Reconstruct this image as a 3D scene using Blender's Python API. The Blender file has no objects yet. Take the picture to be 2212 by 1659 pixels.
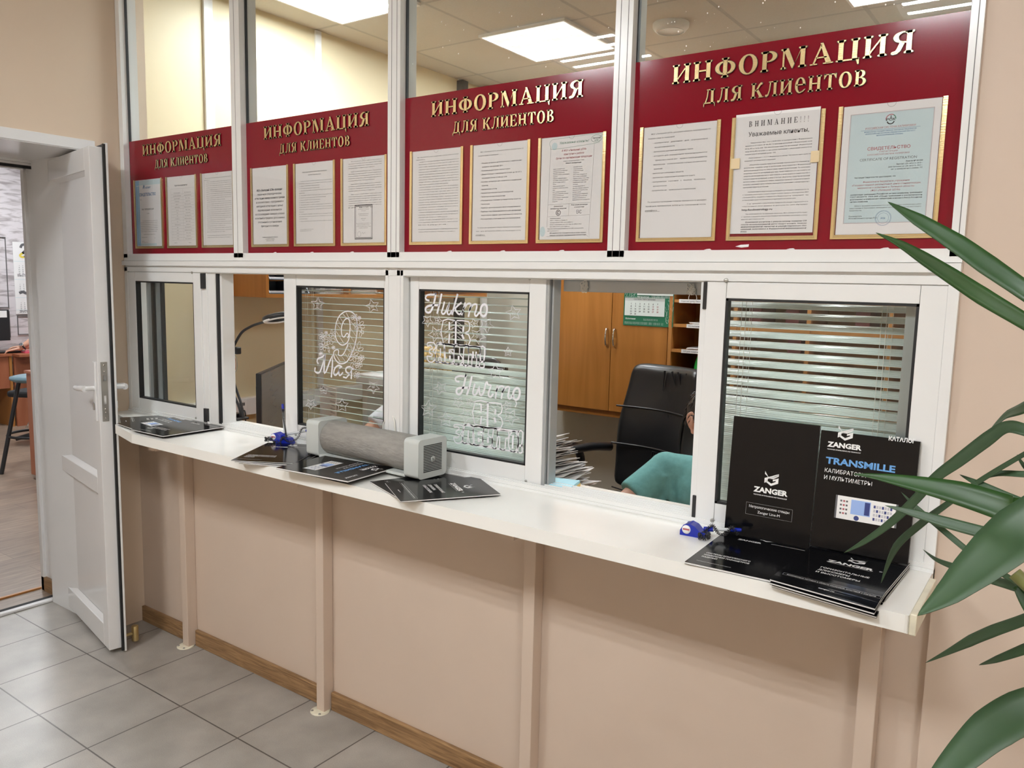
import bpy, math, random
from mathutils import Vector, Matrix
R = math.radians
random.seed(7)
S = bpy.context.scene
C = S.collection

# ---------------------------------------------------------------- camera, world, exposure
cam = bpy.data.objects.new('camera', bpy.data.cameras.new('camera'))
C.objects.link(cam)
S.camera = cam
cam.data.sensor_width = 36.0
cam.data.lens = 36.0 * 1721.61 / 2212.0
cam.data.clip_start = 0.02
YAW, PITCH, ROLL = R(35.357), R(-7.0895), R(1.3245)
def cam_axes():
    f = Vector((-math.sin(YAW) * math.cos(PITCH), math.cos(YAW) * math.cos(PITCH), math.sin(PITCH)))
    r = Vector((math.cos(YAW), math.sin(YAW), 0))
    u = r.cross(f)
    return (r * math.cos(ROLL) + u * math.sin(ROLL), u * math.cos(ROLL) - r * math.sin(ROLL), f)
_r, _u, _f = cam_axes()
cam.matrix_world = Matrix(((_r.x, _u.x, -_f.x, 2.4145), (_r.y, _u.y, -_f.y, -1.8856), (_r.z, _u.z, -_f.z, 1.5679), (0, 0, 0, 1)))

W = bpy.data.worlds.new('world')
S.world = W
W.use_nodes = True
W.node_tree.nodes['Background'].inputs[0].default_value = (0.9, 0.95, 1.0, 1)
W.node_tree.nodes['Background'].inputs[1].default_value = 0.25
S.view_settings.view_transform = 'Standard'
S.view_settings.look = 'None'
S.view_settings.gamma = 1.0
S.view_settings.use_curve_mapping = False
S.view_settings.exposure = 0.0
S.cycles.max_bounces = 10
S.cycles.diffuse_bounces = 5
S.cycles.glossy_bounces = 5
S.cycles.transparent_max_bounces = 24
S.cycles.caustics_reflective = False
S.cycles.caustics_refractive = False
LAMP_MAIN, LAMP_IN, LAMP_LEFT = 225.0, 150.0, 290.0     # strength of the tube strips in each room

# ---------------------------------------------------------------- materials
def nodes(name):
    m = bpy.data.materials.new(name)
    m.use_nodes = True
    return m, m.node_tree.nodes, m.node_tree.links, m.node_tree.nodes['Principled BSDF']
def mat(name, col, rough=0.5, metal=0.0, var=0.0, vscale=6.0, bump=0.0, bscale=60.0, coat=0.0, spec=0.5, stretch=None):
    m, N, L, B = nodes(name)
    c = (col[0], col[1], col[2], 1)
    B.inputs['Base Color'].default_value = c
    B.inputs['Roughness'].default_value = rough
    B.inputs['Metallic'].default_value = metal
    B.inputs['Coat Weight'].default_value = coat
    B.inputs['Coat Roughness'].default_value = 0.08
    B.inputs['Specular IOR Level'].default_value = spec
    tc = N.new('ShaderNodeTexCoord')
    mp = N.new('ShaderNodeMapping')
    L.new(tc.outputs['Object'], mp.inputs['Vector'])
    if stretch: mp.inputs['Scale'].default_value = stretch
    nz = N.new('ShaderNodeTexNoise')
    nz.inputs['Scale'].default_value = vscale
    nz.inputs['Detail'].default_value = 5
    L.new(mp.outputs[0], nz.inputs['Vector'])
    mx = N.new('ShaderNodeMixRGB')
    v = max(var, 0.02)
    mx.inputs[1].default_value = tuple(min(1, x * (1 - v)) for x in col) + (1,)
    mx.inputs[2].default_value = tuple(min(1, x * (1 + v)) for x in col) + (1,)
    L.new(nz.outputs['Fac'], mx.inputs[0])
    L.new(mx.outputs[0], B.inputs['Base Color'])
    if bump:
        n2 = N.new('ShaderNodeTexNoise')
        n2.inputs['Scale'].default_value = bscale
        n2.inputs['Detail'].default_value = 4
        L.new(mp.outputs[0], n2.inputs['Vector'])
        bp = N.new('ShaderNodeBump')
        bp.inputs['Strength'].default_value = bump
        bp.inputs['Distance'].default_value = 0.01
        L.new(n2.outputs['Fac'], bp.inputs['Height'])
        L.new(bp.outputs[0], B.inputs['Normal'])
    return m
def emit(name, col, s):
    m, N, L, B = nodes(name)
    B.inputs['Base Color'].default_value = (0.8, 0.8, 0.8, 1)
    B.inputs['Emission Color'].default_value = (*col, 1)
    B.inputs['Emission Strength'].default_value = s
    return m
def glass_mat(name, tint=(1, 1, 1), spec=1.0):
    m, N, L, B = nodes(name)
    N.remove(B)
    t = N.new('ShaderNodeBsdfTransparent'); t.inputs[0].default_value = (*tint, 1)
    g = N.new('ShaderNodeBsdfGlossy'); g.inputs['Roughness'].default_value = 0.0
    f = N.new('ShaderNodeFresnel'); f.inputs[0].default_value = 1.5
    mu = N.new('ShaderNodeMath'); mu.operation = 'MULTIPLY'; mu.inputs[1].default_value = spec
    mi = N.new('ShaderNodeMixShader')
    ge = N.new('ShaderNodeNewGeometry'); ma = N.new('ShaderNodeMath'); ma.operation = 'MULTIPLY_ADD'      # same reflectance on both faces of a pane
    ma.inputs[1].default_value = -0.8333; ma.inputs[2].default_value = 1.5
    L.new(ge.outputs['Backfacing'], ma.inputs[0]); L.new(ma.outputs[0], f.inputs[0])
    L.new(f.outputs[0], mu.inputs[0]); L.new(mu.outputs[0], mi.inputs[0])
    L.new(t.outputs[0], mi.inputs[1]); L.new(g.outputs[0], mi.inputs[2])
    L.new(mi.outputs[0], N['Material Output'].inputs[0])
    return m
def brick_mat(name, c1, c2, mortar, wx, wy, ox, oy, msize, rough, var=0.25, bump=0.1, speck=0.25, speckscale=250, offset=0.0, rot=0.0, streak=None):
    m, N, L, B = nodes(name)
    g = N.new('ShaderNodeNewGeometry')
    mp = N.new('ShaderNodeMapping')
    mp.inputs['Location'].default_value = (-ox, -oy, 0)
    mp.vector_type = 'POINT'
    L.new(g.outputs['Position'], mp.inputs['Vector'])
    if rot: mp.inputs['Rotation'].default_value = (0, 0, rot)
    b = N.new('ShaderNodeTexBrick')
    b.offset = offset; b.squash = 1.0
    b.inputs['Scale'].default_value = 1.0
    b.inputs['Brick Width'].default_value = wx
    b.inputs['Row Height'].default_value = wy
    b.inputs['Mortar Size'].default_value = msize
    b.inputs['Mortar Smooth'].default_value = 0.1
    b.inputs['Bias'].default_value = 0.0
    b.inputs['Color1'].default_value = (*c1, 1); b.inputs['Color2'].default_value = (*c2, 1); b.inputs['Mortar'].default_value = (*mortar, 1)
    L.new(mp.outputs[0], b.inputs['Vector'])
    n1 = N.new('ShaderNodeTexNoise'); n1.inputs['Scale'].default_value = 5.0; n1.inputs['Detail'].default_value = 6
    n2 = N.new('ShaderNodeTexNoise'); n2.inputs['Scale'].default_value = speckscale; n2.inputs['Detail'].default_value = 2
    if streak:
        m2 = N.new('ShaderNodeMapping'); m2.inputs['Scale'].default_value = streak
        L.new(g.outputs['Position'], m2.inputs['Vector']); L.new(m2.outputs[0], n1.inputs['Vector'])
    else: L.new(g.outputs['Position'], n1.inputs['Vector'])
    L.new(g.outputs['Position'], n2.inputs['Vector'])
    x1 = N.new('ShaderNodeMixRGB'); x1.blend_type = 'OVERLAY'; x1.inputs[0].default_value = var
    L.new(b.outputs['Color'], x1.inputs[1]); L.new(n1.outputs['Fac'], x1.inputs[2])
    x2 = N.new('ShaderNodeMixRGB'); x2.blend_type = 'OVERLAY'; x2.inputs[0].default_value = speck
    L.new(x1.outputs[0], x2.inputs[1]); L.new(n2.outputs['Fac'], x2.inputs[2])
    L.new(x2.outputs[0], B.inputs['Base Color'])
    B.inputs['Roughness'].default_value = rough
    bp = N.new('ShaderNodeBump'); bp.inputs['Strength'].default_value = bump; bp.inputs['Distance'].default_value = 0.004; bp.invert = True
    L.new(b.outputs['Fac'], bp.inputs['Height']); L.new(bp.outputs[0], B.inputs['Normal'])
    return m
def wood(name, c1, c2, rough=0.4, scale=(1, 1, 12), dist=2.0, ns=2.0):
    m, N, L, B = nodes(name)
    tc = N.new('ShaderNodeTexCoord'); mp = N.new('ShaderNodeMapping'); mp.inputs['Scale'].default_value = scale
    L.new(tc.outputs['Object'], mp.inputs['Vector'])
    n1 = N.new('ShaderNodeTexNoise'); n1.inputs['Scale'].default_value = ns; n1.inputs['Detail'].default_value = 8; n1.inputs['Distortion'].default_value = dist
    L.new(mp.outputs[0], n1.inputs['Vector'])
    cr = N.new('ShaderNodeValToRGB')
    cr.color_ramp.elements[0].position = 0.3; cr.color_ramp.elements[0].color = (*c1, 1)
    cr.color_ramp.elements[1].position = 0.72; cr.color_ramp.elements[1].color = (*c2, 1)
    L.new(n1.outputs['Fac'], cr.inputs[0]); L.new(cr.outputs[0], B.inputs['Base Color'])
    B.inputs['Roughness'].default_value = rough
    return m

M = {}
M['wall'] = mat('beige_wall_paint', (0.66, 0.535, 0.415), 0.42, var=0.04, vscale=3, bump=0.02, bscale=9)
M['wall_low'] = mat('pinkish_beige_wall_paint', (0.60, 0.485, 0.395), 0.5, var=0.05, vscale=4, bump=0.03, bscale=12)
M['cream'] = mat('cream_wall_paint', (0.74, 0.65, 0.44), 0.45, var=0.03, vscale=2)
M['greywall'] = mat('pale_grey_wall_paint', (0.62, 0.60, 0.53), 0.5, var=0.03)
M['plaster'] = mat('plaster_white', (0.75, 0.73, 0.70), 0.7)
M['ceil'] = brick_mat('ceiling_tile', (0.60, 0.575, 0.53), (0.57, 0.55, 0.51), (0.46, 0.445, 0.425), 0.6, 0.6, -0.374, 1.218, 0.011, 0.85, var=0.05, bump=0.25, speck=0.12, speckscale=120)
M['tile'] = brick_mat('grey_floor_tile', (0.33, 0.305, 0.275), (0.30, 0.28, 0.255), (0.085, 0.072, 0.065), 0.34, 0.34, -1.178, -0.3225, 0.0028, 0.33, var=0.45, bump=0.3, speck=0.35, speckscale=420)
M['laminate'] = brick_mat('brown_laminate_planks', (0.30, 0.225, 0.17), (0.23, 0.17, 0.13), (0.10, 0.07, 0.05), 1.2, 0.19, 0, 0, 0.0012, 0.3, var=0.7, bump=0.1, speck=0.1, offset=0.4, rot=R(90), streak=(9, 1.2, 1))
M['alu'] = mat('white_frame_enamel', (0.78, 0.785, 0.78), 0.22, var=0.03, vscale=9)
M['alu_grey'] = mat('grey_aluminium_profile', (0.42, 0.44, 0.45), 0.35, metal=0.3)
M['pvc'] = mat('white_door_plastic', (0.74, 0.74, 0.745), 0.16, var=0.03)
M['board'] = mat('white_counter_laminate', (0.84, 0.835, 0.80), 0.28, var=0.05, vscale=7, bump=0.01, bscale=30)
M['yellowed'] = mat('yellowed_plastic_edge', (0.72, 0.68, 0.54), 0.4, var=0.2, vscale=40)
M['rubber'] = mat('black_rubber', (0.012, 0.013, 0.015), 0.45)
M['black'] = mat('black_plastic', (0.018, 0.018, 0.02), 0.35)
M['blackmatte'] = mat('black_fabric', (0.02, 0.02, 0.022), 0.8)
M['red'] = mat('crimson_acrylic', (0.215, 0.0035, 0.014), 0.12, var=0.03, spec=0.35)
M['gold'] = mat('brushed_gold_film', (0.74, 0.58, 0.31), 0.22, metal=0.85, bump=0.06, bscale=40, stretch=(1, 1, 12))
M['golddark'] = mat('dark_letter_edge', (0.05, 0.025, 0.015), 0.4)
M['paper'] = mat('white_paper', (0.80, 0.79, 0.79), 0.55, var=0.015)
M['paper2'] = mat('offwhite_paper', (0.78, 0.75, 0.70), 0.6, var=0.03)
M['ink'] = mat('black_ink', (0.03, 0.03, 0.035), 0.6)
M['inkgrey'] = mat('grey_ink', (0.12, 0.12, 0.13), 0.6)
M['inkred'] = mat('red_ink', (0.42, 0.10, 0.12), 0.6)
M['inkblue'] = mat('blue_ink', (0.05, 0.16, 0.36), 0.6)
M['inkgreen'] = mat('green_ink', (0.05, 0.22, 0.14), 0.6)
M['paleblue'] = mat('pale_blue_print', (0.56, 0.69, 0.72), 0.6, var=0.06, vscale=14)
M['midblue'] = mat('blue_gradient_print', (0.25, 0.48, 0.72), 0.6, var=0.35, vscale=9)
M['tape'] = mat('yellowed_masking_tape', (0.72, 0.58, 0.36), 0.6, var=0.06)
M['plastic_clear'] = glass_mat('clear_acrylic', (0.97, 0.97, 0.97), 0.7)
M['glass'] = glass_mat('window_glass', (0.95, 0.97, 0.96), 0.9)
M['cover'] = mat('black_gloss_cover', (0.004, 0.004, 0.005), 0.14, var=0.1, spec=0.3)
M['print'] = mat('white_print', (0.86, 0.86, 0.86), 0.3)
M['printblue'] = mat('light_blue_print', (0.14, 0.36, 0.72), 0.3)
M['device'] = mat('light_grey_device_paint', (0.56, 0.59, 0.575), 0.32, var=0.02)
M['felt'] = mat('grey_felt', (0.30, 0.285, 0.265), 0.95, var=0.3, vscale=70, bump=0.35, bscale=160, stretch=(0.35, 1, 1))
M['bluep'] = mat('blue_plastic', (0.005, 0.02, 0.36), 0.18)
M['clearpen'] = mat('clear_pen_barrel', (0.62, 0.65, 0.68), 0.1)
M['steel'] = mat('brushed_steel', (0.45, 0.45, 0.43), 0.32, metal=0.9)
M['chrome'] = mat('chrome', (0.75, 0.75, 0.75), 0.12, metal=1.0)
M['brass'] = mat('old_brass', (0.55, 0.44, 0.22), 0.3, metal=0.9, var=0.2, vscale=30)
M['decal'] = mat('white_paper_cutout', (0.80, 0.80, 0.85), 0.6)
M['slat'] = mat('pale_green_white_slat', (0.74, 0.82, 0.79), 0.2, var=0.05, vscale=12, bump=0.01)
M['cord'] = mat('white_cord', (0.72, 0.70, 0.65), 0.6)
M['beech'] = wood('orange_cabinet_wood', (0.33, 0.125, 0.02), (0.45, 0.185, 0.038), 0.38, (6, 6, 0.5), 1.5, 1.5)
M['beechedge'] = wood('orange_edge_wood', (0.42, 0.17, 0.04), (0.48, 0.21, 0.055), 0.4, (4, 4, 0.5), 1.0, 2)
M['cherry'] = wood('reddish_desk_wood', (0.36, 0.115, 0.055), (0.44, 0.16, 0.08), 0.33, (1, 6, 1), 1.5, 1.5)
M['oak'] = wood('oak_baseboard', (0.16, 0.085, 0.035), (0.40, 0.24, 0.115), 0.45, (0.7, 2.5, 9), 1.4, 9)
M['leather'] = mat('black_leather', (0.013, 0.013, 0.015), 0.33, var=0.2, bump=0.05, bscale=22)
M['teal'] = mat('teal_tshirt_cloth', (0.16, 0.40, 0.39), 0.9, var=0.22, vscale=60, bump=0.25, bscale=14)
M['white_cloth'] = mat('pale_shirt_cloth', (0.62, 0.62, 0.66), 0.9, var=0.05)
M['denim'] = mat('dark_trouser_cloth', (0.03, 0.035, 0.05), 0.9)
M['skin'] = mat('skin', (0.62, 0.34, 0.24), 0.5, var=0.08, vscale=18)
M['hair'] = mat('dark_brown_hair', (0.022, 0.015, 0.012), 0.4, var=0.5, vscale=60, bump=0.6, bscale=120, stretch=(1, 1, 0.2))
M['blond'] = mat('blond_hair', (0.62, 0.42, 0.14), 0.4, var=0.55, vscale=40, bump=0.8, bscale=60, stretch=(1.5, 1.5, 0.25))
M['lens'] = mat('eye_white', (0.8, 0.8, 0.8), 0.2)
M['greenprint'] = mat('dark_green_print', (0.012, 0.15, 0.075), 0.45, var=0.35, vscale=5)
M['calpage'] = mat('pale_calendar_page', (0.66, 0.72, 0.69), 0.5)
M['marble'] = None
M['leaf'] = mat('dark_green_leaf', (0.014, 0.055, 0.008), 0.42, var=0.35, vscale=9, stretch=(1, 1, 1))
M['leaf2'] = mat('greyish_green_leaf', (0.030, 0.065, 0.026), 0.48, var=0.3, vscale=9)
M['stem'] = mat('pale_green_stem', (0.20, 0.22, 0.07), 0.5, var=0.3, vscale=30)
M['soil'] = mat('potting_soil', (0.03, 0.02, 0.012), 0.95, var=0.5, vscale=90)
M['pot'] = mat('white_glazed_pot', (0.7, 0.69, 0.66), 0.25)
M['bluenote'] = mat('light_blue_note_paper', (0.42, 0.74, 0.86), 0.6)
M['yellownote'] = mat('yellow_note_paper', (0.75, 0.52, 0.18), 0.6)
M['screen'] = mat('grey_screen', (0.125, 0.115, 0.105), 0.25, var=0.08, vscale=3, stretch=(1, 1, 14))
M['tray'] = mat('blue_grey_letter_tray', (0.12, 0.16, 0.21), 0.3)
M['vinyl'] = mat('teal_grey_vinyl', (0.16, 0.26, 0.31), 0.35)
M['greyplastic'] = mat('mid_grey_plastic', (0.13, 0.125, 0.125), 0.45)
M['darkcell'] = mat('dark_shelf_back', (0.06, 0.045, 0.035), 0.7)
M['redstrip'] = mat('dark_red_folder', (0.12, 0.015, 0.02), 0.5)
M['greenbag'] = mat('bright_green_bag', (0.02, 0.42, 0.06), 0.4)
M['lightframe'] = mat('white_lamp_frame', (0.8, 0.8, 0.8), 0.4)
M['diffuser'] = emit('lamp_diffuser', (0.93, 0.97, 1.0), 0.8)
def marble():
    m, N, L, B = nodes('lilac_streaked_wallpaper')
    g = N.new('ShaderNodeNewGeometry'); mp = N.new('ShaderNodeMapping')
    mp.inputs['Rotation'].default_value = (R(-38), 0, 0); mp.inputs['Scale'].default_value = (1, 1.0, 5)
    L.new(g.outputs['Position'], mp.inputs['Vector'])
    n = N.new('ShaderNodeTexNoise'); n.inputs['Scale'].default_value = 5; n.inputs['Detail'].default_value = 5; n.inputs['Distortion'].default_value = 0.8
    L.new(mp.outputs[0], n.inputs['Vector'])
    cr = N.new('ShaderNodeValToRGB')
    cr.color_ramp.elements[0].position = 0.32; cr.color_ramp.elements[0].color = (0.36, 0.32, 0.33, 1)
    cr.color_ramp.elements[1].position = 0.52; cr.color_ramp.elements[1].color = (0.66, 0.62, 0.64, 1)
    L.new(n.outputs['Fac'], cr.inputs[0]); L.new(cr.outputs[0], B.inputs['Base Color'])
    B.inputs['Roughness'].default_value = 0.6
    return m
M['marble'] = marble()

# ---------------------------------------------------------------- mesh builder
def cr_smooth(P, n=4, closed=False):
    P = [Vector(p) for p in P]
    k = len(P)
    if k < 3: return P
    out = []
    for i in range(k if closed else k - 1):
        if closed: a, b, c, d = P[i - 1], P[i], P[(i + 1) % k], P[(i + 2) % k]
        else: a, b, c, d = P[max(i - 1, 0)], P[i], P[i + 1], P[min(i + 2, k - 1)]
        for j in range(n):
            t = j / n
            out.append(0.5 * (2 * b + (c - a) * t + (2 * a - 5 * b + 4 * c - d) * t * t + (3 * b - a - 3 * c + d) * t ** 3))
    if not closed: out.append(P[-1])
    return out
class MB:
    def __init__(s): s.v, s.f, s.m, s.s = [], [], [], []
    def add(s, V, F, mi=0, smooth=False, X=None):
        o = len(s.v)
        for p in V:
            if X is not None: p = X @ Vector(p)
            s.v.append((p[0], p[1], p[2]))
        for f in F:
            s.f.append([i + o for i in f]); s.m.append(mi); s.s.append(smooth)
        return s
    def box(s, x0, x1, y0, y1, z0, z1, mi=0, X=None):
        V = [(x0, y0, z0), (x1, y0, z0), (x1, y1, z0), (x0, y1, z0), (x0, y0, z1), (x1, y0, z1), (x1, y1, z1), (x0, y1, z1)]
        return s.add(V, [(0, 3, 2, 1), (4, 5, 6, 7), (0, 1, 5, 4), (1, 2, 6, 5), (2, 3, 7, 6), (3, 0, 4, 7)], mi, False, X)
    def prism(s, poly, fn, w0, w1, mi=0, smooth=False):
        n = len(poly)
        V = [fn(u, v, w0) for u, v in poly] + [fn(u, v, w1) for u, v in poly]
        F = [tuple(range(n)), tuple(range(2 * n - 1, n - 1, -1))]
        s.add(V, F, mi)
        s.add(V, [(i, i + n, (i + 1) % n + n, (i + 1) % n) for i in range(n)], mi, smooth)
        return s
    def tube(s, P, r, n=8, closed=False, mi=0, caps=True):
        P = [Vector(p) for p in P]
        k = len(P)
        rad = r if isinstance(r, (list, tuple)) else [r] * k
        V, F = [], []
        up = None
        for i, p in enumerate(P):
            if closed: t = (P[(i + 1) % k] - P[i - 1])
            else: t = P[min(i + 1, k - 1)] - P[max(i - 1, 0)]
            if t.length < 1e-9: t = Vector((0, 0, 1))
            t.normalize()
            if up is None: up = Vector((0, 0, 1)) if abs(t.z) < 0.9 else Vector((1, 0, 0))
            a = (up - t * up.dot(t))
            if a.length < 1e-6: a = t.orthogonal()
            a.normalize(); up = a
            b = t.cross(a)
            for j in range(n):
                q = 2 * math.pi * j / n
                V.append(p + (a * math.cos(q) + b * math.sin(q)) * rad[i])
        for i in range(k if closed else k - 1):
            for j in range(n):
                a0, a1 = i * n + j, i * n + (j + 1) % n
                b0, b1 = ((i + 1) % k) * n + j, ((i + 1) % k) * n + (j + 1) % n
                F.append((a0, a1, b1, b0))
        s.add(V, F, mi, True)
        if caps and not closed:
            s.add(V[:n], [tuple(range(n - 1, -1, -1))], mi); s.add(V[-n:], [tuple(range(n))], mi)
        return s
    def lathe(s, prof, X=None, n=20, mi=0, smooth=True):
        V, F = [], []
        for r, z in prof:
            for j in range(n):
                q = 2 * math.pi * j / n
                V.append((r * math.cos(q), r * math.sin(q), z))
        for i in range(len(prof) - 1):
            for j in range(n):
                F.append((i * n + j, i * n + (j + 1) % n, (i + 1) * n + (j + 1) % n, (i + 1) * n + j))
        s.add(V, F, mi, smooth, X)
        if prof[0][0] > 1e-6: s.add(V[:n], [tuple(range(n - 1, -1, -1))], mi, False, X)
        if prof[-1][0] > 1e-6: s.add(V[-n:], [tuple(range(n))], mi, False, X)
        return s
    def ball(s, c, r, n=14, k=9, mi=0, X=None):
        r = (r, r, r) if not isinstance(r, (tuple, list)) else r
        V, F = [], []
        for i in range(k + 1):
            t = math.pi * i / k
            for j in range(n):
                q = 2 * math.pi * j / n
                V.append((c[0] + r[0] * math.sin(t) * math.cos(q), c[1] + r[1] * math.sin(t) * math.sin(q), c[2] + r[2] * math.cos(t)))
        for i in range(k):
            for j in range(n): F.append((i * n + j, (i + 1) * n + j, (i + 1) * n + (j + 1) % n, i * n + (j + 1) % n))
        return s.add(V, F, mi, True, X)
    def ribbon(s, P, w, fn, d=0.0, closed=False, mi=0, smooth=3):
        P = [Vector((p[0], p[1], 0)) for p in P]
        if smooth and len(P) > 3: P = cr_smooth(P, smooth, closed)
        k = len(P); V = []; F = []
        for i, p in enumerate(P):
            if closed: t1, t0 = P[(i + 1) % k] - p, p - P[i - 1]
            else: t1, t0 = P[min(i + 1, k - 1)] - p, p - P[max(i - 1, 0)]
            t = t0.normalized() + t1.normalized() if t0.length and t1.length else (t0 + t1)
            if t.length < 1e-9: t = t1 if t1.length else Vector((1, 0, 0))
            t.normalize(); nn = Vector((-t.y, t.x, 0)) * w * 0.5
            if not closed and i == 0: p = p - t * w * 0.3
            if not closed and i == k - 1: p = p + t * w * 0.3
            V += [fn(p.x + nn.x, p.y + nn.y, d), fn(p.x - nn.x, p.y - nn.y, d)]
        for i in range(k if closed else k - 1):
            j = (i + 1) % k
            F.append((2 * i, 2 * i + 1, 2 * j + 1, 2 * j))
        return s.add(V, F, mi)
    def rect(s, u0, u1, v0, v1, fn, d=0.0, mi=0):
        return s.add([fn(u0, v0, d), fn(u1, v0, d), fn(u1, v1, d), fn(u0, v1, d)], [(0, 1, 2, 3)], mi)
    def poly(s, P, fn, d=0.0, mi=0): return s.add([fn(u, v, d) for u, v in P], [tuple(range(len(P)))], mi)
    def build(s, name, mats, parent=None, bevel=0.0, sub=0, solid=0.0, loc=None):
        me = bpy.data.meshes.new(name)
        me.from_pydata(s.v, [], s.f)
        if not isinstance(mats, (list, tuple)): mats = [mats]
        for m in mats: me.materials.append(m if not isinstance(m, str) else M[m])
        me.polygons.foreach_set('material_index', s.m)
        me.polygons.foreach_set('use_smooth', s.s)
        me.update()
        o = bpy.data.objects.new(name, me)
        C.objects.link(o)
        if parent: o.parent = parent
        if loc: o.location = loc
        if bevel:
            b = o.modifiers.new('bevel', 'BEVEL'); b.width = bevel; b.segments = 2; b.limit_method = 'ANGLE'; b.angle_limit = R(40)
        if solid:
            b = o.modifiers.new('solid', 'SOLIDIFY'); b.thickness = solid; b.offset = 0
        if sub:
            b = o.modifiers.new('sub', 'SUBSURF'); b.levels = sub; b.render_levels = sub
        return o
def wallfn(y): return lambda u, v, w: (u, y - w, v)          # surface facing -Y
def tag(o, label=None, cat=None, group=None, kind=None):
    if label: o['label'] = label
    if cat: o['category'] = cat
    if group: o['group'] = group
    if kind: o['kind'] = kind
    return o
def thing(name, label, cat, group=None, loc=(0, 0, 0), rz=0.0, kind=None):
    o = bpy.data.objects.new(name, None)
    o.empty_display_size = 0.05
    C.objects.link(o)
    o.location = loc; o.rotation_euler = (0, 0, rz)
    return tag(o, label, cat, group, kind)
def struct(name, label, cat='structure'): return thing(name, label, cat, kind='structure')
def copy_tree(o, parent=None, loc=None):
    c = o.copy(); C.objects.link(c)
    if parent: c.parent = parent
    if loc is not None: c.location = loc
    for ch in o.children: copy_tree(ch, c)
    return c

# ---------------------------------------------------------------- text
_tc = {}
def text_mesh(s, bold=0.0, shear=0.0):
    k = (s, bold, shear)
    if k not in _tc:
        cu = bpy.data.curves.new('t', 'FONT'); cu.body = s; cu.resolution_u = 2; cu.offset = bold; cu.shear = shear
        o = bpy.data.objects.new('t', cu)
        me = o.to_mesh()
        _tc[k] = ([(v.co.x, v.co.y) for v in me.vertices], [tuple(p.vertices) for p in me.polygons])
        o.to_mesh_clear(); bpy.data.objects.remove(o); bpy.data.curves.remove(cu)
    return _tc[k]
def put_text(mb, s, x, y, size, fn, align='L', width=None, bold=0.0, shear=0.0, mi=0, d=0.0, xs=1.0):
    """cap height = size * 0.73; x,y = baseline start/centre/end"""
    V, F = text_mesh(s, bold, shear)
    if not V: return
    x0, x1 = min(v[0] for v in V), max(v[0] for v in V)
    k = size * xs
    if width: k = width / max(x1 - x0, 1e-6)
    w = (x1 - x0) * k
    ox = x - {'L': 0, 'C': w / 2, 'R': w}[align]
    mb.add([fn(ox + (a - x0) * k, y + b * size, d) for a, b in V], F, mi)
# ---------------------------------------------------------------- raised serif letters for the four headings
def _rc(x0, y0, x1, y1): return [(x0, y0), (x1, y0), (x1, y1), (x0, y1)]
def _ring(cx, cy, rx, ry, ix, iy, a0=0, a1=360, n=18):
    out = []
    for i in range(n):
        p, q = R(a0 + (a1 - a0) * i / n), R(a0 + (a1 - a0) * (i + 1) / n)
        out.append([(cx + ix * math.cos(p), cy + iy * math.sin(p)), (cx + rx * math.cos(p), cy + ry * math.sin(p)),
                    (cx + rx * math.cos(q), cy + ry * math.sin(q)), (cx + ix * math.cos(q), cy + iy * math.sin(q))])
    return out
SW, SR = 0.2, 0.055          # stem and serif thickness
def _stem(x, top=1.0, bot=0.0, w=SW, s=0.075, sb=True, st=True):
    o = [_rc(x, bot, x + w, top)]
    if sb: o.append([(x - s, bot), (x + w + s, bot), (x + w + s, bot + SR), (x + w, bot + SR * 2), (x, bot + SR * 2), (x - s, bot + SR)])
    if st: o.append([(x - s, top), (x - s, top - SR), (x, top - SR * 2), (x + w, top - SR * 2), (x + w + s, top - SR), (x + w + s, top)])
    return o
GL = {}
GL['И'] = (0.98, _stem(0.1) + _stem(0.68) + [[(0.28, 0.14), (0.28, 0.25), (0.70, 0.86), (0.70, 0.75)]])
GL['Н'] = (0.98, _stem(0.1) + _stem(0.68) + [_rc(0.28, 0.46, 0.7, 0.54)])
GL['Ф'] = (1.06, _stem(0.43) + _ring(0.46, 0.5, 0.42, 0.34, 0.22, 0.27, 90, 270) + _ring(0.60, 0.5, 0.42, 0.34, 0.22, 0.27, -90, 90))
GL['О'] = (0.94, _ring(0.47, 0.5, 0.44, 0.52, 0.23, 0.45))
GL['Р'] = (0.82, _stem(0.1) + _ring(0.36, 0.73, 0.4, 0.27, 0.2, 0.21, -90, 90) + [_rc(0.28, 0.94, 0.38, 1.0), _rc(0.28, 0.46, 0.38, 0.52)])
GL['М'] = (1.2, _stem(0.1, w=0.08, s=0.08) + _stem(0.88) + [[(0.1, 1), (0.34, 1), (0.64, 0.2), (0.56, 0.0), (0.52, 0.0)], [(0.56, 0.0), (0.64, 0.2), (0.92, 1), (0.88, 0.82)]])
GL['А'] = (1.0, [[(0.12, 0.03), (0.2, 0.03), (0.5, 0.86), (0.46, 0.98)], [(0.42, 1.02), (0.54, 1.02), (0.93, 0.03), (0.69, 0.03)], _rc(0.26, 0.3, 0.72, 0.36),
              _rc(0.02, 0, 0.32, 0.055), _rc(0.58, 0, 1.0, 0.055)])
GL['Ц'] = (1.0, _stem(0.1, sb=False) + _stem(0.68, sb=False) + [_rc(0.02, 0, 0.95, 0.07), [(0.82, 0.05), (0.97, 0.07), (0.97, -0.22), (0.92, -0.22), (0.88, -0.1)]])
GL['Я'] = (0.92, _stem(0.62) + _ring(0.5, 0.74, 0.4, 0.26, 0.2, 0.2, 90, 270) + [_rc(0.48, 0.94, 0.64, 1.0), _rc(0.46, 0.48, 0.64, 0.54),
              [(0.36, 0.5), (0.56, 0.5), (0.40, 0.12), (0.28, 0.0), (0.1, -0.02), (0.04, 0.03), (0.06, 0.1), (0.14, 0.12), (0.22, 0.14)]])
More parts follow.
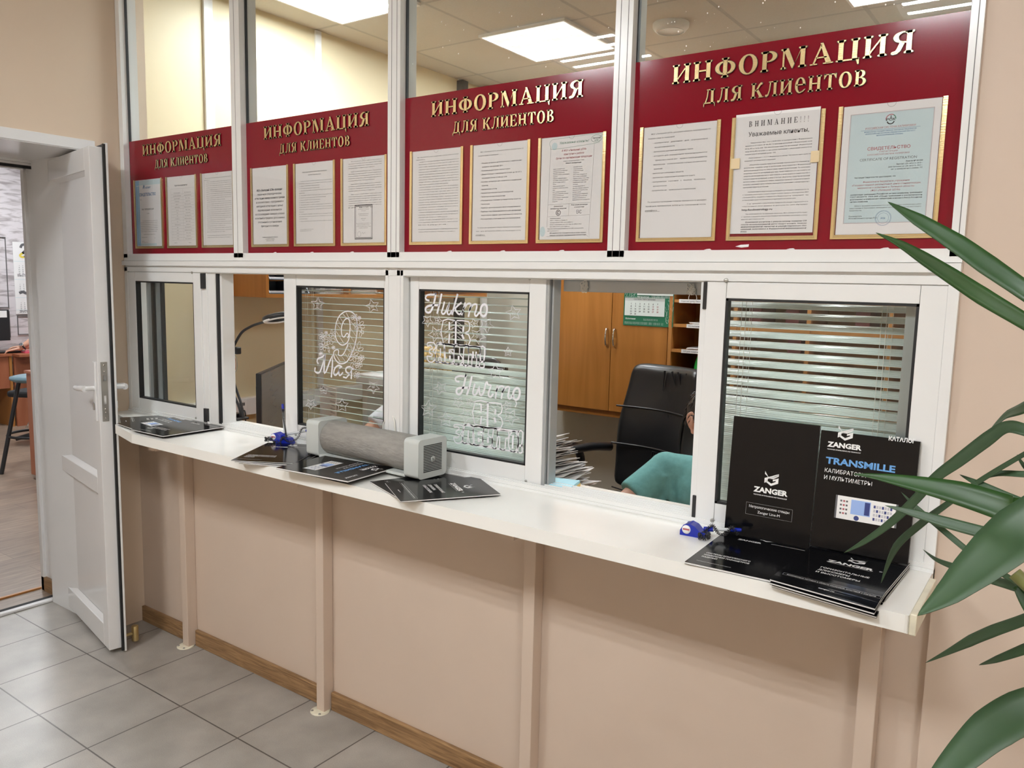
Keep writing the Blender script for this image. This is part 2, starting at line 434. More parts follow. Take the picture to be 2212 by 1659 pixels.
GL['Д'] = (1.0, _stem(0.64, sb=False) + [[(0.34, 0.96), (0.42, 0.96), (0.36, 0.45), (0.24, 0.06), (0.14, 0.06), (0.28, 0.45)], _rc(0.28, 0.93, 0.7, 1.0), _rc(0.04, 0, 0.97, 0.08),
              [(0.03, 0.07), (0.1, 0.07), (0.07, -0.2), (0.03, -0.2)], [(0.91, 0.07), (0.98, 0.07), (0.98, -0.2), (0.94, -0.2)]])
GL['Л'] = (0.96, _stem(0.66) + [[(0.36, 0.96), (0.44, 0.96), (0.38, 0.4), (0.27, 0.08), (0.14, -0.02), (0.04, 0.02), (0.03, 0.12), (0.1, 0.15), (0.2, 0.13), (0.3, 0.4)], _rc(0.28, 0.93, 0.72, 1.0)])
GL['К'] = (0.96, _stem(0.1) + [[(0.28, 0.45), (0.28, 0.55), (0.40, 0.55), (0.62, 0.9), (0.74, 1.02), (0.88, 0.98), (0.87, 0.86), (0.76, 0.86), (0.50, 0.48)], [(0.38, 0.54), (0.54, 0.6), (0.94, 0.03), (0.7, 0.03)], _rc(0.62, 0, 1.0, 0.055)])
GL['Е'] = (0.84, _stem(0.1, sb=False, st=False) + [_rc(0.02, 0.945, 0.76, 1.0), _rc(0.02, 0, 0.78, 0.055), _rc(0.28, 0.47, 0.6, 0.53), _rc(0.56, 0.37, 0.61, 0.63), [(0.7, 1), (0.77, 1), (0.77, 0.74), (0.73, 0.74), (0.6, 0.94)], [(0.72, 0), (0.8, 0), (0.83, 0.28), (0.78, 0.28), (0.6, 0.06)]])
GL['Т'] = (0.9, _stem(0.35, st=False) + [_rc(0.03, 0.945, 0.87, 1.0), [(0.02, 1), (0.09, 1), (0.22, 0.95), (0.06, 0.7), (0.02, 0.7)], [(0.88, 1), (0.81, 1), (0.68, 0.95), (0.84, 0.7), (0.88, 0.7)]])
GL['В'] = (0.88, _stem(0.1, s=0.075) + _ring(0.38, 0.765, 0.34, 0.235, 0.15, 0.18, -90, 90) + _ring(0.38, 0.275, 0.42, 0.275, 0.22, 0.22, -90, 90) + [_rc(0.28, 0.945, 0.4, 1), _rc(0.28, 0.5, 0.4, 0.55), _rc(0.28, 0, 0.4, 0.055)])
GL['е'] = (0.84, _ring(0.42, 0.5, 0.38, 0.52, 0.19, 0.45, 0, 300) + [_rc(0.12, 0.5, 0.76, 0.57), [(0.5, 0.0), (0.62, 0.04), (0.79, 0.2), (0.76, 0.24), (0.62, 0.14)]])
GL[' '] = (0.42, [])
for a, b in zip('дляклинтов', 'ДЛЯКЛИНТОВ'): GL[a] = GL[b]
def serif(mb, s, x0, x1, base, cap, fn, d=0.002, gap=0.1, thick=0.0025):
    """letters between x0 and x1, extruded; material 0 face, 1 dark sides"""
    tot = sum(GL[c][0] + gap for c in s) - gap
    k = (x1 - x0) / tot
    x = x0
    for c in s:
        for P in GL[c][1]:
            Q = [(x + u * k, base + v * cap) for u, v in P]
            area = sum(Q[i][0] * Q[(i + 1) % len(Q)][1] - Q[(i + 1) % len(Q)][0] * Q[i][1] for i in range(len(Q)))
            if area < 0: Q.reverse()
            mb.poly(Q, fn, d + thick, 0)
            n = len(Q)
            V = [fn(u, v, d) for u, v in Q] + [fn(u, v, d + thick) for u, v in Q]
            mb.add(V, [(i, (i + 1) % n, (i + 1) % n + n, i + n) for i in range(n)], 1)
            cx, cy = sum(q[0] for q in Q) / n, sum(q[1] for q in Q) / n
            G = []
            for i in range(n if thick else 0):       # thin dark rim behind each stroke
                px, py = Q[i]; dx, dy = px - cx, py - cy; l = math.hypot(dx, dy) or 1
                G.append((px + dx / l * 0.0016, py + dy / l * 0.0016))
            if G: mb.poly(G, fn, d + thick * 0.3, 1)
        x += (GL[c][0] + gap) * k
# the angular logo of the catalogues, unit square
LOGO = [[(0.02, 1.0), (0.02, 0.80), (0.30, 0.58), (0.46, 0.58), (0.98, 0.92), (0.98, 0.74), (0.62, 0.50), (0.30, 0.50), (0.22, 0.62)],
        [(0.02, 1.0), (0.02, 0.84), (0.36, 0.62), (0.50, 0.68)],
        [(0.98, 0.92), (0.98, 0.76), (0.24, 0.46), (0.24, 0.26), (0.02, 0.16), (0.02, 0.50), (0.50, 0.70)],
        [(0.02, 0.30), (0.5, 0.0), (0.5, 0.17), (0.20, 0.34)], [(0.5, 0.0), (0.98, 0.24), (0.98, 0.62), (0.80, 0.54), (0.80, 0.33), (0.5, 0.17)], [(0.60, 0.34), (0.60, 0.46), (0.84, 0.56), (0.84, 0.42)]]
# ---------------------------------------------------------------- the setting
CEIL = 2.94
def slab(name, m, x0, x1, y0, y1, z0, z1, label=None):
    return tag(MB().box(x0, x1, y0, y1, z0, z1).build(name, m), label, 'structure', kind='structure')
slab('floor', 'tile', -1.53, 4.4, -4.4, 0.10, -0.1, 0.0, 'grey tiled floor of the waiting area')
slab('floor.001', 'laminate', -7.3, -1.53, -3.2, 4.2, -0.1, 0.0, 'brown laminate floor of the left room')
slab('floor.002', 'laminate', -1.53, 4.4, 0.10, 2.9, -0.1, 0.0, 'floor of the office behind the counter')
slab('ceiling', 'ceil', -1.2, 4.4, 0.0, 2.9, CEIL, CEIL + 0.1, 'tiled ceiling over the office behind the glass')
slab('ceiling.001', 'plaster', -1.0, 4.4, -4.4, 0.0, CEIL, CEIL + 0.1, 'ceiling of the waiting area')
slab('ceiling.002', 'plaster', -7.3, -1.68, -3.2, 4.2, CEIL, CEIL + 0.1, 'ceiling of the left room')
# wall with the door (plane x = -0.975) and its deep opening
w = MB()
w.box(-1.50, -0.975, -0.15, 0.10, 0, CEIL)
w.box(-1.50, -0.975, -1.12, -0.15, 2.10, CEIL)
w.box(-1.50, -0.975, -4.4, -1.12, 0, CEIL)
tag(w.build('wall_left', 'wall'), 'beige wall above and beside the white door', 'structure', kind='structure')
w = MB()
w.box(-1.68, -1.50, -0.06, 0.10, 0, CEIL); w.box(-1.68, -1.50, -1.12, -0.06, 2.10, CEIL); w.box(-1.68, -1.50, -4.4, -1.12, 0, CEIL); w.box(-1.68, -1.40, 0.10, 2.9, 0, CEIL)
tag(w.build('wall_left.001', 'plaster'), 'white wall between the two rooms', 'structure', kind='structure')
slab('wall_office_left', 'cream', -1.40, -1.17, 0.10, 2.75, 0, CEIL, 'cream left wall of the office behind the glass')
slab('wall_office_far', 'greywall', -1.40, 4.4, 2.75, 2.9, 0, CEIL, 'pale far wall of the office')
slab('wall_office_right', 'cream', 3.4, 3.5, 0.10, 2.75, 0, CEIL)
slab('wall_right', 'wall', 4.3, 4.4, -4.4, 0.0, 0, CEIL)
slab('wall_back', 'wall', -0.975, 4.3, -4.4, -4.3, 0, CEIL)
slab('wall_room_far', 'marble', -7.3, -7.0, -3.2, 4.2, 0, CEIL, 'lilac streaked wallpaper wall of the left room')
slab('wall_room_side', 'plaster', -7.0, -1.68, 4.1, 4.2, 0, CEIL)
slab('wall_room_end', 'plaster', -7.0, -1.68, -3.2, -3.1, 0, CEIL)
w = MB()
w.box(-0.975, 2.21, 0.012, 0.10, 0, 0.955)
tag(w.build('wall_front', 'wall_low'), 'pinkish beige wall under the white counter', 'structure', kind='structure')
w = MB()
w.box(2.207, 4.3, -0.012, 0.10, 0, CEIL); w.box(-0.975, 2.207, -0.005, 0.10, 2.86, CEIL)
tag(w.build('wall_front.001', 'wall_low'), 'beige wall right of the window frame', 'structure', kind='structure')
# baseboards
b = MB()
for x0, x1 in ((-0.972, -0.61), (-0.555, 0.243), (0.297, 1.148), (1.202, 2.07), (2.12, 2.207)): b.box(x0, x1, -0.004, 0.012, 0, 0.07)
tag(b.build('baseboard_front', 'oak', bevel=0.003), 'brown oak baseboard under the counter wall', 'structure', kind='structure')
tag(MB().box(2.207, 4.3, -0.028, -0.012, 0, 0.07).build('baseboard_right', 'oak', bevel=0.003), 'brown baseboard right of the counter', 'structure', kind='structure')

# ---------------------------------------------------------------- upper glazing (window_1): mullions, rails, panes
YF = -0.028
win1 = struct('window_1', 'white framed upper glazing of four tall panes above the counter', 'window')
def profile(name, x0, x1, parent, z0=1.646, z1=2.86, grooves=()):
    m = MB().box(x0, x1, YF, 0.045, z0, z1)
    for gx in grooves: m.box(gx - 0.0008, gx + 0.0008, YF - 0.0004, YF, z0, z1, 1)
    return m.build(name, ['alu', 'greyplastic'], parent)
profile('mullion', -0.972, -0.942, win1)
profile('mullion', -0.197, -0.142, win1, grooves=(-0.172,))
profile('mullion', 0.598, 0.650, win1, grooves=(0.614, 0.636))
profile('mullion', 1.391, 1.440, win1, grooves=(1.406, 1.427))
profile('mullion', 2.183, 2.207, win1, grooves=(2.197,))
r = MB()
r.box(-0.972, 2.207, YF, 0.045, 1.633, 1.662)
r.box(-0.985, 2.207, YF - 0.008, 0.045, 1.613, 1.6325)
r.box(-0.985, 2.207, YF - 0.008, 0.045, 1.6335, 1.6338)
r.box(-0.972, 2.207, YF + 0.004, 0.045, 1.606, 1.613)
r.build('rail', 'alu', win1, bevel=0.0012)
MB().box(-0.972, 2.207, YF, 0.045, 2.82, 2.86).build('rail', 'alu', win1)
for x0, x1 in ((-0.942, -0.197), (-0.142, 0.598), (0.650, 1.391), (1.440, 2.183)):
    p = MB().box(x0, x1, 0.0, 0.004, 1.662, 2.82).build('pane', 'glass', win1)
    g = MB()
    g.box(x0, x0 + 0.004, -0.004, 0.006, 1.662, 2.82); g.box(x1 - 0.004, x1, -0.002, 0.006, 1.662, 2.82); g.box(x0, x1, -0.002, 0.006, 2.816, 2.82)
    g.build('gasket', 'rubber', p)
    if x0 > 0.6:
        d = MB(); rn = random.Random(int(x0 * 100))
        for i in range(46 if x0 < 1 else 130):
            X = rn.uniform(x0 + 0.02, x1 - 0.02); Z = 2.14 + abs(rn.gauss(0, 0.28)); rr = rn.uniform(0.0006, 0.0019)
            if Z < 2.8: d.add([(X + rr * math.cos(q), -0.0006, Z + rr * 1.2 * math.sin(q)) for q in (0, 1.05, 2.1, 3.14, 4.19, 5.24)], [(5, 4, 3, 2, 1, 0)])
        tag(d.build('paint_specks', 'print', p), 'white paint specks on the glass', kind='stuff')

# ---------------------------------------------------------------- lower service hatches (window_2 left, window_3 right)
def frame_part(parent, x0, x1):
    f = MB()
    f.box(x0, x1, YF, 0.055, 1.588, 1.606)                      # head
    f.box(x0, x1, YF + 0.006, 0.055, 1.585, 1.588)
    f.box(x0, x1, YF - 0.006, 0.055, 0.980, 0.988)              # sill track
    for yy in (-0.030, -0.012, 0.006, 0.026, 0.046): f.box(x0, x1, yy, yy + 0.004, 0.988, 0.999)
    return f.build('track', 'alu', parent, bevel=0.0008)
def sash(parent, x0, x1, y, lw=0.057, rw=0.057, z0=0.993, z1=1.586, gz0=1.044, gz1=1.548, t=0.022, label=None):
    s = MB()
    s.box(x0, x0 + lw, y, y + t, z0, z1); s.box(x1 - rw, x1, y, y + t, z0, z1)
    s.box(x0 + lw + 0.0008, x1 - rw - 0.0008, y + 0.0006, y + t, z0, gz0); s.box(x0 + lw + 0.0008, x1 - rw - 0.0008, y + 0.0006, y + t, gz1, z1)
    so = s.build('sash', 'alu', parent, bevel=0.001)
    g = MB(); a, b_ = x0 + lw, x1 - rw
    g.box(a, a + 0.006, y + 0.002, y + t, gz0, gz1); g.box(b_ - 0.006, b_, y + 0.002, y + t, gz0, gz1); g.box(a, b_, y + 0.002, y + t, gz1 - 0.006, gz1); g.box(a, b_, y + 0.002, y + t, gz0, gz0 + 0.006)
    g.build('gasket', 'rubber', so)
    MB().box(a + 0.005, b_ - 0.005, y + t * 0.55, y + t * 0.55 + 0.004, gz0 + 0.005, gz1 - 0.005).build('pane', 'glass', so)
    return so
def bolt(parent, x, y, z, r=0.005):
    X = Matrix.Translation((x, y, z)) @ Matrix.Rotation(R(90), 4, 'X')
    MB().lathe([(r, 0), (r, 0.002), (r * 0.7, 0.003), (0.0001, 0.003)], X, 12).build('screw', 'steel', parent)
def stop(parent, x0, x1, y0, z0, z1): MB().box(x0, x1, y0, y0 + 0.012, z0, z1).build('stop_block', 'black', parent, bevel=0.001)
win2 = struct('window_2', 'left service hatch with two sliding white sashes, open in the middle', 'window')
frame_part(win2, -0.972, 0.655)
MB().box(-0.972, -0.948, YF, 0.055, 0.98, 1.606).build('jamb', 'alu', win2, bevel=0.001)
jm = MB(); jm.box(0.590, 0.604, YF, 0.055, 0.98, 1.606); jm.box(0.604, 0.640, YF + 0.002, 0.055, 0.98, 1.606); jm.box(0.640, 0.655, YF, 0.055, 0.98, 1.606)
jm.build('jamb', 'alu', win2, bevel=0.001)
sash(win2, -0.948, -0.415, YF + 0.001, lw=0.057, rw=0.052)
e = MB(); e.box(-0.415, -0.382, YF + 0.006, 0.012, 0.993, 1.586); e.box(-0.382, -0.334, YF + 0.010, 0.02, 0.993, 1.586); e.build('edge_profile', 'alu', win2, bevel=0.001)
e = MB(); e.box(-0.334, -0.318, YF + 0.014, 0.03, 0.993, 1.586); e.build('brush_seal', 'rubber', win2)
e = MB(); e.box(-0.318, -0.306, YF + 0.02, 0.045, 0.993, 1.586); e.build('edge_profile', 'alu', win2)
e = MB()
for k in range(4): e.box(-0.888 + k * 0.022, -0.876 + k * 0.022, 0.02 + 0.008 * k, 0.035 + 0.008 * k, 0.995, 1.58, k % 2)
e.build('inner_profile', ['alu_grey', 'rubber'], win2)
stop(win2, -0.411, -0.388, YF - 0.004, 1.525, 1.585); stop(win2, -0.411, -0.388, YF - 0.004, 0.995, 1.05)
sash(win2, 0.054, 0.594, 0.0, lw=0.066, rw=0.036)
bolt(win2, -0.47, YF, 1.587); bolt(win2, -0.47, YF + 0.001, 1.003); bolt(win2, 0.112, 0.0, 1.006)
bolt(win2, 0.652, YF + 0.012, 1.50)
win3 = struct('window_3', 'right service hatch with sliding white sashes, open beside the seated person', 'window')
frame_part(win3, 0.656, 2.207)
MB().box(0.656, 0.668, YF, 0.055, 0.98, 1.606).build('jamb', 'alu', win3, bevel=0.001)
MB().box(2.186, 2.207, YF, 0.055, 0.98, 1.606).build('jamb', 'alu', win3, bevel=0.001)
sash(win3, 0.672, 1.186, 0.0, lw=0.036, rw=0.056)
e = MB(); e.box(1.186, 1.195, 0.004, 0.05, 0.993, 1.586); e.box(1.198, 1.204, 0.014, 0.05, 0.993, 1.586); e.build('edge_profile', 'alu_grey', win3)
sash(win3, 1.668, 2.186, YF + 0.001, lw=0.049, rw=0.050)
e = MB(); e.box(1.652, 1.660, YF + 0.006, 0.03, 0.993, 1.586); e.box(1.660, 1.668, YF + 0.004, 0.012, 0.993, 1.586); e.build('edge_profile', 'alu', win3)
MB().box(2.105, 2.132, 0.012, 0.045, 1.0, 1.58).build('inner_profile', 'alu_grey', win3)
stop(win3, 1.660, 1.6695, YF - 0.001, 1.52, 1.586); stop(win3, 1.660, 1.6695, YF - 0.001, 0.995, 1.055)
bolt(win3, 1.716, YF, 1.590, 0.0055); bolt(win3, 1.715, YF, 1.0, 0.0055); bolt(win3, 1.13, 0.0, 1.586, 0.004); bolt(win3, 1.135, 0.0, 1.0, 0.004)

# ---------------------------------------------------------------- counter, posts
cpoly = [(-0.975, -0.10), (-0.70, -0.17), (-0.68, -0.25), (-0.45, -0.31), (2.205, -0.31), (2.205, 0.135), (-1.165, 0.145), (-1.165, 0.101), (-0.975, 0.101)]
ct = thing('counter_top', 'long white counter board running below the glazed partition', 'counter')
c = MB(); c.prism(cpoly, lambda u, v, w: (u, v, w), 0.945, 0.98); c.build('board', 'board', ct, bevel=0.006)
c = MB(); c.box(2.2052, 2.218, -0.305, -0.07, 0.941, 0.982); tag(c.build('end_cap', 'yellowed', ct, bevel=0.002), 'yellowed chipped plastic end cap')
for x in (0.42, 1.25, 2.10, -0.38): MB().box(x, x + 0.045, -0.285, 0.01, 0.925, 0.945).build('cleat', 'wall_low', ct)
for i, (x, lab) in enumerate(((-0.60, 'leftmost painted post under the counter, near the open door'), (0.253, 'second painted post under the counter from the left, below the felt roll device'),
                              (1.158, 'third painted post under the counter from the left, at the bottom edge of the photo'), (2.078, 'rightmost painted post under the counter, below the standing catalogues'))):
    p = thing('support_post', lab, 'post', 'painted posts under the counter', (x, 0, 0))
    m = MB(); m.box(0, 0.040, -0.034, 0.0115, 0.003, 0.945); m.build('post', 'wall_low', p, bevel=0.002)
    f = MB(); f.lathe([(0.036, 0.0), (0.036, 0.003), (0.03, 0.004), (0.0001, 0.004)], Matrix.Translation((0.018, -0.032, 0.0005)), 20); f.build('floor_flange', 'yellowed', p)
    s = MB()
    for dx in (-0.002, 0.038): s.ball((dx, -0.053, 0.005), (0.005, 0.005, 0.003), 10, 6)
    s.build('screw', 'steel', p)

# ---------------------------------------------------------------- door in the left wall
t1 = struct('trim_1', 'white casing and lining of the door opening', 'trim')
m = MB(); m.box(-0.975, -0.968, -1.15, -0.135, 2.076, 2.117); m.box(-0.975, -0.968, -0.172, -0.135, 0, 2.076); m.build('casing', 'pvc', t1, bevel=0.001)
m = MB(); m.box(-1.50, -0.972, -1.12, -0.15, 2.072, 2.10); m.box(-1.50, -0.972, -0.152, -0.146, 0, 2.072); m.build('lining', 'pvc', t1)
m = MB(); m.box(-1.515, -1.50, -1.12, -0.10, 2.062, 2.074); m.box(-1.535, -1.515, -1.12, -0.10, 2.052, 2.062); m.build('head_frame', 'pvc', t1, bevel=0.002)
m = MB(); m.box(-1.545, -1.535, -1.12, -0.098, 2.040, 2.060); m.box(-1.545, -1.535, -0.112, -0.098, 0.02, 2.05); m.build('gasket', 'rubber', t1)
m = MB(); m.box(-1.70, -1.545, -0.098, -0.058, 0.0, 2.06); m.box(-1.705, -1.675, -0.112, -0.04, 0.0, 2.10); m.box(-1.705, -1.675, -1.12, -0.098, 2.05, 2.12); m.build('jamb_lining', 'pvc', t1, bevel=0.002)
m = MB(); m.box(-1.70, -1.54, -0.112, -0.098, 0.0, 0.07); m.build('baseboard_end', 'oak', t1)
t2 = struct('trim_2', 'worn white threshold strip in the doorway', 'trim')
m = MB(); m.box(-1.535, -1.505, -1.12, -0.11, 0.0, 0.012); m.build('strip', 'pvc', t2, bevel=0.003)
m = MB(); m.box(-1.575, -1.536, -1.12, -0.11, 0.0, 0.006); m.build('rubber_strip', 'blackmatte', t2)
m = MB(); m.box(-1.73, -1.715, -1.12, -0.08, 0.0, 0.008); m.build('wood_strip', 'beechedge', t2)
LW = 0.772
dr = thing('door_1', 'white plastic door standing open beside the counter', 'door', loc=(-1.507, -0.1185, 0), rz=math.atan2(-0.146, 0.718), kind='structure')
m = MB()
for a in ((0, 0.085, 0.02, 2.062), (LW - 0.068, LW, 0.02, 2.062)): m.box(a[0], a[1], 0, 0.048, a[2], a[3])
for z0, z1 in ((0.02, 0.115), (0.675, 0.745), (1.975, 2.062)): m.box(0.085, LW - 0.068, 0, 0.048, z0, z1)
leaf = m.build('leaf_frame', 'pvc', dr, bevel=0.002)
m = MB()
for z0, z1 in ((0.115, 0.675), (0.745, 1.975)):
    m.box(0.085, LW - 0.068, 0.02, 0.036, z0, z1)
m.build('panel', 'pvc', dr)
m = MB()
for z0, z1 in ((0.115, 0.675), (0.745, 1.975)):                 # sloped glazing beads
    a, b_ = 0.085, LW - 0.068; k = 0.016
    m.add([(a, 0.004, z0), (a + k, 0.019, z0 + k), (a + k, 0.019, z1 - k), (a, 0.004, z1)], [(0, 1, 2, 3)])
    m.add([(b_, 0.004, z0), (b_ - k, 0.019, z0 + k), (b_ - k, 0.019, z1 - k), (b_, 0.004, z1)], [(3, 2, 1, 0)])
    m.add([(a, 0.004, z0), (b_, 0.004, z0), (b_ - k, 0.019, z0 + k), (a + k, 0.019, z0 + k)], [(0, 1, 2, 3)])
    m.add([(a, 0.004, z1), (b_, 0.004, z1), (b_ - k, 0.019, z1 - k), (a + k, 0.019, z1 - k)], [(3, 2, 1, 0)])
m.build('glazing_bead', 'pvc', dr)
m = MB(); m.box(-0.004, LW + 0.014, 0.056, 0.064, 0.006, 2.078); m.build('rebate_flange', 'pvc', dr, bevel=0.001)
m = MB(); m.box(LW + 0.001, LW + 0.012, 0.046, 0.056, 0.01, 2.074); m.box(0, LW + 0.01, 0.046, 0.056, 2.062, 2.072); tag(m.build('seal', 'rubber', dr), 'black rubber door seal')
m = MB(); m.box(LW, LW + 0.002, 0.010, 0.034, 0.985, 1.225); lk = m.build('lock_plate', 'steel', dr)
m = MB(); m.box(LW + 0.002, LW + 0.009, 0.016, 0.028, 1.15, 1.172); m.build('latch', 'chrome', lk)
m = MB(); m.box(LW + 0.002, LW + 0.0035, 0.018, 0.026, 1.055, 1.09); m.build('deadbolt', 'chrome', lk)
m = MB()
for z in (1.212, 1.187, 1.036, 1.022, 0.998): m.ball((LW + 0.002, 0.022, z), (0.002, 0.0035, 0.0035), 8, 5)
m.build('screw', 'chrome', lk)
def lever(y, sgn):
    m = MB()
    m.box(LW - 0.045, LW - 0.018, min(y, y + sgn * 0.008), max(y, y + sgn * 0.008), 0.985, 1.225)
    h = m.build('handle_plate', 'pvc', dr, bevel=0.002)
    l = MB(); x = LW - 0.032
    l.tube([(x, y, 1.118), (x, y + sgn * 0.042, 1.118)], 0.010, 12)
    l.tube([(x + 0.006, y + sgn * 0.043, 1.118), (x - 0.03, y + sgn * 0.047, 1.117), (x - 0.075, y + sgn * 0.047, 1.112), (x - 0.12, y + sgn * 0.045, 1.110)], [0.013, 0.012, 0.011, 0.010], 12)
    l.build('lever', 'pvc', h)
    k = MB(); k.box(x - 0.006, x + 0.006, min(y + sgn * 0.008, y + sgn * 0.014), max(y + sgn * 0.008, y + sgn * 0.014), 1.03, 1.06); k.build('key_cylinder', 'chrome', h, bevel=0.002)
lever(0.0, -1); lever(0.064, 1)
m = MB()
m.tube([(LW - 0.03, 0.064, 0.055), (LW - 0.03, 0.105, 0.055)], 0.007, 10); m.lathe([(0.014, 0.022), (0.014, 0.085), (0.012, 0.088), (0.0001, 0.088)], Matrix.Translation((LW - 0.03, 0.112, 0)), 18)
tag(m.build('door_stop', 'brass', dr), 'small brass cylinder stop')
# ---------------------------------------------------------------- red information boards with raised letters and pockets
ORD = ('leftmost', 'second from left', 'third from left', 'rightmost')
BX = [(-0.938, -0.192), (-0.147, 0.602), (0.646, 1.394), (1.436, 2.186)]
HEAD = [(-0.833, -0.291, -0.743, -0.376), (-0.037, 0.496, 0.049, 0.409), (0.760, 1.291, 0.845, 1.203), (1.543, 2.082, 1.627, 1.995)]
YB = -0.0045
fb = wallfn(YB)
for i in range(4):
    x0, x1 = BX[i]
    bd = thing('information_board', 'crimson information board, %s of the four, with raised golden heading letters' % ORD[i], 'board', 'crimson information boards', (0, 0, 0))
    MB().box(x0, x1, YB, -0.0008, 1.6625, 2.132).build('panel', 'red', bd)
    a, b_, c_, d_ = HEAD[i]
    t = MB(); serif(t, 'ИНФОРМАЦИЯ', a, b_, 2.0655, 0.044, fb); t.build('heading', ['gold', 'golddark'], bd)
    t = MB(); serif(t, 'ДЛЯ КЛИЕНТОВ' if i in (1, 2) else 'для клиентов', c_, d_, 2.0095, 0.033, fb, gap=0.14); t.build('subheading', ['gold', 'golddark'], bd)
    for k in range(3):
        px = x0 + 0.027 + 0.2402 * k if i else -0.911 + 0.2402 * k
        if i == 1: px = -0.118 + 0.2402 * k
        if i == 2: px = 0.674 + 0.2392 * k
        if i == 3: px = 1.462 + 0.2397 * k
        g = MB(); g.box(px, px + 0.009, -0.0085, YB, 1.685, 1.970); g.box(px + 0.203, px + 0.212, -0.0085, YB, 1.685, 1.970); g.box(px + 0.009, px + 0.203, -0.0085, YB, 1.685, 1.694)
        po = g.build('pocket', 'gold', bd)
        tag(po, 'gold edged clear pocket')
        MB().box(px + 0.006, px + 0.206, -0.0092, -0.0086, 1.688, 1.969).build('clear_front', 'plastic_clear', po)
    m = MB()
    if i: 
        for q in range(3):
            sx = x0 + 0.12 + 0.2 * q + 0.03 * i; m.poly([(sx, 1.6635), (sx + 0.02, 1.6635), (sx + 0.016, 1.666), (sx + 0.008, 1.6655)], fb, 0.0004)
        if i == 3: m.poly([(1.725, 1.671), (1.738, 1.675), (1.758, 1.676), (1.757, 1.670), (1.74, 1.6685)], fb, 0.0004)
        m.build('paint_chips', 'print', bd)

# ---- sheets in the pockets
YP = -0.0062
fp = wallfn(YP)
def sheet(px, label, z1=1.9685, z0=1.6945, mt='paper', x0=0.0105, x1=0.2015):
    t = thing('notice', label, 'notice', 'notices in the board pockets')
    MB().box(px + x0, px + x1, YP, YP + 0.0006, z0, z1).build('sheet', mt, t)
    m = MB(); n = 16
    P = [(px + 0.106 + 0.0085 * math.cos(math.pi + math.pi * j / n), z1 + 0.0085 * math.sin(math.pi + math.pi * j / n)) for j in range(n + 1)]
    m.ribbon(P, 0.0005, fp, 0.0001, smooth=0); m.build('thumb_notch', 'inkgrey', t)
    return t
class Pg:
    """lays out lines of print on a sheet; coordinates in mm from its upper left corner"""
    def __init__(s, px, z1=1.9685): s.x, s.z, s.mb, s.mats = px + 0.0105, z1, {}, []
    def m(s, k): return s.mb.setdefault(k, MB())
    def t(s, txt, x, y, size=3.2, k='ink', al='L', w=None, bold=0.0, sh=0.0): put_text(s.m(k), txt, s.x + x / 1000, s.z - y / 1000, size / 1000, fp, al, w / 1000 if w else None, bold, sh, d=0.0003)
    def para(s, lines, x0, x1, y, pitch, size=3.0, k='ink', bold=0.0, ind=8, last=0.6, sh=0.0):
        for i, l in enumerate(lines):
            a = x0 + (ind if i == 0 else 0); w = x1 - a
            if i == len(lines) - 1: w *= last
            s.t(l, a, y, size, k, 'L', w, bold, sh); y += pitch
        return y
    def r(s, x0, x1, y0, y1, k='ink', d=0.00015): s.m(k).rect(s.x + x0 / 1000, s.x + x1 / 1000, s.z - y1 / 1000, s.z - y0 / 1000, fp, d)
    def line(s, P, w=0.5, k='ink', closed=False, sm=3): s.m(k).ribbon([(s.x + a / 1000, s.z - b / 1000) for a, b in P], w / 1000, fp, 0.0003, closed, smooth=sm)
    def fin(s, t, seq=None):
        for k, mb in s.mb.items(): mb.build('print' if k != 'tape' else 'tape_strip', k, t)
def circ(cx, cy, rx, ry=None, n=20, a0=0, a1=360): return [(cx + rx * math.cos(R(a0 + (a1 - a0) * i / n)), cy + (ry or rx) * math.sin(R(a0 + (a1 - a0) * i / n))) for i in range(n + 1)]
LAB = ['ФБУ «Липецкий ЦСМ» прошел аккредитацию в качестве ИСПЫТАТЕЛЬНОЙ', 'ЛАБОРАТОРИИ по:']
D1 = ['- проверка и испытания ламинарных боксов микробиологической', 'безопасности I, II, III класса по ГОСТ Р ЕН 12469, СП 1.3.2322, ГОСТ 61010', '(ГОСТ Р 12469). Определяемые характеристики: скорость боксов', 'микробиологической безопасности I, II, III класса - скорость воздушных', 'потоков (входящего, нисходящего), число частиц в воздушной скорости', 'воздушных потоков, направление (визуализация) воздушных потоков, проверка', 'утечек НЕРА фильтров, концентрация аэрозольных частиц, герметичность', 'корпуса (утечки), освещенность рабочей поверхности, температура воздуха', 'уровни светового излучения в рабочей зоне, звуковое', 'эффективность фильтров, предельный уровень']
D2 = ['- измерения, испытания чистых помещений и чистых зон, изолированных', 'устройств (ламинарных боксов укрытий), перчаточных боксов, изоляторов,', 'инкубаторов по ГОСТ Р ИСО 14644-1, ГОСТ Р ИСО 14644-3, ГОСТ Р ИСО', '14644-7. ГОСТ Р 52539. Определяемые характеристики: показатели чистых', 'помещений и чистых зон, изолированных устройств - концентрация аэрозольных', 'частиц, расход воздуха, скорость воздушных потоков, кратность скорости', 'воздушных потоков, перепад давления, направление потоков воздуха,', 'интенсивность потока, температура воздуха, влажность воздуха, время', 'восстановления, герметичность ограждающих конструкций, кратность', 'воздухообмена, целостность системы фильтрации.']
D3 = ['- измерения бактерицидной освещенности ультрафиолетового излучения УФ', 'излучателей и боксов, скорости воздушных потоков, расхода воздуха,', 'температуры воздуха в НЕРА боксах.']
D4 = ['- измерения, испытания систем вентиляции зданий и сооружений по ГОСТ', '12.3.018. Определяемые характеристики (показатели) - скорость движения', 'воздуха.']
D5 = ['По вопросам проведения измерений, испытаний обращаться по номерам', 'телефонов: 8(4742)567705, 567506 и по электронной почте: metrolog@lcsm.ru']
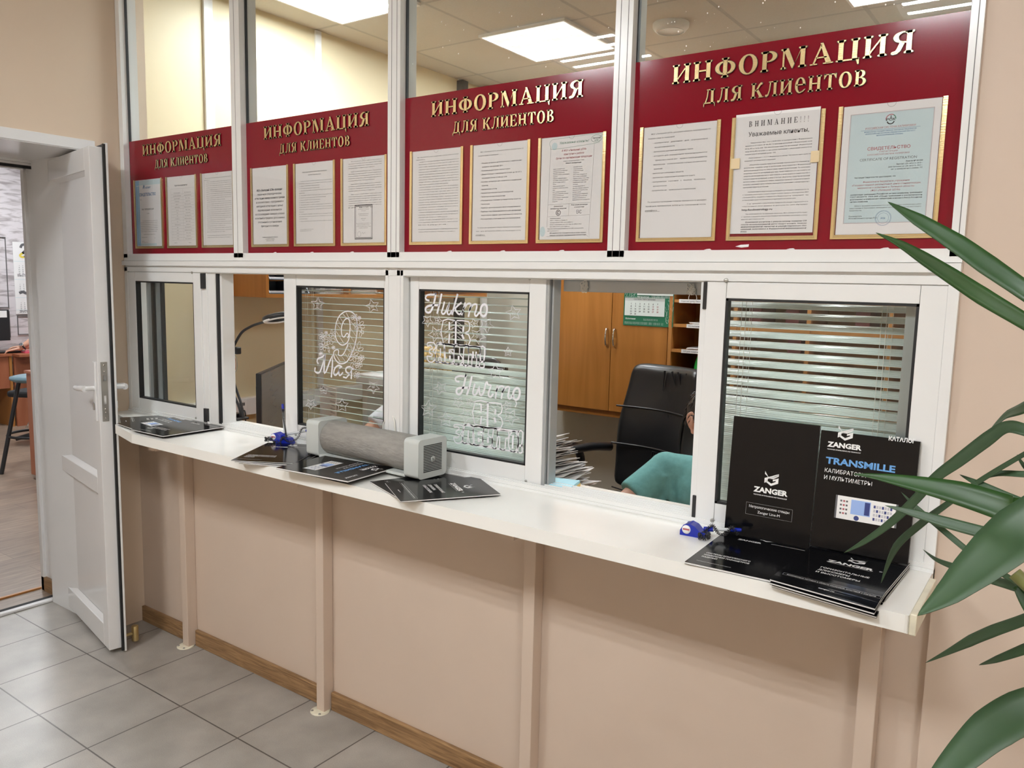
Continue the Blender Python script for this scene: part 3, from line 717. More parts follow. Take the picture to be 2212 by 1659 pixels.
def dense(p):
    p.para(LAB, 14, 183, 20, 7.5, 3.1, ind=6, last=0.22, bold=0.004)
    y = 34
    for blk, b in ((D1, 0), (D2, 0), (D3, 0), (D4, 0)): y = p.para(blk, 26, 184, y, 7.6, 3.0, ind=0, last=0.75, bold=0.006 if b else 0.002)
    p.para(D5, 26, 184, y + 6, 7.6, 3.0, ind=0, last=0.94, bold=0.008)
px = -0.911
t = sheet(px, 'certificate with a blue left border, first sheet on the leftmost crimson board'); p = Pg(px)
p.r(2, 30, 2, 272, 'midblue'); p.r(30, 189, 2, 22, 'paleblue', 0.0001); p.r(30, 150, 262, 272, 'paleblue', 0.0001)
p.line([(10, 24), (58, 22)], 2, 'paper', sm=0); p.line([(20, 24), (20, 258)], 3, 'paleblue', sm=0)
p.t('СВИДЕТЕЛЬСТВО', 30, 66, 16, 'inkblue', w=124, bold=0.03); p.line([(58, 36), (66, 20), (64, 36), (72, 22), (70, 36)], 2.4, 'inkblue'); p.t('аспект', 78, 36, 12, 'inkblue', bold=0.02)
p.t('выдано', 34, 82, 4); p.t('ФБУ "ЛИПЕЦКИЙ ЦСМ"', 92, 124, 8, al='C', bold=0.02); p.t('г. Липецк', 92, 140, 5, al='C')
p.para(['Настоящее Свидетельство удостоверяет, что', 'вышеуказанная организация включена в Реестр участников', 'системы поверки средств измерений и является участником', 'добровольной системы на территории Российской Федерации', 'в области метрологии и соответствует требованиям', 'нормативных документов и стандартов системы', 'сертификации и оценки соответствия'], 34, 160, 170, 7.4, 4.0, ind=14, last=0.95)
p.t('Свидетельство выдано 22 января 2019 года', 98, 226, 4.2, al='C'); p.t('Руководитель органа', 38, 238, 4); p.t('М.П.', 135, 242, 4); p.t('Секретарь', 38, 254, 4); p.t('Председатель комиссии', 38, 259, 4); p.line(circ(98, 244, 12), 0.4, 'paleblue', True)
p.fin(t)
px += 0.2402
t = sheet(px, 'typed table with many ruled rows, second sheet on the leftmost crimson board'); p = Pg(px)
p.t('Карточка предприятия', 96, 38, 8, al='C', bold=0.012)
rows = ['Полное наименование', 'Сокращенное наименование', 'Юридический адрес', 'Почтовый адрес', 'Директор', 'Главный бухгалтер', 'Телефон', 'ИНН', 'КПП', 'Расчетный счет', 'Банк', 'Корреспондентский', 'БИК', 'ОКПО', 'ОКОНХ', 'ОГРН', 'ОКТМО']
for i, rw in enumerate(rows):
    y = 66 + i * 11.4
    p.line([(24, y + 4), (182, y + 4)], 0.35, 'inkgrey', sm=0); p.t(rw, 66, y, 4.0, al='C'); p.t(['ФБУ «Липецкий ЦСМ»', 'Федеральное бюджетное', '398017, г. Липецк', 'отдел расчетов'][i % 4], 140, y, 4.0, al='C')
p.line([(108, 50), (108, 252)], 0.35, 'inkgrey', sm=0); p.line([(24, 48), (24, 252)], 0.3, 'inkgrey', sm=0); p.line([(182, 48), (182, 252)], 0.3, 'inkgrey', sm=0); p.line([(24, 48), (182, 48)], 0.3, 'inkgrey', sm=0)
p.t('Директор', 40, 264, 4.2); p.t('Подпись', 140, 264, 4.2); p.fin(t)
px += 0.2402
t = sheet(px, 'densely typed page, third sheet on the leftmost crimson board'); p = Pg(px); dense(p); p.fin(t)
px = -0.118
t = sheet(px, 'page with large centred text, first sheet on the second crimson board from the left'); p = Pg(px)
for i, (l, b) in enumerate([('ФБУ «Липецкий ЦСМ» проводит', 0.02), ('первичную (периодическую)', 0.0), ('аттестацию камер соляного тумана', 0.012), ('в соответствии с программой и', 0), ('методикой аттестации с целью', 0), ('подтверждения возможности', 0), ('воспроизведения камерой условий', 0), ('испытаний в пределах допускаемых', 0), ('отклонений и установления', 0), ('пригодности камеры', 0)]):
    p.t(l, 96, 84 + i * 14.2, 10, al='C', w=min(168, 4.9 * len(l) + 12), bold=b)
p.t('По вопросам проведения работ обращаться', 96, 250, 4, al='C', bold=0.02); p.t('в отдел МОП по телефону:', 96, 256.5, 4, al='C', bold=0.02); p.t('8(4742)567545, 567506', 96, 263, 4.6, al='C'); p.fin(t)
px += 0.2402
t = sheet(px, 'numbered list of services, middle sheet on the second crimson board from the left'); p = Pg(px)
p.t('Отдел метрологического обеспечения производства', 98, 32, 4.4, al='C', bold=0.01, w=124); p.t('оказывает следующие услуги:', 98, 42, 4.4, al='C', bold=0.01)
ls = ['1.   Оценка состояния измерений в аналитических, измерительных', 'лабораториях и лабораториях производственного и аналитического контроля', '2.   Поверка (калибровка) средств измерений', '3.   Аттестация испытательного оборудования', '4.   Разработка программ и методик аттестации испытательного', 'оборудования', '5.   Испытания средств измерений в целях утверждения типа', '6.   Разработка и аттестация методик (методов) измерений', '7.   Метрологическая экспертиза документации', '8.   Разработка методик поверки, калибровки', '9.   Проведение работ по оценке и подтверждению компетентности', 'аккредитованных лиц по метрологии, организации и участие в проведении', 'приоритетных работ в соответствии с требованиями АСП и ГОСТ ИСО/МЭК', '17025-2019', '10.  Проведение измерений, испытаний чистых помещений, боксов', 'микробиологической безопасности I, II, III классов, чистых зон', 'систем вентиляции', '11.  Консультационные услуги в области обеспечения единства измерений']
for i, l in enumerate(ls): p.t(l, 18, 62 + i * 8.0, 3.2, w=168 if len(l) > 56 else len(l) * 2.45)
p.t('Телефон для справок: 567545, 567 505, 567 506', 22, 226, 3.2); p.t('Внутренний номер телефона: 139, 138', 22, 231, 3.2); p.fin(t)
px += 0.2402
t = sheet(px, 'text page with a grey framed certificate printed below, third sheet on the second crimson board'); p = Pg(px)
y = 12
for blk in (['ФБУ «Липецкий ЦСМ» проводит оценку состояния измерений в', 'лабораториях в соответствии с МИ 2427-2022 «Оценка состояния измерений', 'в испытательных, измерительных лабораториях и лабораториях', 'производственного и аналитического контроля».'], ['Оценка состояния измерений является одной из форм независимого', 'подтверждения выполнения лабораторией требований законодательства', 'Российской Федерации об обеспечении единства измерений и технического', 'регулирования применительно к конкретным нормативным объектам и', 'измеряемым показателям.'], ['Целью оценки состояния измерений является установление и', 'подтверждение соответствия условий выполнения измерений в лаборатории', 'в соответствии с требованиями по деятельности с учетом действующих', 'нормативных правовых актов и документов по стандартизации.'],
            ['Оценку состояния измерений проводят государственные научные', 'метрологические институты и государственные региональные центры', 'стандартизации, метрологии и испытаний (сертифицированные) и реестре', 'государственного центра Росстандарта - ФГБУ «ВНИИМС». ФБУ', '«Липецкий ЦСМ» уполномочено выполнять работы по оценке состояния', 'измерений в лабораториях в соответствии с МИ 2427-2022, свидетельство', '№ 8-22.']):
    y = p.para(blk, 26, 178, y, 7.2, 3.1, ind=12, last=0.8) + 4
y0, y1, xa, xb = 152, 262, 56, 136
for k, (o, w) in enumerate(((0, 3.2), (5, 1.2))): p.line([(xa + o, y0 + o), (xb - o, y0 + o), (xb - o, y1 - o), (xa + o, y1 - o)], w, 'inkgrey', True, 0)
for k in range(26): p.line(circ(xa + 2 + k * 3.04, y0 + 2.5, 2, 2, 6), 0.8, 'inkgrey', True, 0); p.line(circ(xa + 2 + k * 3.04, y1 - 2.5, 2, 2, 6), 0.8, 'inkgrey', True, 0)
for i, l in enumerate(['ФЕДЕРАЛЬНОЕ АГЕНТСТВО', 'ПО ТЕХНИЧЕСКОМУ РЕГУЛИРОВАНИЮ', 'И МЕТРОЛОГИИ', '', 'ФБУ «ВСЕРОССИЙСКИЙ ИНСТИТУТ', 'МЕТРОЛОГИЧЕСКОЙ СЛУЖБЫ»', '', 'СВИДЕТЕЛЬСТВО', '№ 8-22', '', 'Настоящее свидетельство удостоверяет, что', 'Федеральное бюджетное учреждение', 'уполномочено проводить оценку состояния', 'измерений в лабораториях']):
    if l: p.t(l, 96, 162 + i * 5.0, 2.6, 'inkgrey', al='C', w=min(66, len(l) * 1.75))
p.line(circ(76, 246, 8), 0.5, 'inkgrey', True); p.line([(88, 244), (92, 240), (95, 246), (100, 241), (104, 244)], 0.5, 'inkgrey'); p.fin(t)
px = 0.674
t = sheet(px, 'densely typed page, first sheet on the third crimson board from the left'); p = Pg(px); dense(p); p.fin(t)
px += 0.2392
LST = ['- Машины и прессы испытательные с наибольшим', 'пределом измерений 200 т.', '- Колонки раздаточные сжатым газом.', '- Динамометры электронные от 0,01 до 50 кН с', 'погрешностями от 0,06 до 2,5%.', '- Комплект аппаратуры для статического зондирования', 'грунтов.', '- Анализаторы ртути.', '- Анализаторы влажности нефтепродуктов.', '- Титраторы кулонометрические.', '- Измерители степени пучинистости грунтов.', '- Тепломеры.', '- Приборы испытательные автоматизированные.', '- Приборы многофункциональные для измерений', 'параметров жидких (расплавленных) металлов.', '- Расходомеры, счетчики газа ультразвуковые.']
t = sheet(px, 'bold dashed list, middle sheet on the third crimson board from the left'); p = Pg(px)
p.para(['ФБУ «Липецкий ЦСМ» расширил область аккредитации по', 'поверке средств измерений:'], 18, 178, 22, 10.5, 4.2, ind=8, last=0.46)
for i, l in enumerate(LST): p.t(l, 28 if l[0] == '-' else 33, 54 + i * 10.6, 4.5, w=146 if len(l) > 40 else len(l) * 3.05, bold=0.014)
p.para(['По вопросам проведения поверки обращаться по номерам', 'телефонов: 8(4742)567554, 567505 и по электронной почте:'], 14, 176, 238, 10, 4.2, ind=6, last=1.0); p.t('priemka@lcsm.ru', 14, 259, 4.6, bold=0.016); p.r(14, 50, 260, 260.5); p.fin(t)
px += 0.2392
t = sheet(px, 'sheet with a drawn scroll outline and green heading on the third crimson board'); p = Pg(px)
p.line([(34, 6), (178, 2), (184, 10), (180, 22), (168, 26), (42, 32), (30, 26), (26, 14), (34, 6)], 0.6, 'inkgreen'); p.line([(166, 26), (158, 250), (148, 262), (24, 266)], 0.5, 'inkgrey', sm=2); p.line([(30, 28), (24, 240)], 0.5, 'inkgrey', sm=0)
p.m('paleblue').poly([(p.x + a / 1000, p.z - b / 1000) for a, b in circ(42, 24, 9, 10, 14)][:-1], fp, 0.0001); p.m('paleblue').poly([(p.x + a / 1000, p.z - b / 1000) for a, b in circ(10, 252, 9, 14, 14)][:-1], fp, 0.0001)
p.t('Уважаемые клиенты!', 58, 20, 9, 'inkgreen', w=92, sh=0.3); p.line(circ(172, 14, 16, 9), 0.8, 'inkgreen', True); p.t('Липецкий', 172, 14, 5, 'ink', 'C', bold=0.02); p.t('ЦСМ', 172, 20, 5, 'inkgreen', 'C', bold=0.02)
for i, l in enumerate(['В ФБУ «Липецкий ЦСМ»', 'приступил к работе', 'Орган по сертификации продукции']): p.t(l, 104, 40 + i * 9.6, 6.6, 'inkred', 'C', sh=0.3, bold=0.01)
p.t('Аттестат аккредитации RA.RU.11НА65', 104, 67, 3.6, al='C'); p.t('Область аккредитации:', 104, 73, 4.4, al='C', bold=0.015, sh=0.2)
A = ['зерно и продукты его', 'переработки (мукомольно-', 'крупяная продукция);', 'хлебобулочные и макаронные', 'изделия;', 'свежие и переработанные', 'картофель, овощи, бахчевые,', 'фрукты, ягоды, грибы и', 'орехи;', 'кондитерские изделия', 'мучные и сахаристые, сахар,', 'мед;', 'мясо, мясная продукция,', 'изделия кулинарные из мяса;', 'корма растительного', 'происхождения, комбикорма;', 'молоко и молочные', 'продукты;']
Bq = ['винодельческая,', 'ликероводочная,', 'слабоалкогольная', 'продукция;', 'мясо птицы, продукты из', 'мяса птицы, кулинарные', 'изделия из мяса птицы, яйца', 'и продукты их переработки;', 'минеральная вода, вода', 'питьевая;', 'соковая продукция из', 'фруктов и овощей, продукты', 'переработки фруктов, ягод,', 'овощей, грибов', '(плодоовощная продукция);', 'масложировая продукция;', 'пищевые концентраты и', 'пряноароматические продукты']
for i, l in enumerate(A): p.t(l, 40, 86 + i * 5.1, 3.5, sh=0.15)
for i, l in enumerate(Bq): p.t(l, 104, 84 + i * 5.1, 3.5, sh=0.15)
p.line([(26, 180), (160, 178)], 0.4, 'inkgrey', sm=0); p.line([(26, 212), (158, 210)], 0.4, 'inkgrey', sm=0); p.line([(94, 179), (93, 211)], 0.4, 'inkgrey', sm=0)
for i, l in enumerate(['Добровольная', 'сертификация продукции']): p.t(l, 60, 186 + i * 6, 4.2, al='C', sh=0.25, bold=0.012)
for i, l in enumerate(['Регистрация декларации', 'о соответствии']): p.t(l, 126, 184 + i * 6, 4.2, al='C', sh=0.25, bold=0.012)
p.line(circ(60, 202, 7), 1.6, 'ink', True); p.line(circ(60, 202, 3.4, 3.4, 14, 40, 320), 1.8); p.t('ЕАС', 126, 206, 13, al='C', w=15)
for i, l in enumerate(['Контактные данные:', '398017, г. Липецк, ул. Гришина, 9а', 'приемная 8(4742)43-12-82, e-mail: lcsm@lcsm.ru', 'Орган по сертификации: каб. 504 (5 этаж) тел. (4742) 43-48-65,', 'факс (4742) 43-27-47, e-mail: cert@lcsm.ru', 'Подробная информация размещена на сайте ФБУ «Липецкий ЦСМ»', 'сайт http://www.lcsm.ru/']): p.t(l, 34 if i < 5 else 26, 218 + i * 5.6, 3.5, sh=0.15, bold=0.012 if not i else 0)
for i, l in enumerate(['Мы надеемся на сотрудничество и готовы оказать', 'помощь в вопросах подтверждения соответствия']): p.t(l, 92, 258 + i * 6, 4.2, al='C', sh=0.25, bold=0.014, w=116)
p.fin(t)
px = 1.462
t = sheet(px, 'dashed list of instruments with wide line spacing, first sheet on the rightmost crimson board'); p = Pg(px)
p.para(['ФБУ «Липецкий ЦСМ» расширил область аккредитации по', 'поверке средств измерений:'], 12, 176, 19, 10.4, 4.3, ind=8, last=0.44)
for i, (l, w) in enumerate([('- измерители   давления   для   определения', 144), ('водонепроницаемости;', 54), ('- анализаторы давления насыщенных паров;', 108), ('- аппараты для определения газопроницаемости', 144), ('формовочных смесей (коэффициента газопроницаемости);', 140), ('- анализаторы фотометрические счетные механических', 144), ('примесей;', 24), ('- анализаторы взвешенных веществ;', 86), ('- анализаторы коррозионной активности грунта;', 116), ('- калориметры   сжигания   с   бомбой,   бомбовые,', 144), ('автоматические;', 38), ('- калориметры дифференциальные сканирующие.', 120)]):
    p.t(l, 26 if l[0] == '-' else 31, 41 + i * 10.6, 4.3, w=w)
p.para(['По вопросам проведения поверки обращаться по номерам', 'телефонов: 8(4742)567554, 567506 и по электронной почте:'], 12, 174, 186, 10.4, 4.2, ind=6, last=1.0, bold=0.004); p.t('priemka@lcsm.ru', 12, 207, 4.6, bold=0.016); p.r(12, 52, 208, 208.6); p.fin(t)
px += 0.2397
t = sheet(px, 'notice headed by capitals with exclamation marks, taped at both edges, rightmost crimson board', z1=1.976, z0=1.701, x0=0.0085, x1=0.2005); p = Pg(px, 1.976)
X = p.x + 0.03
mbk = p.m('ink')
GL['!'] = (0.3, [[(0.09, 1.0), (0.21, 1.0), (0.17, 0.3), (0.13, 0.3)], _rc(0.09, 0.0, 0.21, 0.12)])
_s = SW
serif(mbk, 'ВНИМАНИЕ!!!', X, X + 0.136, 1.976 - 0.030, 0.0125, fp, d=0.0003, gap=0.62, thick=0.0)
p.t('Уважаемые клиенты,', 30, 52, 14, w=138, bold=0.008)
p.para(['Уведомляем Вас, что с 24.09.2020, в соответствии с Федеральным', 'законом от 27.12.2019  № 496-ФЗ "О внесении изменений в Федеральный закон', '№102-ФЗ от 26.06.2008  "Об обеспечении единства измерений" (Федеральный', 'закон №102-ФЗ), вступают в силу новые требования к оформлению результатов', 'поверки средств измерений (далее - СИ).'], 24, 176, 68, 6.4, 3.2, ind=12, last=0.48, bold=0.004)
p.para(['Новая редакция ч. 4 ст.13 Федерального закона "Об обеспечении единства', 'измерений" регламентирует следующее:'], 24, 176, 102, 6.4, 3.2, ind=10, last=0.48)
p.para(['«Результаты поверки средств измерений подтверждаются сведениями о', 'результатах поверки средств измерений, включенными в Федеральный', 'информационный фонд по обеспечению единства измерений. По заявлению', 'владельца средства измерений или лица, представившего его на поверку, на', 'средство измерений наносится знак поверки, и (или) выдается свидетельство о', 'поверке средства измерений, и (или) в паспорт (формуляр) средства измерений', 'вносится запись о проведенной поверке, заверяемая подписью поверителя и знаком', 'поверки, с указанием даты поверки, или выдается извещение о непригодности к', 'применению средства измерений»'], 24, 176, 118, 6.4, 3.2, ind=12, last=0.4, bold=0.004)
p.para(['Своевременное надлежащее исполнение договорных обязательств по', 'оформлению результатов поверки следует считать передачу Исполнителем (ФБУ', '«Липецкий ЦСМ») сведений о поверке СИ в Федеральный информационный фонд', 'по обеспечению единства измерений в установленный договором срок.'], 24, 176, 180, 6.2, 3.2, ind=12, last=0.82)
p.para(['С информацией о результатах поверки СИ можно ознакомиться в', 'электронной базе данных в доступе по сети Интернет'], 24, 176, 207, 6.2, 3.2, ind=12, last=1.0)
p.t('http:fundmetrology.ru', 24, 222, 6.4, bold=0.02, w=72)
p.para(['При необходимости, по заявлению Заказчика, ФБУ «Липецкий ЦСМ» будет', 'оформлять и выдавать результаты поверки на бумажных носителях и (или)', 'наносить знак поверки на СИ.'], 24, 176, 231, 6.0, 3.2, ind=10, last=0.36)
p.para(['Бумажные носители с результатами поверки СИ', 'после вышеуказанной даты будут носить только', 'информационный характер и недействительны без', 'сведений, включенных в Федеральный информационный', 'фонд.'], 24, 176, 250, 5.4, 4.0, ind=10, last=0.1, bold=0.016, sh=0.25)
p.r(-8, 14, 100, 124, 'tape', 0.0034); p.r(176, 195, 96, 121, 'tape', 0.0034); p.fin(t)
px += 0.2397
t = sheet(px, 'pale blue certificate with thin red frame and round stamp on the rightmost crimson board'); p = Pg(px)
p.r(15, 178, 18, 250, 'paleblue', 0.0001); p.line([(15, 18), (178, 18), (178, 250), (15, 250)], 0.6, 'inkred', True, 0); p.line([(16.5, 19.5), (176.5, 19.5), (176.5, 248.5), (16.5, 248.5)], 0.25, 'inkred', True, 0)
p.line(circ(96, 34, 9.5, 9.5, 16, 180, 300), 1.6, 'inkred'); p.line(circ(96, 34, 9.5, 9.5, 8, 300, 360), 1.6, 'inkgreen'); p.line(circ(96, 37, 7, 7, 10, 20, 160), 2.2, 'ink'); p.t('РСК', 96, 37, 7, al='C', w=19, bold=0.03); p.line([(96, 33), (96, 27)], 1.6, sm=0)
p.t('РОССИЙСКАЯ СИСТЕМА КАЛИБРОВКИ', 96, 52, 5.4, 'inkred', 'C', w=98); p.line([(38, 54), (154, 54)], 0.5, 'inkblue', sm=0)
for i, (l, w) in enumerate([('ФЕДЕРАЛЬНОЕ ГОСУДАРСТВЕННОЕ УНИТАРНОЕ ПРЕДПРИЯТИЕ', 102), ('«ВСЕРОССИЙСКИЙ НАУЧНО-ИССЛЕДОВАТЕЛЬСКИЙ ИНСТИТУТ', 98), ('МЕТРОЛОГИЧЕСКОЙ СЛУЖБЫ»', 52)]): p.t(l, 96, 58.5 + i * 4.3, 3.4, 'inkblue', 'C', w=w, bold=0.01)
p.t('СВИДЕТЕЛЬСТВО', 96, 96, 8.8, 'inkred', 'C', w=84, bold=0.012); p.t('О РЕГИСТРАЦИИ', 96, 101.5, 4, 'inkred', 'C', w=36); p.t('В РОССИЙСКОЙ СИСТЕМЕ КАЛИБРОВКИ', 96, 107, 4, 'inkred', 'C', w=82)
p.t('CERTIFICATE OF REGISTRATION', 96, 118, 7.4, 'inkgrey', 'C', w=112)
for i, (l, w) in enumerate([('Реестр № 001550', 32), ('Внесено «20» августа 2018 г.', 50), ('Действительно до «20» августа, 2023 г.', 66), ('Шифр калибровочного клейма: ЛЛ', 60)]): p.t(l, 164, 124.5 + i * 5, 4, 'ink', 'R', w=w, bold=0.014 if not i else 0)
p.t('Настоящее Свидетельство удостоверяет, что', 32, 154, 4.2, w=82, bold=0.01)
for i, (l, w) in enumerate([('Федеральное бюджетное учреждение', 92), ('«Государственный региональный центр стандартизации,', 136), ('метрологии и испытаний в Липецкой области»', 112), ('(ФБУ «Липецкий ЦСМ»)', 58)]): p.t(l, 96, 164 + i * 6.2, 4.9, 'inkred', 'C', w=w)
p.para(['соответствует требованиям Российской системы калибровки, требованиям', 'ГОСТ ИСО/МЭК 17025-2009 «Общие требования к компетентности', 'испытательных и калибровочных лабораторий» и внесено в Реестр Российской', 'системы калибровки.'], 26, 168, 190, 5, 4, ind=0, last=0.26, bold=0.012)
p.para(['Область признания компетентности в части выполнения калибровочных работ', 'представлена в Приложении, являющемся неотъемлемой частью настоящего', 'Свидетельства.'], 26, 168, 214, 4.8, 3.6, 'inkgrey', ind=10, last=0.18)
p.t('Руководитель', 26, 236, 4); p.t('Исполнительного органа РСК', 26, 240.5, 4)
for rr in (16, 14.6, 11): p.line(circ(96, 240, rr), 0.4, 'inkblue', True)
p.t('РСК', 96, 242, 4.6, 'inkblue', 'C', bold=0.02); p.fin(t)

# ---------------------------------------------------------------- white paper cut-outs stuck on the panes
YD = 0.0112
fd = wallfn(YD)
DECAL_TOP=[(6,[(742,1513),(731,1515),(727,1522),(733,1529),(748,1532),(763,1532),(770,1536)],0),(7,[(770,1536),(765,1515),(758,1494),(749,1479),(738,1475),(729,1479),(728,1488),(737,1495),(756,1499),(782,1500)],0),(7,[(793,1534),(786,1505),(776,1475)],0),(6,[(805,1510),(799,1491),(794,1478),(802,1473),(813,1484),(825,1510),(819,1487),(818,1476),(826,1473),(837,1485)],0),(7,[(857,1535),(849,1512),(837,1474)],0),(6,[(872,1510),(849,1493),(857,1479),(867,1475),(879,1485)],0),(6,[(887,1510),(881,1492),(875,1474)],0),(6,[(881,1491),(896,1507),(909,1508),(906,1490),(901,1470)],0),(6,[(904,1489),(917,1505),(932,1507),(930,1491),(925,1478),(931,1472),(942,1483)],0),(7,[(971,1490),(969,1482),(965,1476),(959,1473),(954,1474),(949,1477),(947,1484),(947,1491),(949,1499),(953,1505),(959,1508),(964,1508),(969,1504),(971,1497)],1),(4,[(801,1453),(846,1455),(902,1454),(904,1427),(893,1422),(893,1416),(904,1413),(902,1382),(803,1382)],1),(7,[(852,1455),(852,1382)],0),(6,[(826,1448),(826,1427)],0),(6,[(827,1412),(825,1386)],0),(7,[(882,1437),(881,1424)],0),(8,[(878,1412),(883,1402)],0),(4,[(827,1413),(828,1414)],0),(1.2,[(806,1446),(818,1452)],0),(1.2,[(830,1445),(846,1454)],0),(1.2,[(807,1434),(818,1440)],0),(1.2,[(830,1435),(846,1443)],0),(1.2,[(807,1423),(819,1429)],0),(1.2,[(830,1424),(846,1432)],0),(1.2,[(807,1412),(819,1418)],0),(1.2,[(831,1413),(846,1421)],0),(1.2,[(807,1400),(819,1406)],0),(1.2,[(831,1402),(846,1410)],0),(1.2,[(858,1450),(877,1441)],0),(1.2,[(858,1439),(877,1430)],0),(1.2,[(859,1428),(877,1419)],0),(1.2,[(859,1417),(877,1409)],0),(1.2,[(859,1407),(877,1398)],0),(1.2,[(886,1449),(899,1443)],0),(1.2,[(889,1396),(899,1389)],0),(1.2,[(807,1417),(846,1434)],0),(1.2,[(807,1388),(823,1397)],0),(4,[(738,1380),(765,1381),(771,1366),(760,1355),(771,1345),(766,1326),(753,1319),(740,1324),(736,1338),(752,1337),(758,1345),(746,1349),(747,1359),(758,1363),(751,1373),(738,1369)],1),(4,[(778,1379),(804,1379),(812,1323),(796,1324),(793,1337),(786,1337),(784,1323),(770,1323)],1),(5,[(791,1364),(791,1343)],0),(4,[(810,1378),(845,1378),(845,1365),(826,1364),(843,1353),(844,1330),(832,1322),(810,1322)],1),(7,[(828,1361),(828,1355)],0),(7,[(830,1344),(830,1334)],0),(4,[(848,1379),(868,1378),(868,1354),(880,1343),(879,1328),(865,1321),(848,1321)],1),(7,[(865,1345),(865,1336)],0),(4,[(886,1378),(903,1378),(902,1321),(885,1321)],1),(4,[(905,1378),(947,1378),(945,1356),(935,1356),(935,1324),(917,1322),(918,1355),(906,1356)],1),(6,[(922,1346),(921,1363)],0),(6,[(933,1347),(933,1363)],0),(5,[(948,1378),(966,1379),(963,1339),(964,1320),(947,1319),(948,1335),(950,1339)],1),(6,[(949,1335),(964,1337)],0),(6,[(776,1380),(948,1380)],0),(5,[(770,1322),(947,1319)],0),(2.2,[(719,1463),(735,1458),(749,1465),(747,1453),(761,1445),(744,1442),(738,1430),(730,1441),(712,1440),(724,1450)],1),(1.1,[(736,1454),(736,1452),(735,1450),(732,1450),(731,1450),(730,1451),(731,1452)],0),(1.1,[(742,1446),(739,1447),(738,1449),(739,1451),(741,1451),(742,1451),(743,1450)],0),(1.1,[(730,1446),(732,1447),(735,1447),(737,1446),(736,1444),(735,1443),(734,1444)],0),(2.2,[(785,1465),(787,1456),(797,1452),(786,1448),(785,1439),(777,1446),(765,1444),(771,1452),(765,1460),(777,1458)],1),(1.1,[(784,1454),(782,1453),(780,1453),(779,1454),(779,1455),(780,1456),(781,1456)],0),(1.1,[(780,1448),(779,1450),(780,1451),(782,1451),(783,1451),(783,1450),(783,1449)],0),(1.1,[(775,1454),(777,1453),(778,1452),(777,1451),(776,1450),(775,1450),(775,1451)],0),(2.2,[(738,1405),(757,1415),(758,1432),(775,1421),(796,1427),(787,1411),(800,1398),(777,1398),(764,1384),(759,1400)],1),(1.1,[(763,1412),(767,1411),(768,1409),(767,1407),(765,1406),(763,1406),(762,1408)],0),(1.1,[(779,1413),(776,1411),(773,1411),(771,1413),(771,1415),(773,1416),(775,1416)],0),(1.1,[(771,1402),(770,1405),(773,1407),(776,1408),(778,1406),(778,1405),(777,1404)],0),(2.2,[(918,1464),(927,1457),(940,1459),(933,1450),(939,1441),(926,1443),(917,1435),(916,1445),(904,1450),(916,1454)],1),(1.1,[(926,1454),(925,1452),(924,1451),(922,1451),(921,1452),(921,1453),(922,1454)],0),(1.1,[(927,1446),(925,1448),(925,1449),(927,1450),(928,1450),(929,1450),(929,1449)],0),(1.1,[(918,1449),(921,1450),(922,1449),(923,1447),(922,1446),(921,1446),(920,1446)],0),(2.2,[(984,1467),(983,1451),(999,1443),(980,1438),(974,1423),(963,1436),(943,1435),(956,1448),(950,1462),(968,1457)],1),(1.1,[(978,1449),(975,1447),(972,1448),(970,1450),(971,1451),(972,1452),(974,1452)],0),(1.1,[(969,1440),(969,1442),(971,1444),(974,1444),(976,1443),(976,1442),(975,1441)],0),(1.1,[(964,1450),(967,1448),(968,1446),(966,1444),(964,1444),(962,1444),(962,1445)],0),(2.2,[(969,1410),(948,1404),(943,1388),(931,1401),(909,1400),(923,1413),(915,1429),(935,1424),(952,1435),(951,1418)],1),(1.1,[(944,1407),(941,1409),(940,1412),(942,1414),(945,1414),(946,1413),(946,1412)],0),(1.1,[(929,1410),(933,1412),(936,1411),(937,1409),(936,1407),(934,1406),(932,1407)],0),(1.1,[(940,1419),(940,1416),(937,1414),(934,1415),(933,1416),(933,1418),(934,1418)],0)]
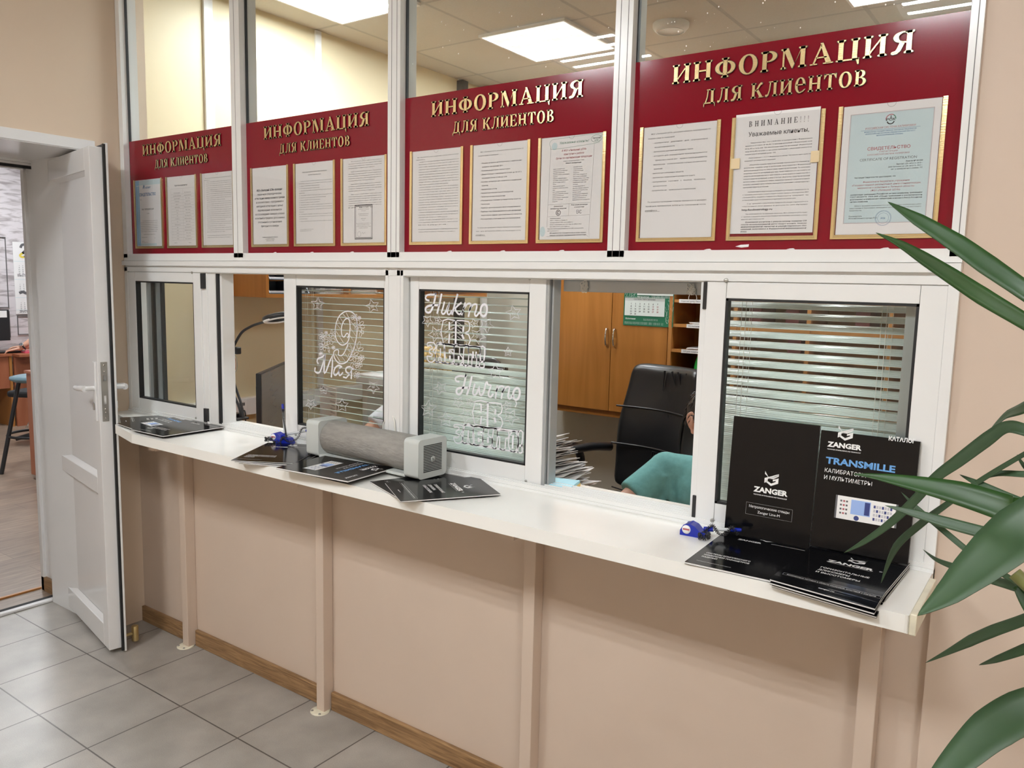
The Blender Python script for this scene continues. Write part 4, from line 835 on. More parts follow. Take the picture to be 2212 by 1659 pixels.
DECAL_LOW=[(6,[(868,1268),(858,1268),(853,1275),(859,1282),(876,1286),(890,1286),(895,1291)],0),(7,[(895,1291),(890,1268),(883,1246),(876,1232),(865,1228),(858,1234),(861,1244),(876,1249),(905,1252)],0),(7,[(918,1288),(911,1261),(900,1231)],0),(6,[(930,1266),(923,1242),(927,1232),(938,1238),(947,1261),(948,1242),(955,1233),(965,1246),(971,1270),(977,1276),(981,1268),(992,1267),(984,1248),(983,1236),(991,1232),(1000,1242)],0),(6,[(1015,1268),(1009,1231)],0),(6,[(1011,1252),(1025,1267),(1040,1267),(1035,1253),(1031,1232)],0),(6,[(1034,1251),(1048,1267),(1060,1267),(1055,1243),(1061,1233),(1071,1244)],0),(7,[(1097,1251),(1095,1243),(1091,1237),(1086,1234),(1081,1234),(1077,1237),(1074,1243),(1074,1251),(1076,1259),(1081,1265),(1086,1268),(1091,1268),(1095,1264),(1097,1258)],1),(3,[(1084,1229),(1087,1221),(1082,1212)],0),(4,[(933,1213),(983,1214),(1031,1215),(1032,1189),(1021,1182),(1022,1176),(1032,1173),(1031,1143),(932,1143)],1),(7,[(981,1213),(981,1144)],0),(6,[(956,1206),(956,1185)],0),(6,[(957,1168),(955,1146)],0),(7,[(1011,1195),(1009,1183)],0),(8,[(1007,1169),(1011,1159)],0),(1.2,[(936,1200),(949,1208)],0),(1.2,[(960,1196),(977,1207)],0),(1.2,[(989,1209),(1006,1200)],0),(1.2,[(937,1188),(949,1196)],0),(1.2,[(960,1184),(977,1195)],0),(1.2,[(990,1197),(1007,1188)],0),(1.2,[(937,1176),(950,1184)],0),(1.2,[(961,1172),(977,1183)],0),(1.2,[(990,1186),(1007,1176)],0),(1.2,[(937,1164),(950,1172)],0),(1.2,[(961,1160),(978,1171)],0),(1.2,[(990,1174),(1007,1165)],0),(1.2,[(938,1152),(950,1160)],0),(1.2,[(961,1148),(978,1159)],0),(1.2,[(991,1162),(1008,1153)],0),(1.2,[(1014,1212),(1027,1203)],0),(1.2,[(1014,1168),(1026,1161)],0),(4,[(852,1131),(883,1133),(888,1118),(877,1106),(886,1095),(882,1081),(869,1074),(855,1077),(850,1092),(864,1091),(873,1101),(859,1105),(861,1113),(872,1120),(865,1126),(852,1123)],1),(4,[(893,1134),(923,1136),(932,1079),(914,1080),(910,1095),(904,1094),(903,1080),(886,1079)],1),(5,[(908,1119),(907,1100)],0),(4,[(928,1134),(965,1135),(965,1123),(946,1120),(962,1110),(963,1088),(951,1080),(929,1079)],1),(7,[(947,1117),(947,1112)],0),(7,[(948,1100),(949,1091)],0),(4,[(967,1133),(985,1134),(984,1115),(1000,1107),(999,1088),(984,1081),(966,1080)],1),(7,[(984,1106),(984,1093)],0),(4,[(1004,1133),(1019,1133),(1016,1080),(1001,1081)],1),(4,[(1021,1133),(1060,1135),(1058,1114),(1050,1113),(1049,1086),(1043,1075),(1028,1082),(1029,1114),(1021,1115)],1),(4,[(1097,1109),(1095,1095),(1090,1084),(1082,1077),(1074,1076),(1067,1082),(1062,1092),(1061,1105),(1063,1119),(1068,1130),(1075,1137),(1083,1138),(1090,1132),(1095,1122)],1),(6,[(1077,1125),(1076,1088)],0),(5,[(1096,1139),(1112,1140),(1109,1103),(1111,1080),(1096,1078),(1096,1098)],1),(6,[(1097,1098),(1109,1100)],0),(6,[(890,1135),(1096,1140)],0),(5,[(886,1078),(1096,1078)],0),(2.2,[(851,1216),(865,1212),(878,1220),(877,1207),(889,1201),(874,1197),(868,1185),(860,1195),(845,1194),(855,1204)],1),(1.1,[(866,1208),(866,1206),(865,1204),(863,1204),(861,1204),(861,1206),(862,1206)],0),(1.1,[(872,1201),(869,1202),(868,1203),(869,1205),(871,1206),(872,1206),(873,1205)],0),(1.1,[(861,1200),(863,1201),(865,1202),(867,1200),(867,1199),(866,1198),(864,1198)],0),(2.2,[(918,1223),(919,1214),(930,1211),(919,1206),(917,1197),(910,1203),(898,1200),(904,1209),(898,1217),(910,1216)],1),(1.1,[(916,1212),(915,1211),(913,1211),(912,1212),(912,1213),(913,1213),(914,1213)],0),(1.1,[(913,1206),(912,1207),(913,1209),(915,1209),(916,1209),(916,1208),(916,1207)],0),(1.1,[(908,1211),(910,1211),(911,1209),(910,1208),(909,1208),(908,1208),(908,1208)],0),(2.2,[(868,1161),(887,1172),(887,1189),(903,1179),(924,1186),(915,1170),(928,1157),(906,1156),(893,1141),(889,1158)],1),(1.1,[(893,1170),(896,1169),(897,1167),(896,1164),(894,1163),(892,1164),(891,1165)],0),(1.1,[(908,1171),(905,1169),(902,1169),(900,1171),(900,1172),(902,1174),(903,1174)],0),(1.1,[(900,1160),(899,1163),(902,1165),(904,1166),(906,1165),(907,1163),(906,1162)],0),(2.2,[(1048,1227),(1056,1220),(1069,1222),(1062,1213),(1068,1205),(1056,1206),(1047,1198),(1046,1208),(1035,1212),(1047,1217)],1),(1.1,[(1055,1217),(1055,1215),(1053,1214),(1052,1214),(1051,1215),(1051,1216),(1052,1216)],0),(1.1,[(1057,1210),(1055,1211),(1055,1212),(1056,1213),(1058,1214),(1058,1213),(1058,1212)],0),(1.1,[(1048,1212),(1051,1212),(1052,1212),(1053,1210),(1052,1209),(1051,1209),(1050,1209)],0),(2.2,[(1096,1178),(1077,1172),(1072,1155),(1060,1168),(1040,1165),(1052,1180),(1045,1195),(1064,1191),(1080,1203),(1080,1186)],1),(1.1,[(1072,1175),(1070,1176),(1069,1179),(1071,1181),(1073,1181),(1075,1180),(1075,1179)],0),(1.1,[(1058,1177),(1062,1178),(1065,1177),(1066,1175),(1065,1173),(1063,1173),(1062,1173)],0),(1.1,[(1069,1186),(1069,1183),(1066,1181),(1063,1181),(1062,1183),(1062,1184),(1063,1185)],0)]
DECAL_NINE=[(4,[(311,1396),(317,1423),(334,1449),(362,1464),(389,1465),(411,1454),(420,1428),(419,1390),(408,1350),(391,1318),(372,1294),(350,1284),(327,1285),(308,1301),(303,1318),(311,1328),(325,1331),(329,1324),(327,1314),(339,1311),(353,1318),(367,1338),(376,1354)],0),(4,[(311,1396),(314,1373),(328,1355),(347,1348),(367,1355),(379,1369),(385,1400),(385,1427),(378,1440),(364,1439),(350,1425),(343,1404),(345,1384),(356,1376),(369,1390),(378,1386),(374,1375)],0),(1.3,[(323,1439),(341,1417)],0),(1.3,[(334,1445),(361,1418)],0),(1.3,[(350,1456),(367,1443)],0),(1.3,[(367,1460),(389,1434)],0),(1.3,[(317,1423),(339,1403)],0),(1.3,[(311,1400),(356,1354)],0),(1.3,[(389,1432),(419,1406)],0),(1.3,[(387,1410),(417,1381)],0),(1.3,[(386,1383),(410,1358)],0),(1.3,[(380,1358),(402,1336)],0),(1.3,[(310,1317),(338,1288)],0),(1.3,[(344,1309),(364,1291)],0),(1.3,[(361,1320),(377,1304)],0),(6,[(224,1275),(216,1282),(224,1293),(244,1300),(260,1309),(247,1275),(232,1246),(217,1241),(205,1246),(207,1258)],0),(7,[(260,1309),(253,1251),(264,1250),(298,1310),(291,1233)],0),(6,[(344,1272),(330,1277),(310,1266),(303,1246),(313,1241),(327,1252),(336,1270)],0),(5,[(333,1264),(330,1244),(338,1243),(349,1253)],0),(6,[(401,1269),(383,1276),(366,1270),(366,1257),(385,1253),(394,1267),(391,1236)],0),(5,[(385,1253),(366,1236),(352,1238)],0),(1.4,[(423,1445),(420,1443),(416,1443),(412,1444),(411,1447),(414,1448),(418,1448),(422,1447)],1),(1.4,[(410,1436),(407,1437),(405,1439),(405,1443),(408,1444),(411,1444),(413,1441),(413,1438)],1),(1.4,[(394,1439),(393,1441),(396,1444),(400,1446),(403,1445),(404,1443),(401,1440),(397,1438)],1),(1.4,[(390,1450),(393,1452),(397,1452),(401,1451),(402,1448),(399,1446),(395,1446),(391,1448)],1),(1.4,[(403,1459),(406,1458),(408,1456),(408,1452),(406,1450),(402,1451),(400,1454),(400,1457)],1),(1.4,[(419,1456),(420,1454),(417,1451),(413,1449),(410,1450),(409,1452),(412,1455),(416,1457)],1),(2.2,[(404,1447),(409,1448)],0),(1.4,[(439,1444),(438,1443),(436,1443),(434,1444),(433,1445),(434,1446),(437,1446),(439,1445)],1),(1.4,[(433,1439),(431,1440),(430,1441),(430,1443),(431,1444),(433,1444),(434,1442),(434,1440)],1),(1.4,[(424,1441),(424,1442),(425,1444),(427,1445),(429,1444),(429,1443),(428,1442),(426,1441)],1),(1.4,[(422,1447),(423,1448),(426,1448),(428,1447),(428,1446),(427,1445),(425,1445),(422,1446)],1),(1.4,[(429,1452),(430,1451),(432,1450),(432,1448),(430,1447),(428,1448),(427,1449),(427,1451)],1),(1.4,[(437,1450),(438,1449),(437,1447),(434,1447),(433,1447),(432,1448),(433,1450),(436,1451)],1),(2.2,[(430,1446),(432,1446)],0),(1.4,[(456,1415),(451,1412),(444,1412),(438,1414),(436,1418),(441,1421),(448,1421),(454,1419)],1),(1.4,[(435,1401),(430,1402),(427,1406),(427,1411),(431,1414),(436,1413),(440,1409),(439,1404)],1),(1.4,[(409,1405),(408,1409),(412,1414),(419,1416),(424,1415),(425,1412),(421,1407),(414,1404)],1),(1.4,[(403,1424),(407,1427),(415,1427),(421,1424),(422,1420),(418,1418),(411,1417),(404,1420)],1),(1.4,[(423,1438),(429,1437),(432,1432),(432,1427),(428,1424),(422,1425),(419,1430),(419,1435)],1),(1.4,[(450,1433),(451,1430),(447,1425),(440,1422),(435,1423),(434,1427),(438,1431),(444,1434)],1),(2.2,[(426,1419),(433,1419)],0),(1.4,[(430,1310),(426,1307),(418,1306),(412,1309),(411,1312),(415,1315),(422,1316),(429,1313)],1),(1.4,[(410,1295),(404,1296),(401,1300),(401,1305),(405,1309),(410,1308),(414,1303),(414,1298)],1),(1.4,[(383,1299),(382,1302),(386,1307),(392,1310),(398,1310),(399,1306),(395,1301),(388,1298)],1),(1.4,[(377,1317),(381,1320),(389,1321),(395,1318),(396,1315),(392,1312),(384,1311),(378,1314)],1),(1.4,[(397,1332),(403,1331),(406,1327),(406,1322),(402,1318),(396,1319),(393,1324),(393,1329)],1),(1.4,[(424,1328),(425,1324),(421,1320),(414,1317),(409,1317),(408,1321),(412,1326),(419,1329)],1),(2.2,[(400,1313),(407,1314)],0),(1.4,[(455,1307),(453,1306),(448,1305),(445,1307),(444,1309),(446,1310),(451,1311),(454,1309)],1),(1.4,[(443,1299),(440,1299),(438,1302),(439,1305),(441,1307),(444,1306),(446,1304),(446,1301)],1),(1.4,[(428,1301),(428,1303),(430,1306),(434,1308),(437,1307),(437,1305),(435,1302),(431,1301)],1),(1.4,[(425,1312),(427,1313),(432,1314),(435,1312),(436,1310),(434,1308),(429,1308),(426,1309)],1),(1.4,[(436,1320),(440,1320),(442,1317),(441,1314),(439,1312),(436,1313),(434,1315),(434,1318)],1),(1.4,[(452,1318),(452,1316),(450,1313),(446,1311),(443,1312),(442,1314),(445,1317),(448,1318)],1),(2.2,[(438,1309),(442,1310)],0),(1.4,[(445,1284),(443,1282),(438,1282),(433,1283),(433,1286),(435,1288),(440,1288),(444,1287)],1),(1.4,[(432,1274),(428,1275),(426,1278),(426,1281),(429,1283),(432,1283),(435,1280),(435,1276)],1),(1.4,[(414,1277),(413,1279),(416,1282),(421,1284),(424,1284),(425,1281),(422,1278),(418,1276)],1),(1.4,[(410,1289),(413,1291),(418,1291),(422,1290),(423,1287),(420,1285),(415,1285),(411,1287)],1),(1.4,[(424,1299),(427,1298),(430,1296),(429,1292),(427,1290),(423,1291),(421,1293),(421,1297)],1),(1.4,[(441,1297),(442,1294),(439,1291),(435,1289),(431,1289),(431,1292),(433,1295),(438,1297)],1),(2.2,[(426,1286),(430,1287)],0),(1.4,[(435,1249),(432,1247),(427,1247),(424,1249),(423,1251),(425,1253),(430,1253),(434,1252)],1),(1.4,[(422,1240),(419,1240),(417,1243),(417,1246),(419,1248),(423,1248),(425,1245),(425,1242)],1),(1.4,[(406,1242),(405,1245),(407,1248),(412,1249),(415,1249),(416,1247),(413,1244),(409,1242)],1),(1.4,[(402,1254),(404,1256),(409,1256),(413,1254),(414,1252),(411,1250),(407,1250),(403,1251)],1),(1.4,[(414,1263),(418,1263),(420,1260),(420,1257),(417,1255),(414,1255),(412,1258),(412,1261)],1),(1.4,[(431,1261),(432,1258),(429,1255),(425,1254),(422,1254),(421,1256),(423,1259),(428,1261)],1),(2.2,[(416,1251),(420,1252)],0),(1.4,[(265,1370),(262,1368),(257,1368),(252,1370),(251,1372),(255,1374),(260,1375),(264,1373)],1),(1.4,[(251,1360),(247,1361),(244,1364),(245,1368),(248,1370),(251,1369),(254,1366),(254,1362)],1),(1.4,[(232,1363),(231,1366),(234,1369),(239,1371),(243,1371),(243,1368),(240,1365),(236,1363)],1),(1.4,[(227,1376),(230,1378),(236,1378),(240,1377),(241,1374),(238,1372),(233,1372),(228,1374)],1),(1.4,[(242,1386),(246,1385),(248,1382),(248,1379),(245,1377),(241,1377),(239,1380),(239,1384)],1),(1.4,[(261,1383),(262,1381),(259,1377),(254,1375),(250,1376),(250,1379),(252,1382),(257,1384)],1),(2.2,[(244,1373),(249,1373)],0),(1.4,[(273,1386),(272,1385),(270,1385),(268,1386),(267,1387),(269,1387),(271,1388),(273,1387)],1),(1.4,[(267,1381),(266,1382),(264,1383),(265,1385),(266,1386),(267,1385),(269,1384),(268,1382)],1),(1.4,[(259,1383),(259,1384),(260,1385),(262,1386),(264,1386),(264,1385),(263,1383),(261,1383)],1),(1.4,[(257,1388),(259,1389),(261,1389),(263,1388),(263,1387),(262,1386),(260,1386),(258,1387)],1),(1.4,[(264,1392),(265,1392),(266,1391),(266,1389),(265,1388),(263,1389),(262,1390),(262,1392)],1),(1.4,[(272,1391),(272,1390),(271,1389),(269,1388),(267,1388),(267,1389),(268,1391),(270,1391)],1),(2.2,[(264,1387),(266,1387)],0),(1.4,[(312,1361),(307,1358),(299,1358),(292,1360),(290,1364),(295,1367),(303,1368),(310,1365)],1),(1.4,[(297,1348),(290,1348),(285,1351),(283,1357),(286,1361),(292,1361),(298,1357),(300,1352)],1),(1.4,[(273,1345),(269,1348),(269,1354),(274,1359),(280,1360),(284,1357),(284,1351),(279,1346)],1),(1.4,[(255,1354),(255,1358),(261,1363),(270,1364),(275,1362),(275,1358),(269,1354),(260,1352)],1),(1.4,[(253,1370),(258,1373),(266,1373),(273,1371),(275,1367),(270,1364),(261,1363),(254,1366)],1),(1.4,[(268,1383),(274,1383),(280,1380),(282,1374),(279,1370),(272,1370),(267,1374),(265,1379)],1),(1.4,[(292,1386),(296,1383),(295,1377),(291,1372),(285,1371),(281,1374),(281,1380),(286,1385)],1),(1.4,[(310,1377),(309,1373),(303,1368),(295,1367),(290,1369),(290,1373),(296,1377),(304,1379)],1),(2.2,[(279,1365),(286,1366)],0),(1.4,[(279,1336),(275,1333),(268,1332),(262,1335),(260,1338),(264,1341),(272,1341),(278,1339)],1),(1.4,[(259,1322),(254,1323),(251,1327),(251,1332),(255,1335),(260,1334),(263,1330),(263,1325)],1),(1.4,[(233,1326),(232,1329),(236,1334),(243,1336),(248,1336),(249,1332),(245,1328),(239,1325)],1),(1.4,[(228,1343),(232,1346),(239,1346),(245,1344),(247,1340),(242,1338),(235,1337),(229,1340)],1),(1.4,[(248,1357),(253,1356),(256,1352),(256,1347),(252,1344),(247,1345),(243,1349),(244,1354)],1),(1.4,[(273,1353),(274,1349),(270,1345),(264,1342),(259,1343),(258,1347),(261,1351),(268,1354)],1),(2.2,[(250,1339),(257,1339)],0),(1.4,[(311,1335),(310,1334),(307,1334),(305,1335),(305,1336),(306,1337),(309,1337),(311,1336)],1),(1.4,[(304,1330),(302,1330),(301,1332),(301,1334),(303,1335),(305,1335),(306,1333),(306,1331)],1),(1.4,[(295,1332),(295,1333),(296,1334),(298,1335),(300,1335),(301,1334),(299,1332),(297,1331)],1),(1.4,[(293,1338),(294,1339),(297,1339),(299,1338),(300,1337),(298,1336),(295,1336),(293,1337)],1),(1.4,[(300,1343),(302,1343),(303,1341),(303,1339),(302,1338),(300,1339),(298,1340),(299,1342)],1),(1.4,[(309,1342),(310,1340),(308,1339),(306,1338),(304,1338),(304,1339),(305,1341),(307,1342)],1),(2.2,[(301,1336),(303,1337)],0),(1.4,[(247,1309),(245,1308),(242,1308),(240,1309),(240,1310),(241,1311),(244,1311),(246,1311)],1),(1.4,[(239,1304),(237,1304),(236,1306),(236,1308),(238,1309),(240,1309),(241,1307),(241,1305)],1),(1.4,[(230,1305),(229,1307),(231,1308),(233,1309),(235,1309),(235,1308),(234,1306),(232,1305)],1),(1.4,[(228,1312),(229,1313),(232,1313),(234,1312),(235,1311),(233,1310),(230,1310),(228,1311)],1),(1.4,[(235,1317),(237,1317),(238,1315),(238,1313),(237,1312),(235,1313),(233,1314),(233,1316)],1),(1.4,[(244,1316),(245,1314),(243,1313),(241,1312),(239,1312),(239,1313),(240,1315),(243,1316)],1),(2.2,[(236,1311),(238,1311)],0),(1.4,[(441,1389),(438,1383),(434,1380),(431,1383),(431,1390),(434,1396),(438,1398),(441,1396)],1),(1.4,[(450,1401),(451,1396),(449,1393),(444,1394),(441,1398),(440,1403),(442,1405),(446,1405)],1),(1.4,[(437,1353),(433,1345),(426,1342),(422,1345),(422,1354),(426,1362),(432,1365),(436,1361)],1),(1.4,[(441,1335),(432,1332),(426,1333),(427,1338),(434,1343),(443,1345),(449,1344),(448,1340)],1),(1.4,[(418,1346),(418,1339),(415,1335),(411,1337),(408,1344),(408,1350),(411,1354),(415,1352)],1),(1.4,[(391,1340),(394,1332),(391,1327),(384,1328),(377,1334),(375,1342),(377,1347),(384,1346)],1),(1.4,[(399,1281),(394,1274),(389,1272),(386,1276),(388,1283),(393,1290),(399,1292),(401,1289)],1),(1.4,[(413,1280),(415,1273),(413,1269),(408,1270),(402,1275),(400,1282),(402,1286),(407,1285)],1),(1.4,[(298,1392),(297,1386),(294,1384),(291,1386),(290,1391),(291,1397),(294,1399),(297,1397)],1),(1.4,[(309,1387),(304,1382),(300,1381),(299,1384),(302,1389),(307,1394),(311,1395),(312,1392)],1),(1.4,[(283,1328),(280,1324),(276,1322),(274,1325),(275,1329),(279,1333),(282,1334),(284,1332)],1),(1.4,[(283,1321),(283,1318),(281,1317),(279,1318),(278,1320),(279,1323),(281,1324),(283,1323)],1)]
DECAL_STARS=[[(2.2,[(783,1260),(797,1251),(815,1256),(807,1242),(817,1231),(798,1231),(786,1219),(782,1233),(764,1237),(782,1245)],1),(1.1,[(795,1247),(795,1244),(793,1242),(790,1242),(789,1244),(789,1245),(790,1246)],0),(1.1,[(799,1237),(796,1238),(796,1240),(797,1242),(799,1242),(801,1242),(801,1240)],0),(1.1,[(785,1239),(789,1240),(791,1239),(792,1237),(791,1236),(790,1235),(788,1235)],0)],
[(2.2,[(744,1197),(753,1181),(777,1181),(759,1167),(763,1149),(742,1157),(721,1146),(727,1164),(709,1175),(733,1179)],1),(1.1,[(749,1176),(747,1173),(743,1172),(740,1173),(740,1175),(741,1176),(743,1177)],0),(1.1,[(746,1163),(744,1165),(745,1168),(748,1170),(751,1170),(752,1168),(751,1167)],0),(1.1,[(733,1170),(737,1170),(740,1168),(740,1166),(738,1164),(736,1164),(734,1165)],0)],
[(2.2,[(815,1169),(825,1154),(846,1154),(830,1141),(835,1124),(816,1131),(796,1120),(800,1137),(783,1147),(806,1152)],1),(1.1,[(821,1149),(819,1146),(816,1145),(813,1146),(812,1148),(813,1149),(815,1150)],0),(1.1,[(819,1137),(817,1139),(818,1142),(820,1143),(823,1143),(824,1142),(823,1141)],0),(1.1,[(806,1143),(810,1143),(813,1142),(813,1139),(811,1138),(809,1137),(808,1138)],0)],
[(2.2,[(1006,1335),(1015,1320),(1036,1320),(1021,1308),(1025,1291),(1007,1298),(989,1288),(993,1305),(977,1315),(998,1319)],1),(1.1,[(1012,1316),(1010,1313),(1007,1312),(1005,1313),(1004,1315),(1005,1316),(1006,1317)],0),(1.1,[(1010,1304),(1008,1306),(1009,1309),(1011,1310),(1014,1310),(1015,1309),(1014,1307)],0),(1.1,[(998,1310),(1002,1311),(1004,1309),(1004,1307),(1003,1305),(1001,1305),(1000,1306)],0)],
[(2.2,[(1063,1509),(1074,1497),(1093,1499),(1082,1486),(1089,1472),(1071,1476),(1057,1466),(1057,1482),(1040,1489),(1059,1494)],1),(1.1,[(1072,1493),(1071,1490),(1068,1489),(1066,1490),(1065,1491),(1065,1493),(1067,1493)],0),(1.1,[(1073,1482),(1071,1484),(1071,1486),(1073,1488),(1075,1488),(1076,1487),(1076,1486)],0),(1.1,[(1061,1487),(1064,1487),(1067,1486),(1067,1484),(1066,1482),(1064,1482),(1063,1483)],0)],
[(2.2,[(1051,1386),(1056,1378),(1068,1378),(1060,1370),(1062,1361),(1052,1365),(1041,1360),(1044,1369),(1035,1375),(1046,1377)],1),(1.1,[(1054,1375),(1053,1374),(1052,1373),(1050,1374),(1050,1375),(1050,1376),(1051,1376)],0),(1.1,[(1053,1368),(1052,1370),(1053,1371),(1054,1372),(1056,1372),(1056,1371),(1056,1370)],0),(1.1,[(1047,1372),(1049,1372),(1050,1371),(1050,1370),(1049,1369),(1048,1369),(1047,1370)],0)],
[(2.2,[(226,1509),(234,1494),(258,1491),(239,1481),(241,1464),(221,1473),(199,1465),(206,1481),(189,1493),(214,1494)],1),(1.1,[(230,1490),(227,1487),(224,1487),(221,1488),(220,1490),(222,1491),(223,1491)],0),(1.1,[(226,1478),(224,1481),(225,1483),(228,1484),(231,1484),(232,1483),(231,1481)],0),(1.1,[(213,1486),(217,1486),(220,1484),(220,1482),(217,1480),(215,1480),(214,1481)],0)],
[(2.2,[(484,1509),(498,1498),(520,1500),(508,1487),(518,1473),(497,1477),(481,1465),(480,1481),(460,1487),(481,1494)],1),(1.1,[(496,1493),(495,1490),(492,1489),(489,1489),(488,1491),(489,1492),(490,1493)],0),(1.1,[(498,1482),(495,1484),(495,1486),(497,1488),(500,1488),(501,1487),(501,1486)],0),(1.1,[(484,1486),(487,1487),(490,1486),(491,1484),(490,1482),(488,1482),(487,1482)],0)],
[(2.2,[(250,1199),(257,1189),(274,1189),(262,1181),(265,1170),(250,1174),(235,1167),(239,1178),(226,1185),(243,1188)],1),(1.1,[(255,1186),(253,1184),(251,1183),(249,1184),(248,1185),(249,1186),(250,1187)],0),(1.1,[(253,1178),(251,1179),(252,1181),(254,1182),(256,1182),(257,1181),(256,1180)],0),(1.1,[(243,1182),(246,1182),(248,1181),(248,1180),(247,1178),(245,1178),(244,1179)],0)],
[(2.2,[(182,1105),(173,1116),(153,1116),(168,1127),(164,1140),(182,1135),(201,1144),(196,1130),(211,1122),(191,1118)],1),(1.1,[(177,1120),(179,1123),(182,1123),(184,1123),(185,1121),(184,1120),(183,1120)],0),(1.1,[(179,1130),(181,1128),(180,1126),(178,1125),(175,1125),(174,1126),(175,1127)],0),(1.1,[(191,1125),(187,1125),(185,1126),(185,1128),(186,1130),(188,1130),(190,1129)],0)],
[(2.2,[(345,1162),(354,1148),(377,1149),(360,1136),(365,1120),(344,1126),(324,1116),(328,1132),(311,1142),(335,1146)],1),(1.1,[(350,1144),(348,1141),(345,1140),(342,1141),(341,1142),(342,1144),(344,1144)],0),(1.1,[(348,1132),(346,1134),(347,1137),(350,1138),(352,1138),(353,1137),(353,1135)],0),(1.1,[(335,1138),(339,1138),(342,1137),(342,1134),(340,1133),(337,1132),(336,1133)],0)],
[(2.2,[(498,1194),(489,1207),(468,1207),(484,1219),(479,1233),(498,1227),(516,1236),(512,1221),(527,1212),(507,1209)],1),(1.1,[(493,1211),(494,1214),(498,1215),(500,1214),(501,1212),(500,1211),(498,1210)],0),(1.1,[(495,1222),(496,1220),(496,1218),(493,1216),(491,1216),(490,1218),(490,1219)],0),(1.1,[(506,1216),(503,1216),(500,1218),(500,1220),(502,1221),(504,1221),(505,1220)],0)]]

def decal(name, strokes, label, group=None, cat='window sticker'):
    m = MB()
    for w, P, c in strokes: m.ribbon([(a / 1000, b / 1000) for a, b in P], w / 1000, fd, 0.0, bool(c), smooth=0 if len(P) == 10 and c else 2)
    o = m.build(name, 'decal', None)
    return tag(o, label, cat, group)
decal('lettering_sticker', DECAL_TOP, 'upper white cut-out lettering with stars on the pane right of the middle post', 'white cut-out window stickers')
decal('lettering_sticker', DECAL_LOW, 'lower white cut-out lettering with stars, behind the grey device end', 'white cut-out window stickers')
decal('lettering_sticker', DECAL_NINE, 'white cut-out of a large 9 with flowers and script on the left pane', 'white cut-out window stickers')
SL = ['white star sticker left of the lower cut-out lettering, upper one', 'white star sticker low at the left edge of the right lettering pane', 'white star sticker just left of the lower lettering near the grey device', 'largest white star sticker, between the two letterings at the right', 'white star sticker at the top right of the right lettering pane', 'small white star sticker at mid height on the right edge of the lettering pane', 'white star sticker top left of the large 9', 'white star sticker top right of the large 9', 'small white star sticker under the script below the large 9', 'pale upside-down star sticker at the bottom left of the 9 pane', 'white star sticker at the bottom middle of the 9 pane', 'pale upside-down star sticker at the lower right of the 9 pane']
for st, lb in zip(DECAL_STARS, SL): decal('star_sticker', st, lb, 'white star stickers')
# ---------------------------------------------------------------- venetian blinds
def blind(name_label, x0, x1, ztop, zbot, tilt, y=0.085, pitch=0.0228, ladders=(0.12, 0.88), wand=None):
    t = thing('venetian_blind', name_label, 'blind', 'venetian blinds behind the hatches')
    m = MB(); z = ztop; i = 0
    n = int((ztop - zbot) / pitch)
    for i in range(n + 1):
        z = ztop - i * pitch; a = R(tilt(i / n)); hw = 0.0125
        P = []
        for k in range(6):
            s = -1 + 2 * k / 5
            yy, zz = s * hw, 0.0022 * (1 - s * s)
            P.append((yy * math.cos(a) - zz * math.sin(a), yy * math.sin(a) + zz * math.cos(a)))
        for (ya, za), (yb, zb) in zip(P, P[1:]):
            ch = 0.008 * max(0, -ya / 0.0125)
            ch2 = 0.008 * max(0, -yb / 0.0125)
            m.add([(x0 + ch, y + ya, z + za), (x1 - ch, y + ya, z + za), (x1 - ch2, y + yb, z + zb), (x0 + ch2, y + yb, z + zb)], [(0, 1, 2, 3)], 0, True)
    m.build('slats', 'slat', t, solid=0.0006)
    MB().box(x0, x1, y - 0.013, y + 0.013, 1.588, 1.612).build('head_rail', 'alu_grey', t, bevel=0.001)
    MB().box(x0, x1, y - 0.011, y + 0.011, zbot - 0.02, zbot - 0.010).build('bottom_rail', 'slat', t, bevel=0.002)
    for f in ladders:
        X = x0 + (x1 - x0) * f
        c = MB()
        for yy in (-0.0135, 0.0135): c.tube([(X, y + yy, 1.60), (X, y + yy, zbot - 0.012)], 0.0007, 5)
        c.tube([(X + 0.012, y - 0.004, 1.60), (X + 0.012, y - 0.004, zbot - 0.012)], 0.0006, 5)
        c.tube([(X - 0.01, y - 0.014, 1.60), (X - 0.012, y - 0.0145, zbot - 0.012)], 0.0006, 5)
        c.build('ladder_cord', 'cord', t)
    return t
bl = blind('open venetian blind behind the pane with the large 9', 0.03, 0.60, 1.575, 1.03, lambda f: -3 - 10 * f)
bl = blind('venetian blind behind the two lettering stickers, closed in its lower half', 0.64, 1.168, 1.572, 1.02, lambda f: 4 + (f > 0.42) * min(1, (f - 0.42) * 6) * 62, y=0.09)
bl = blind('half closed venetian blind behind the standing catalogues', 1.683, 2.108, 1.532, 1.02, lambda f: 36 + 38 * max(0, min(1, (f - 0.35) * 3.2)), y=0.085, pitch=0.0243)
m = MB(); m.rect(1.755, 1.785, 1.178, 1.20, wallfn(0.0685)); m.build('tape_label', 'tape', bl)
# rolled up blind above the open hatch, with tied cords
t = thing('rolled_blind', 'grey blind rail with tied cords at the top of the open right hatch', 'blind')
MB().box(1.215, 1.662, 0.045, 0.075, 1.553, 1.585).build('rail', 'alu_grey', t, bevel=0.002)
m = MB(); rn = random.Random(3)
for cx in (1.285, 1.60):
    for k in range(9):
        P = [(cx + rn.uniform(-0.014, 0.014), 0.042 - 0.002 * k * 0.3, 1.57 + rn.uniform(-0.018, 0.012)) for q in range(5)]
        m.tube(cr_smooth(P, 4, True), 0.0009, 5, True)
m.tube([(1.605 + 0.011 * math.cos(q * 0.5), 0.04, 1.545 + 0.013 * math.sin(q * 0.5)) for q in range(13)], 0.001, 5, True)
m.build('tied_cord', 'cord', t)
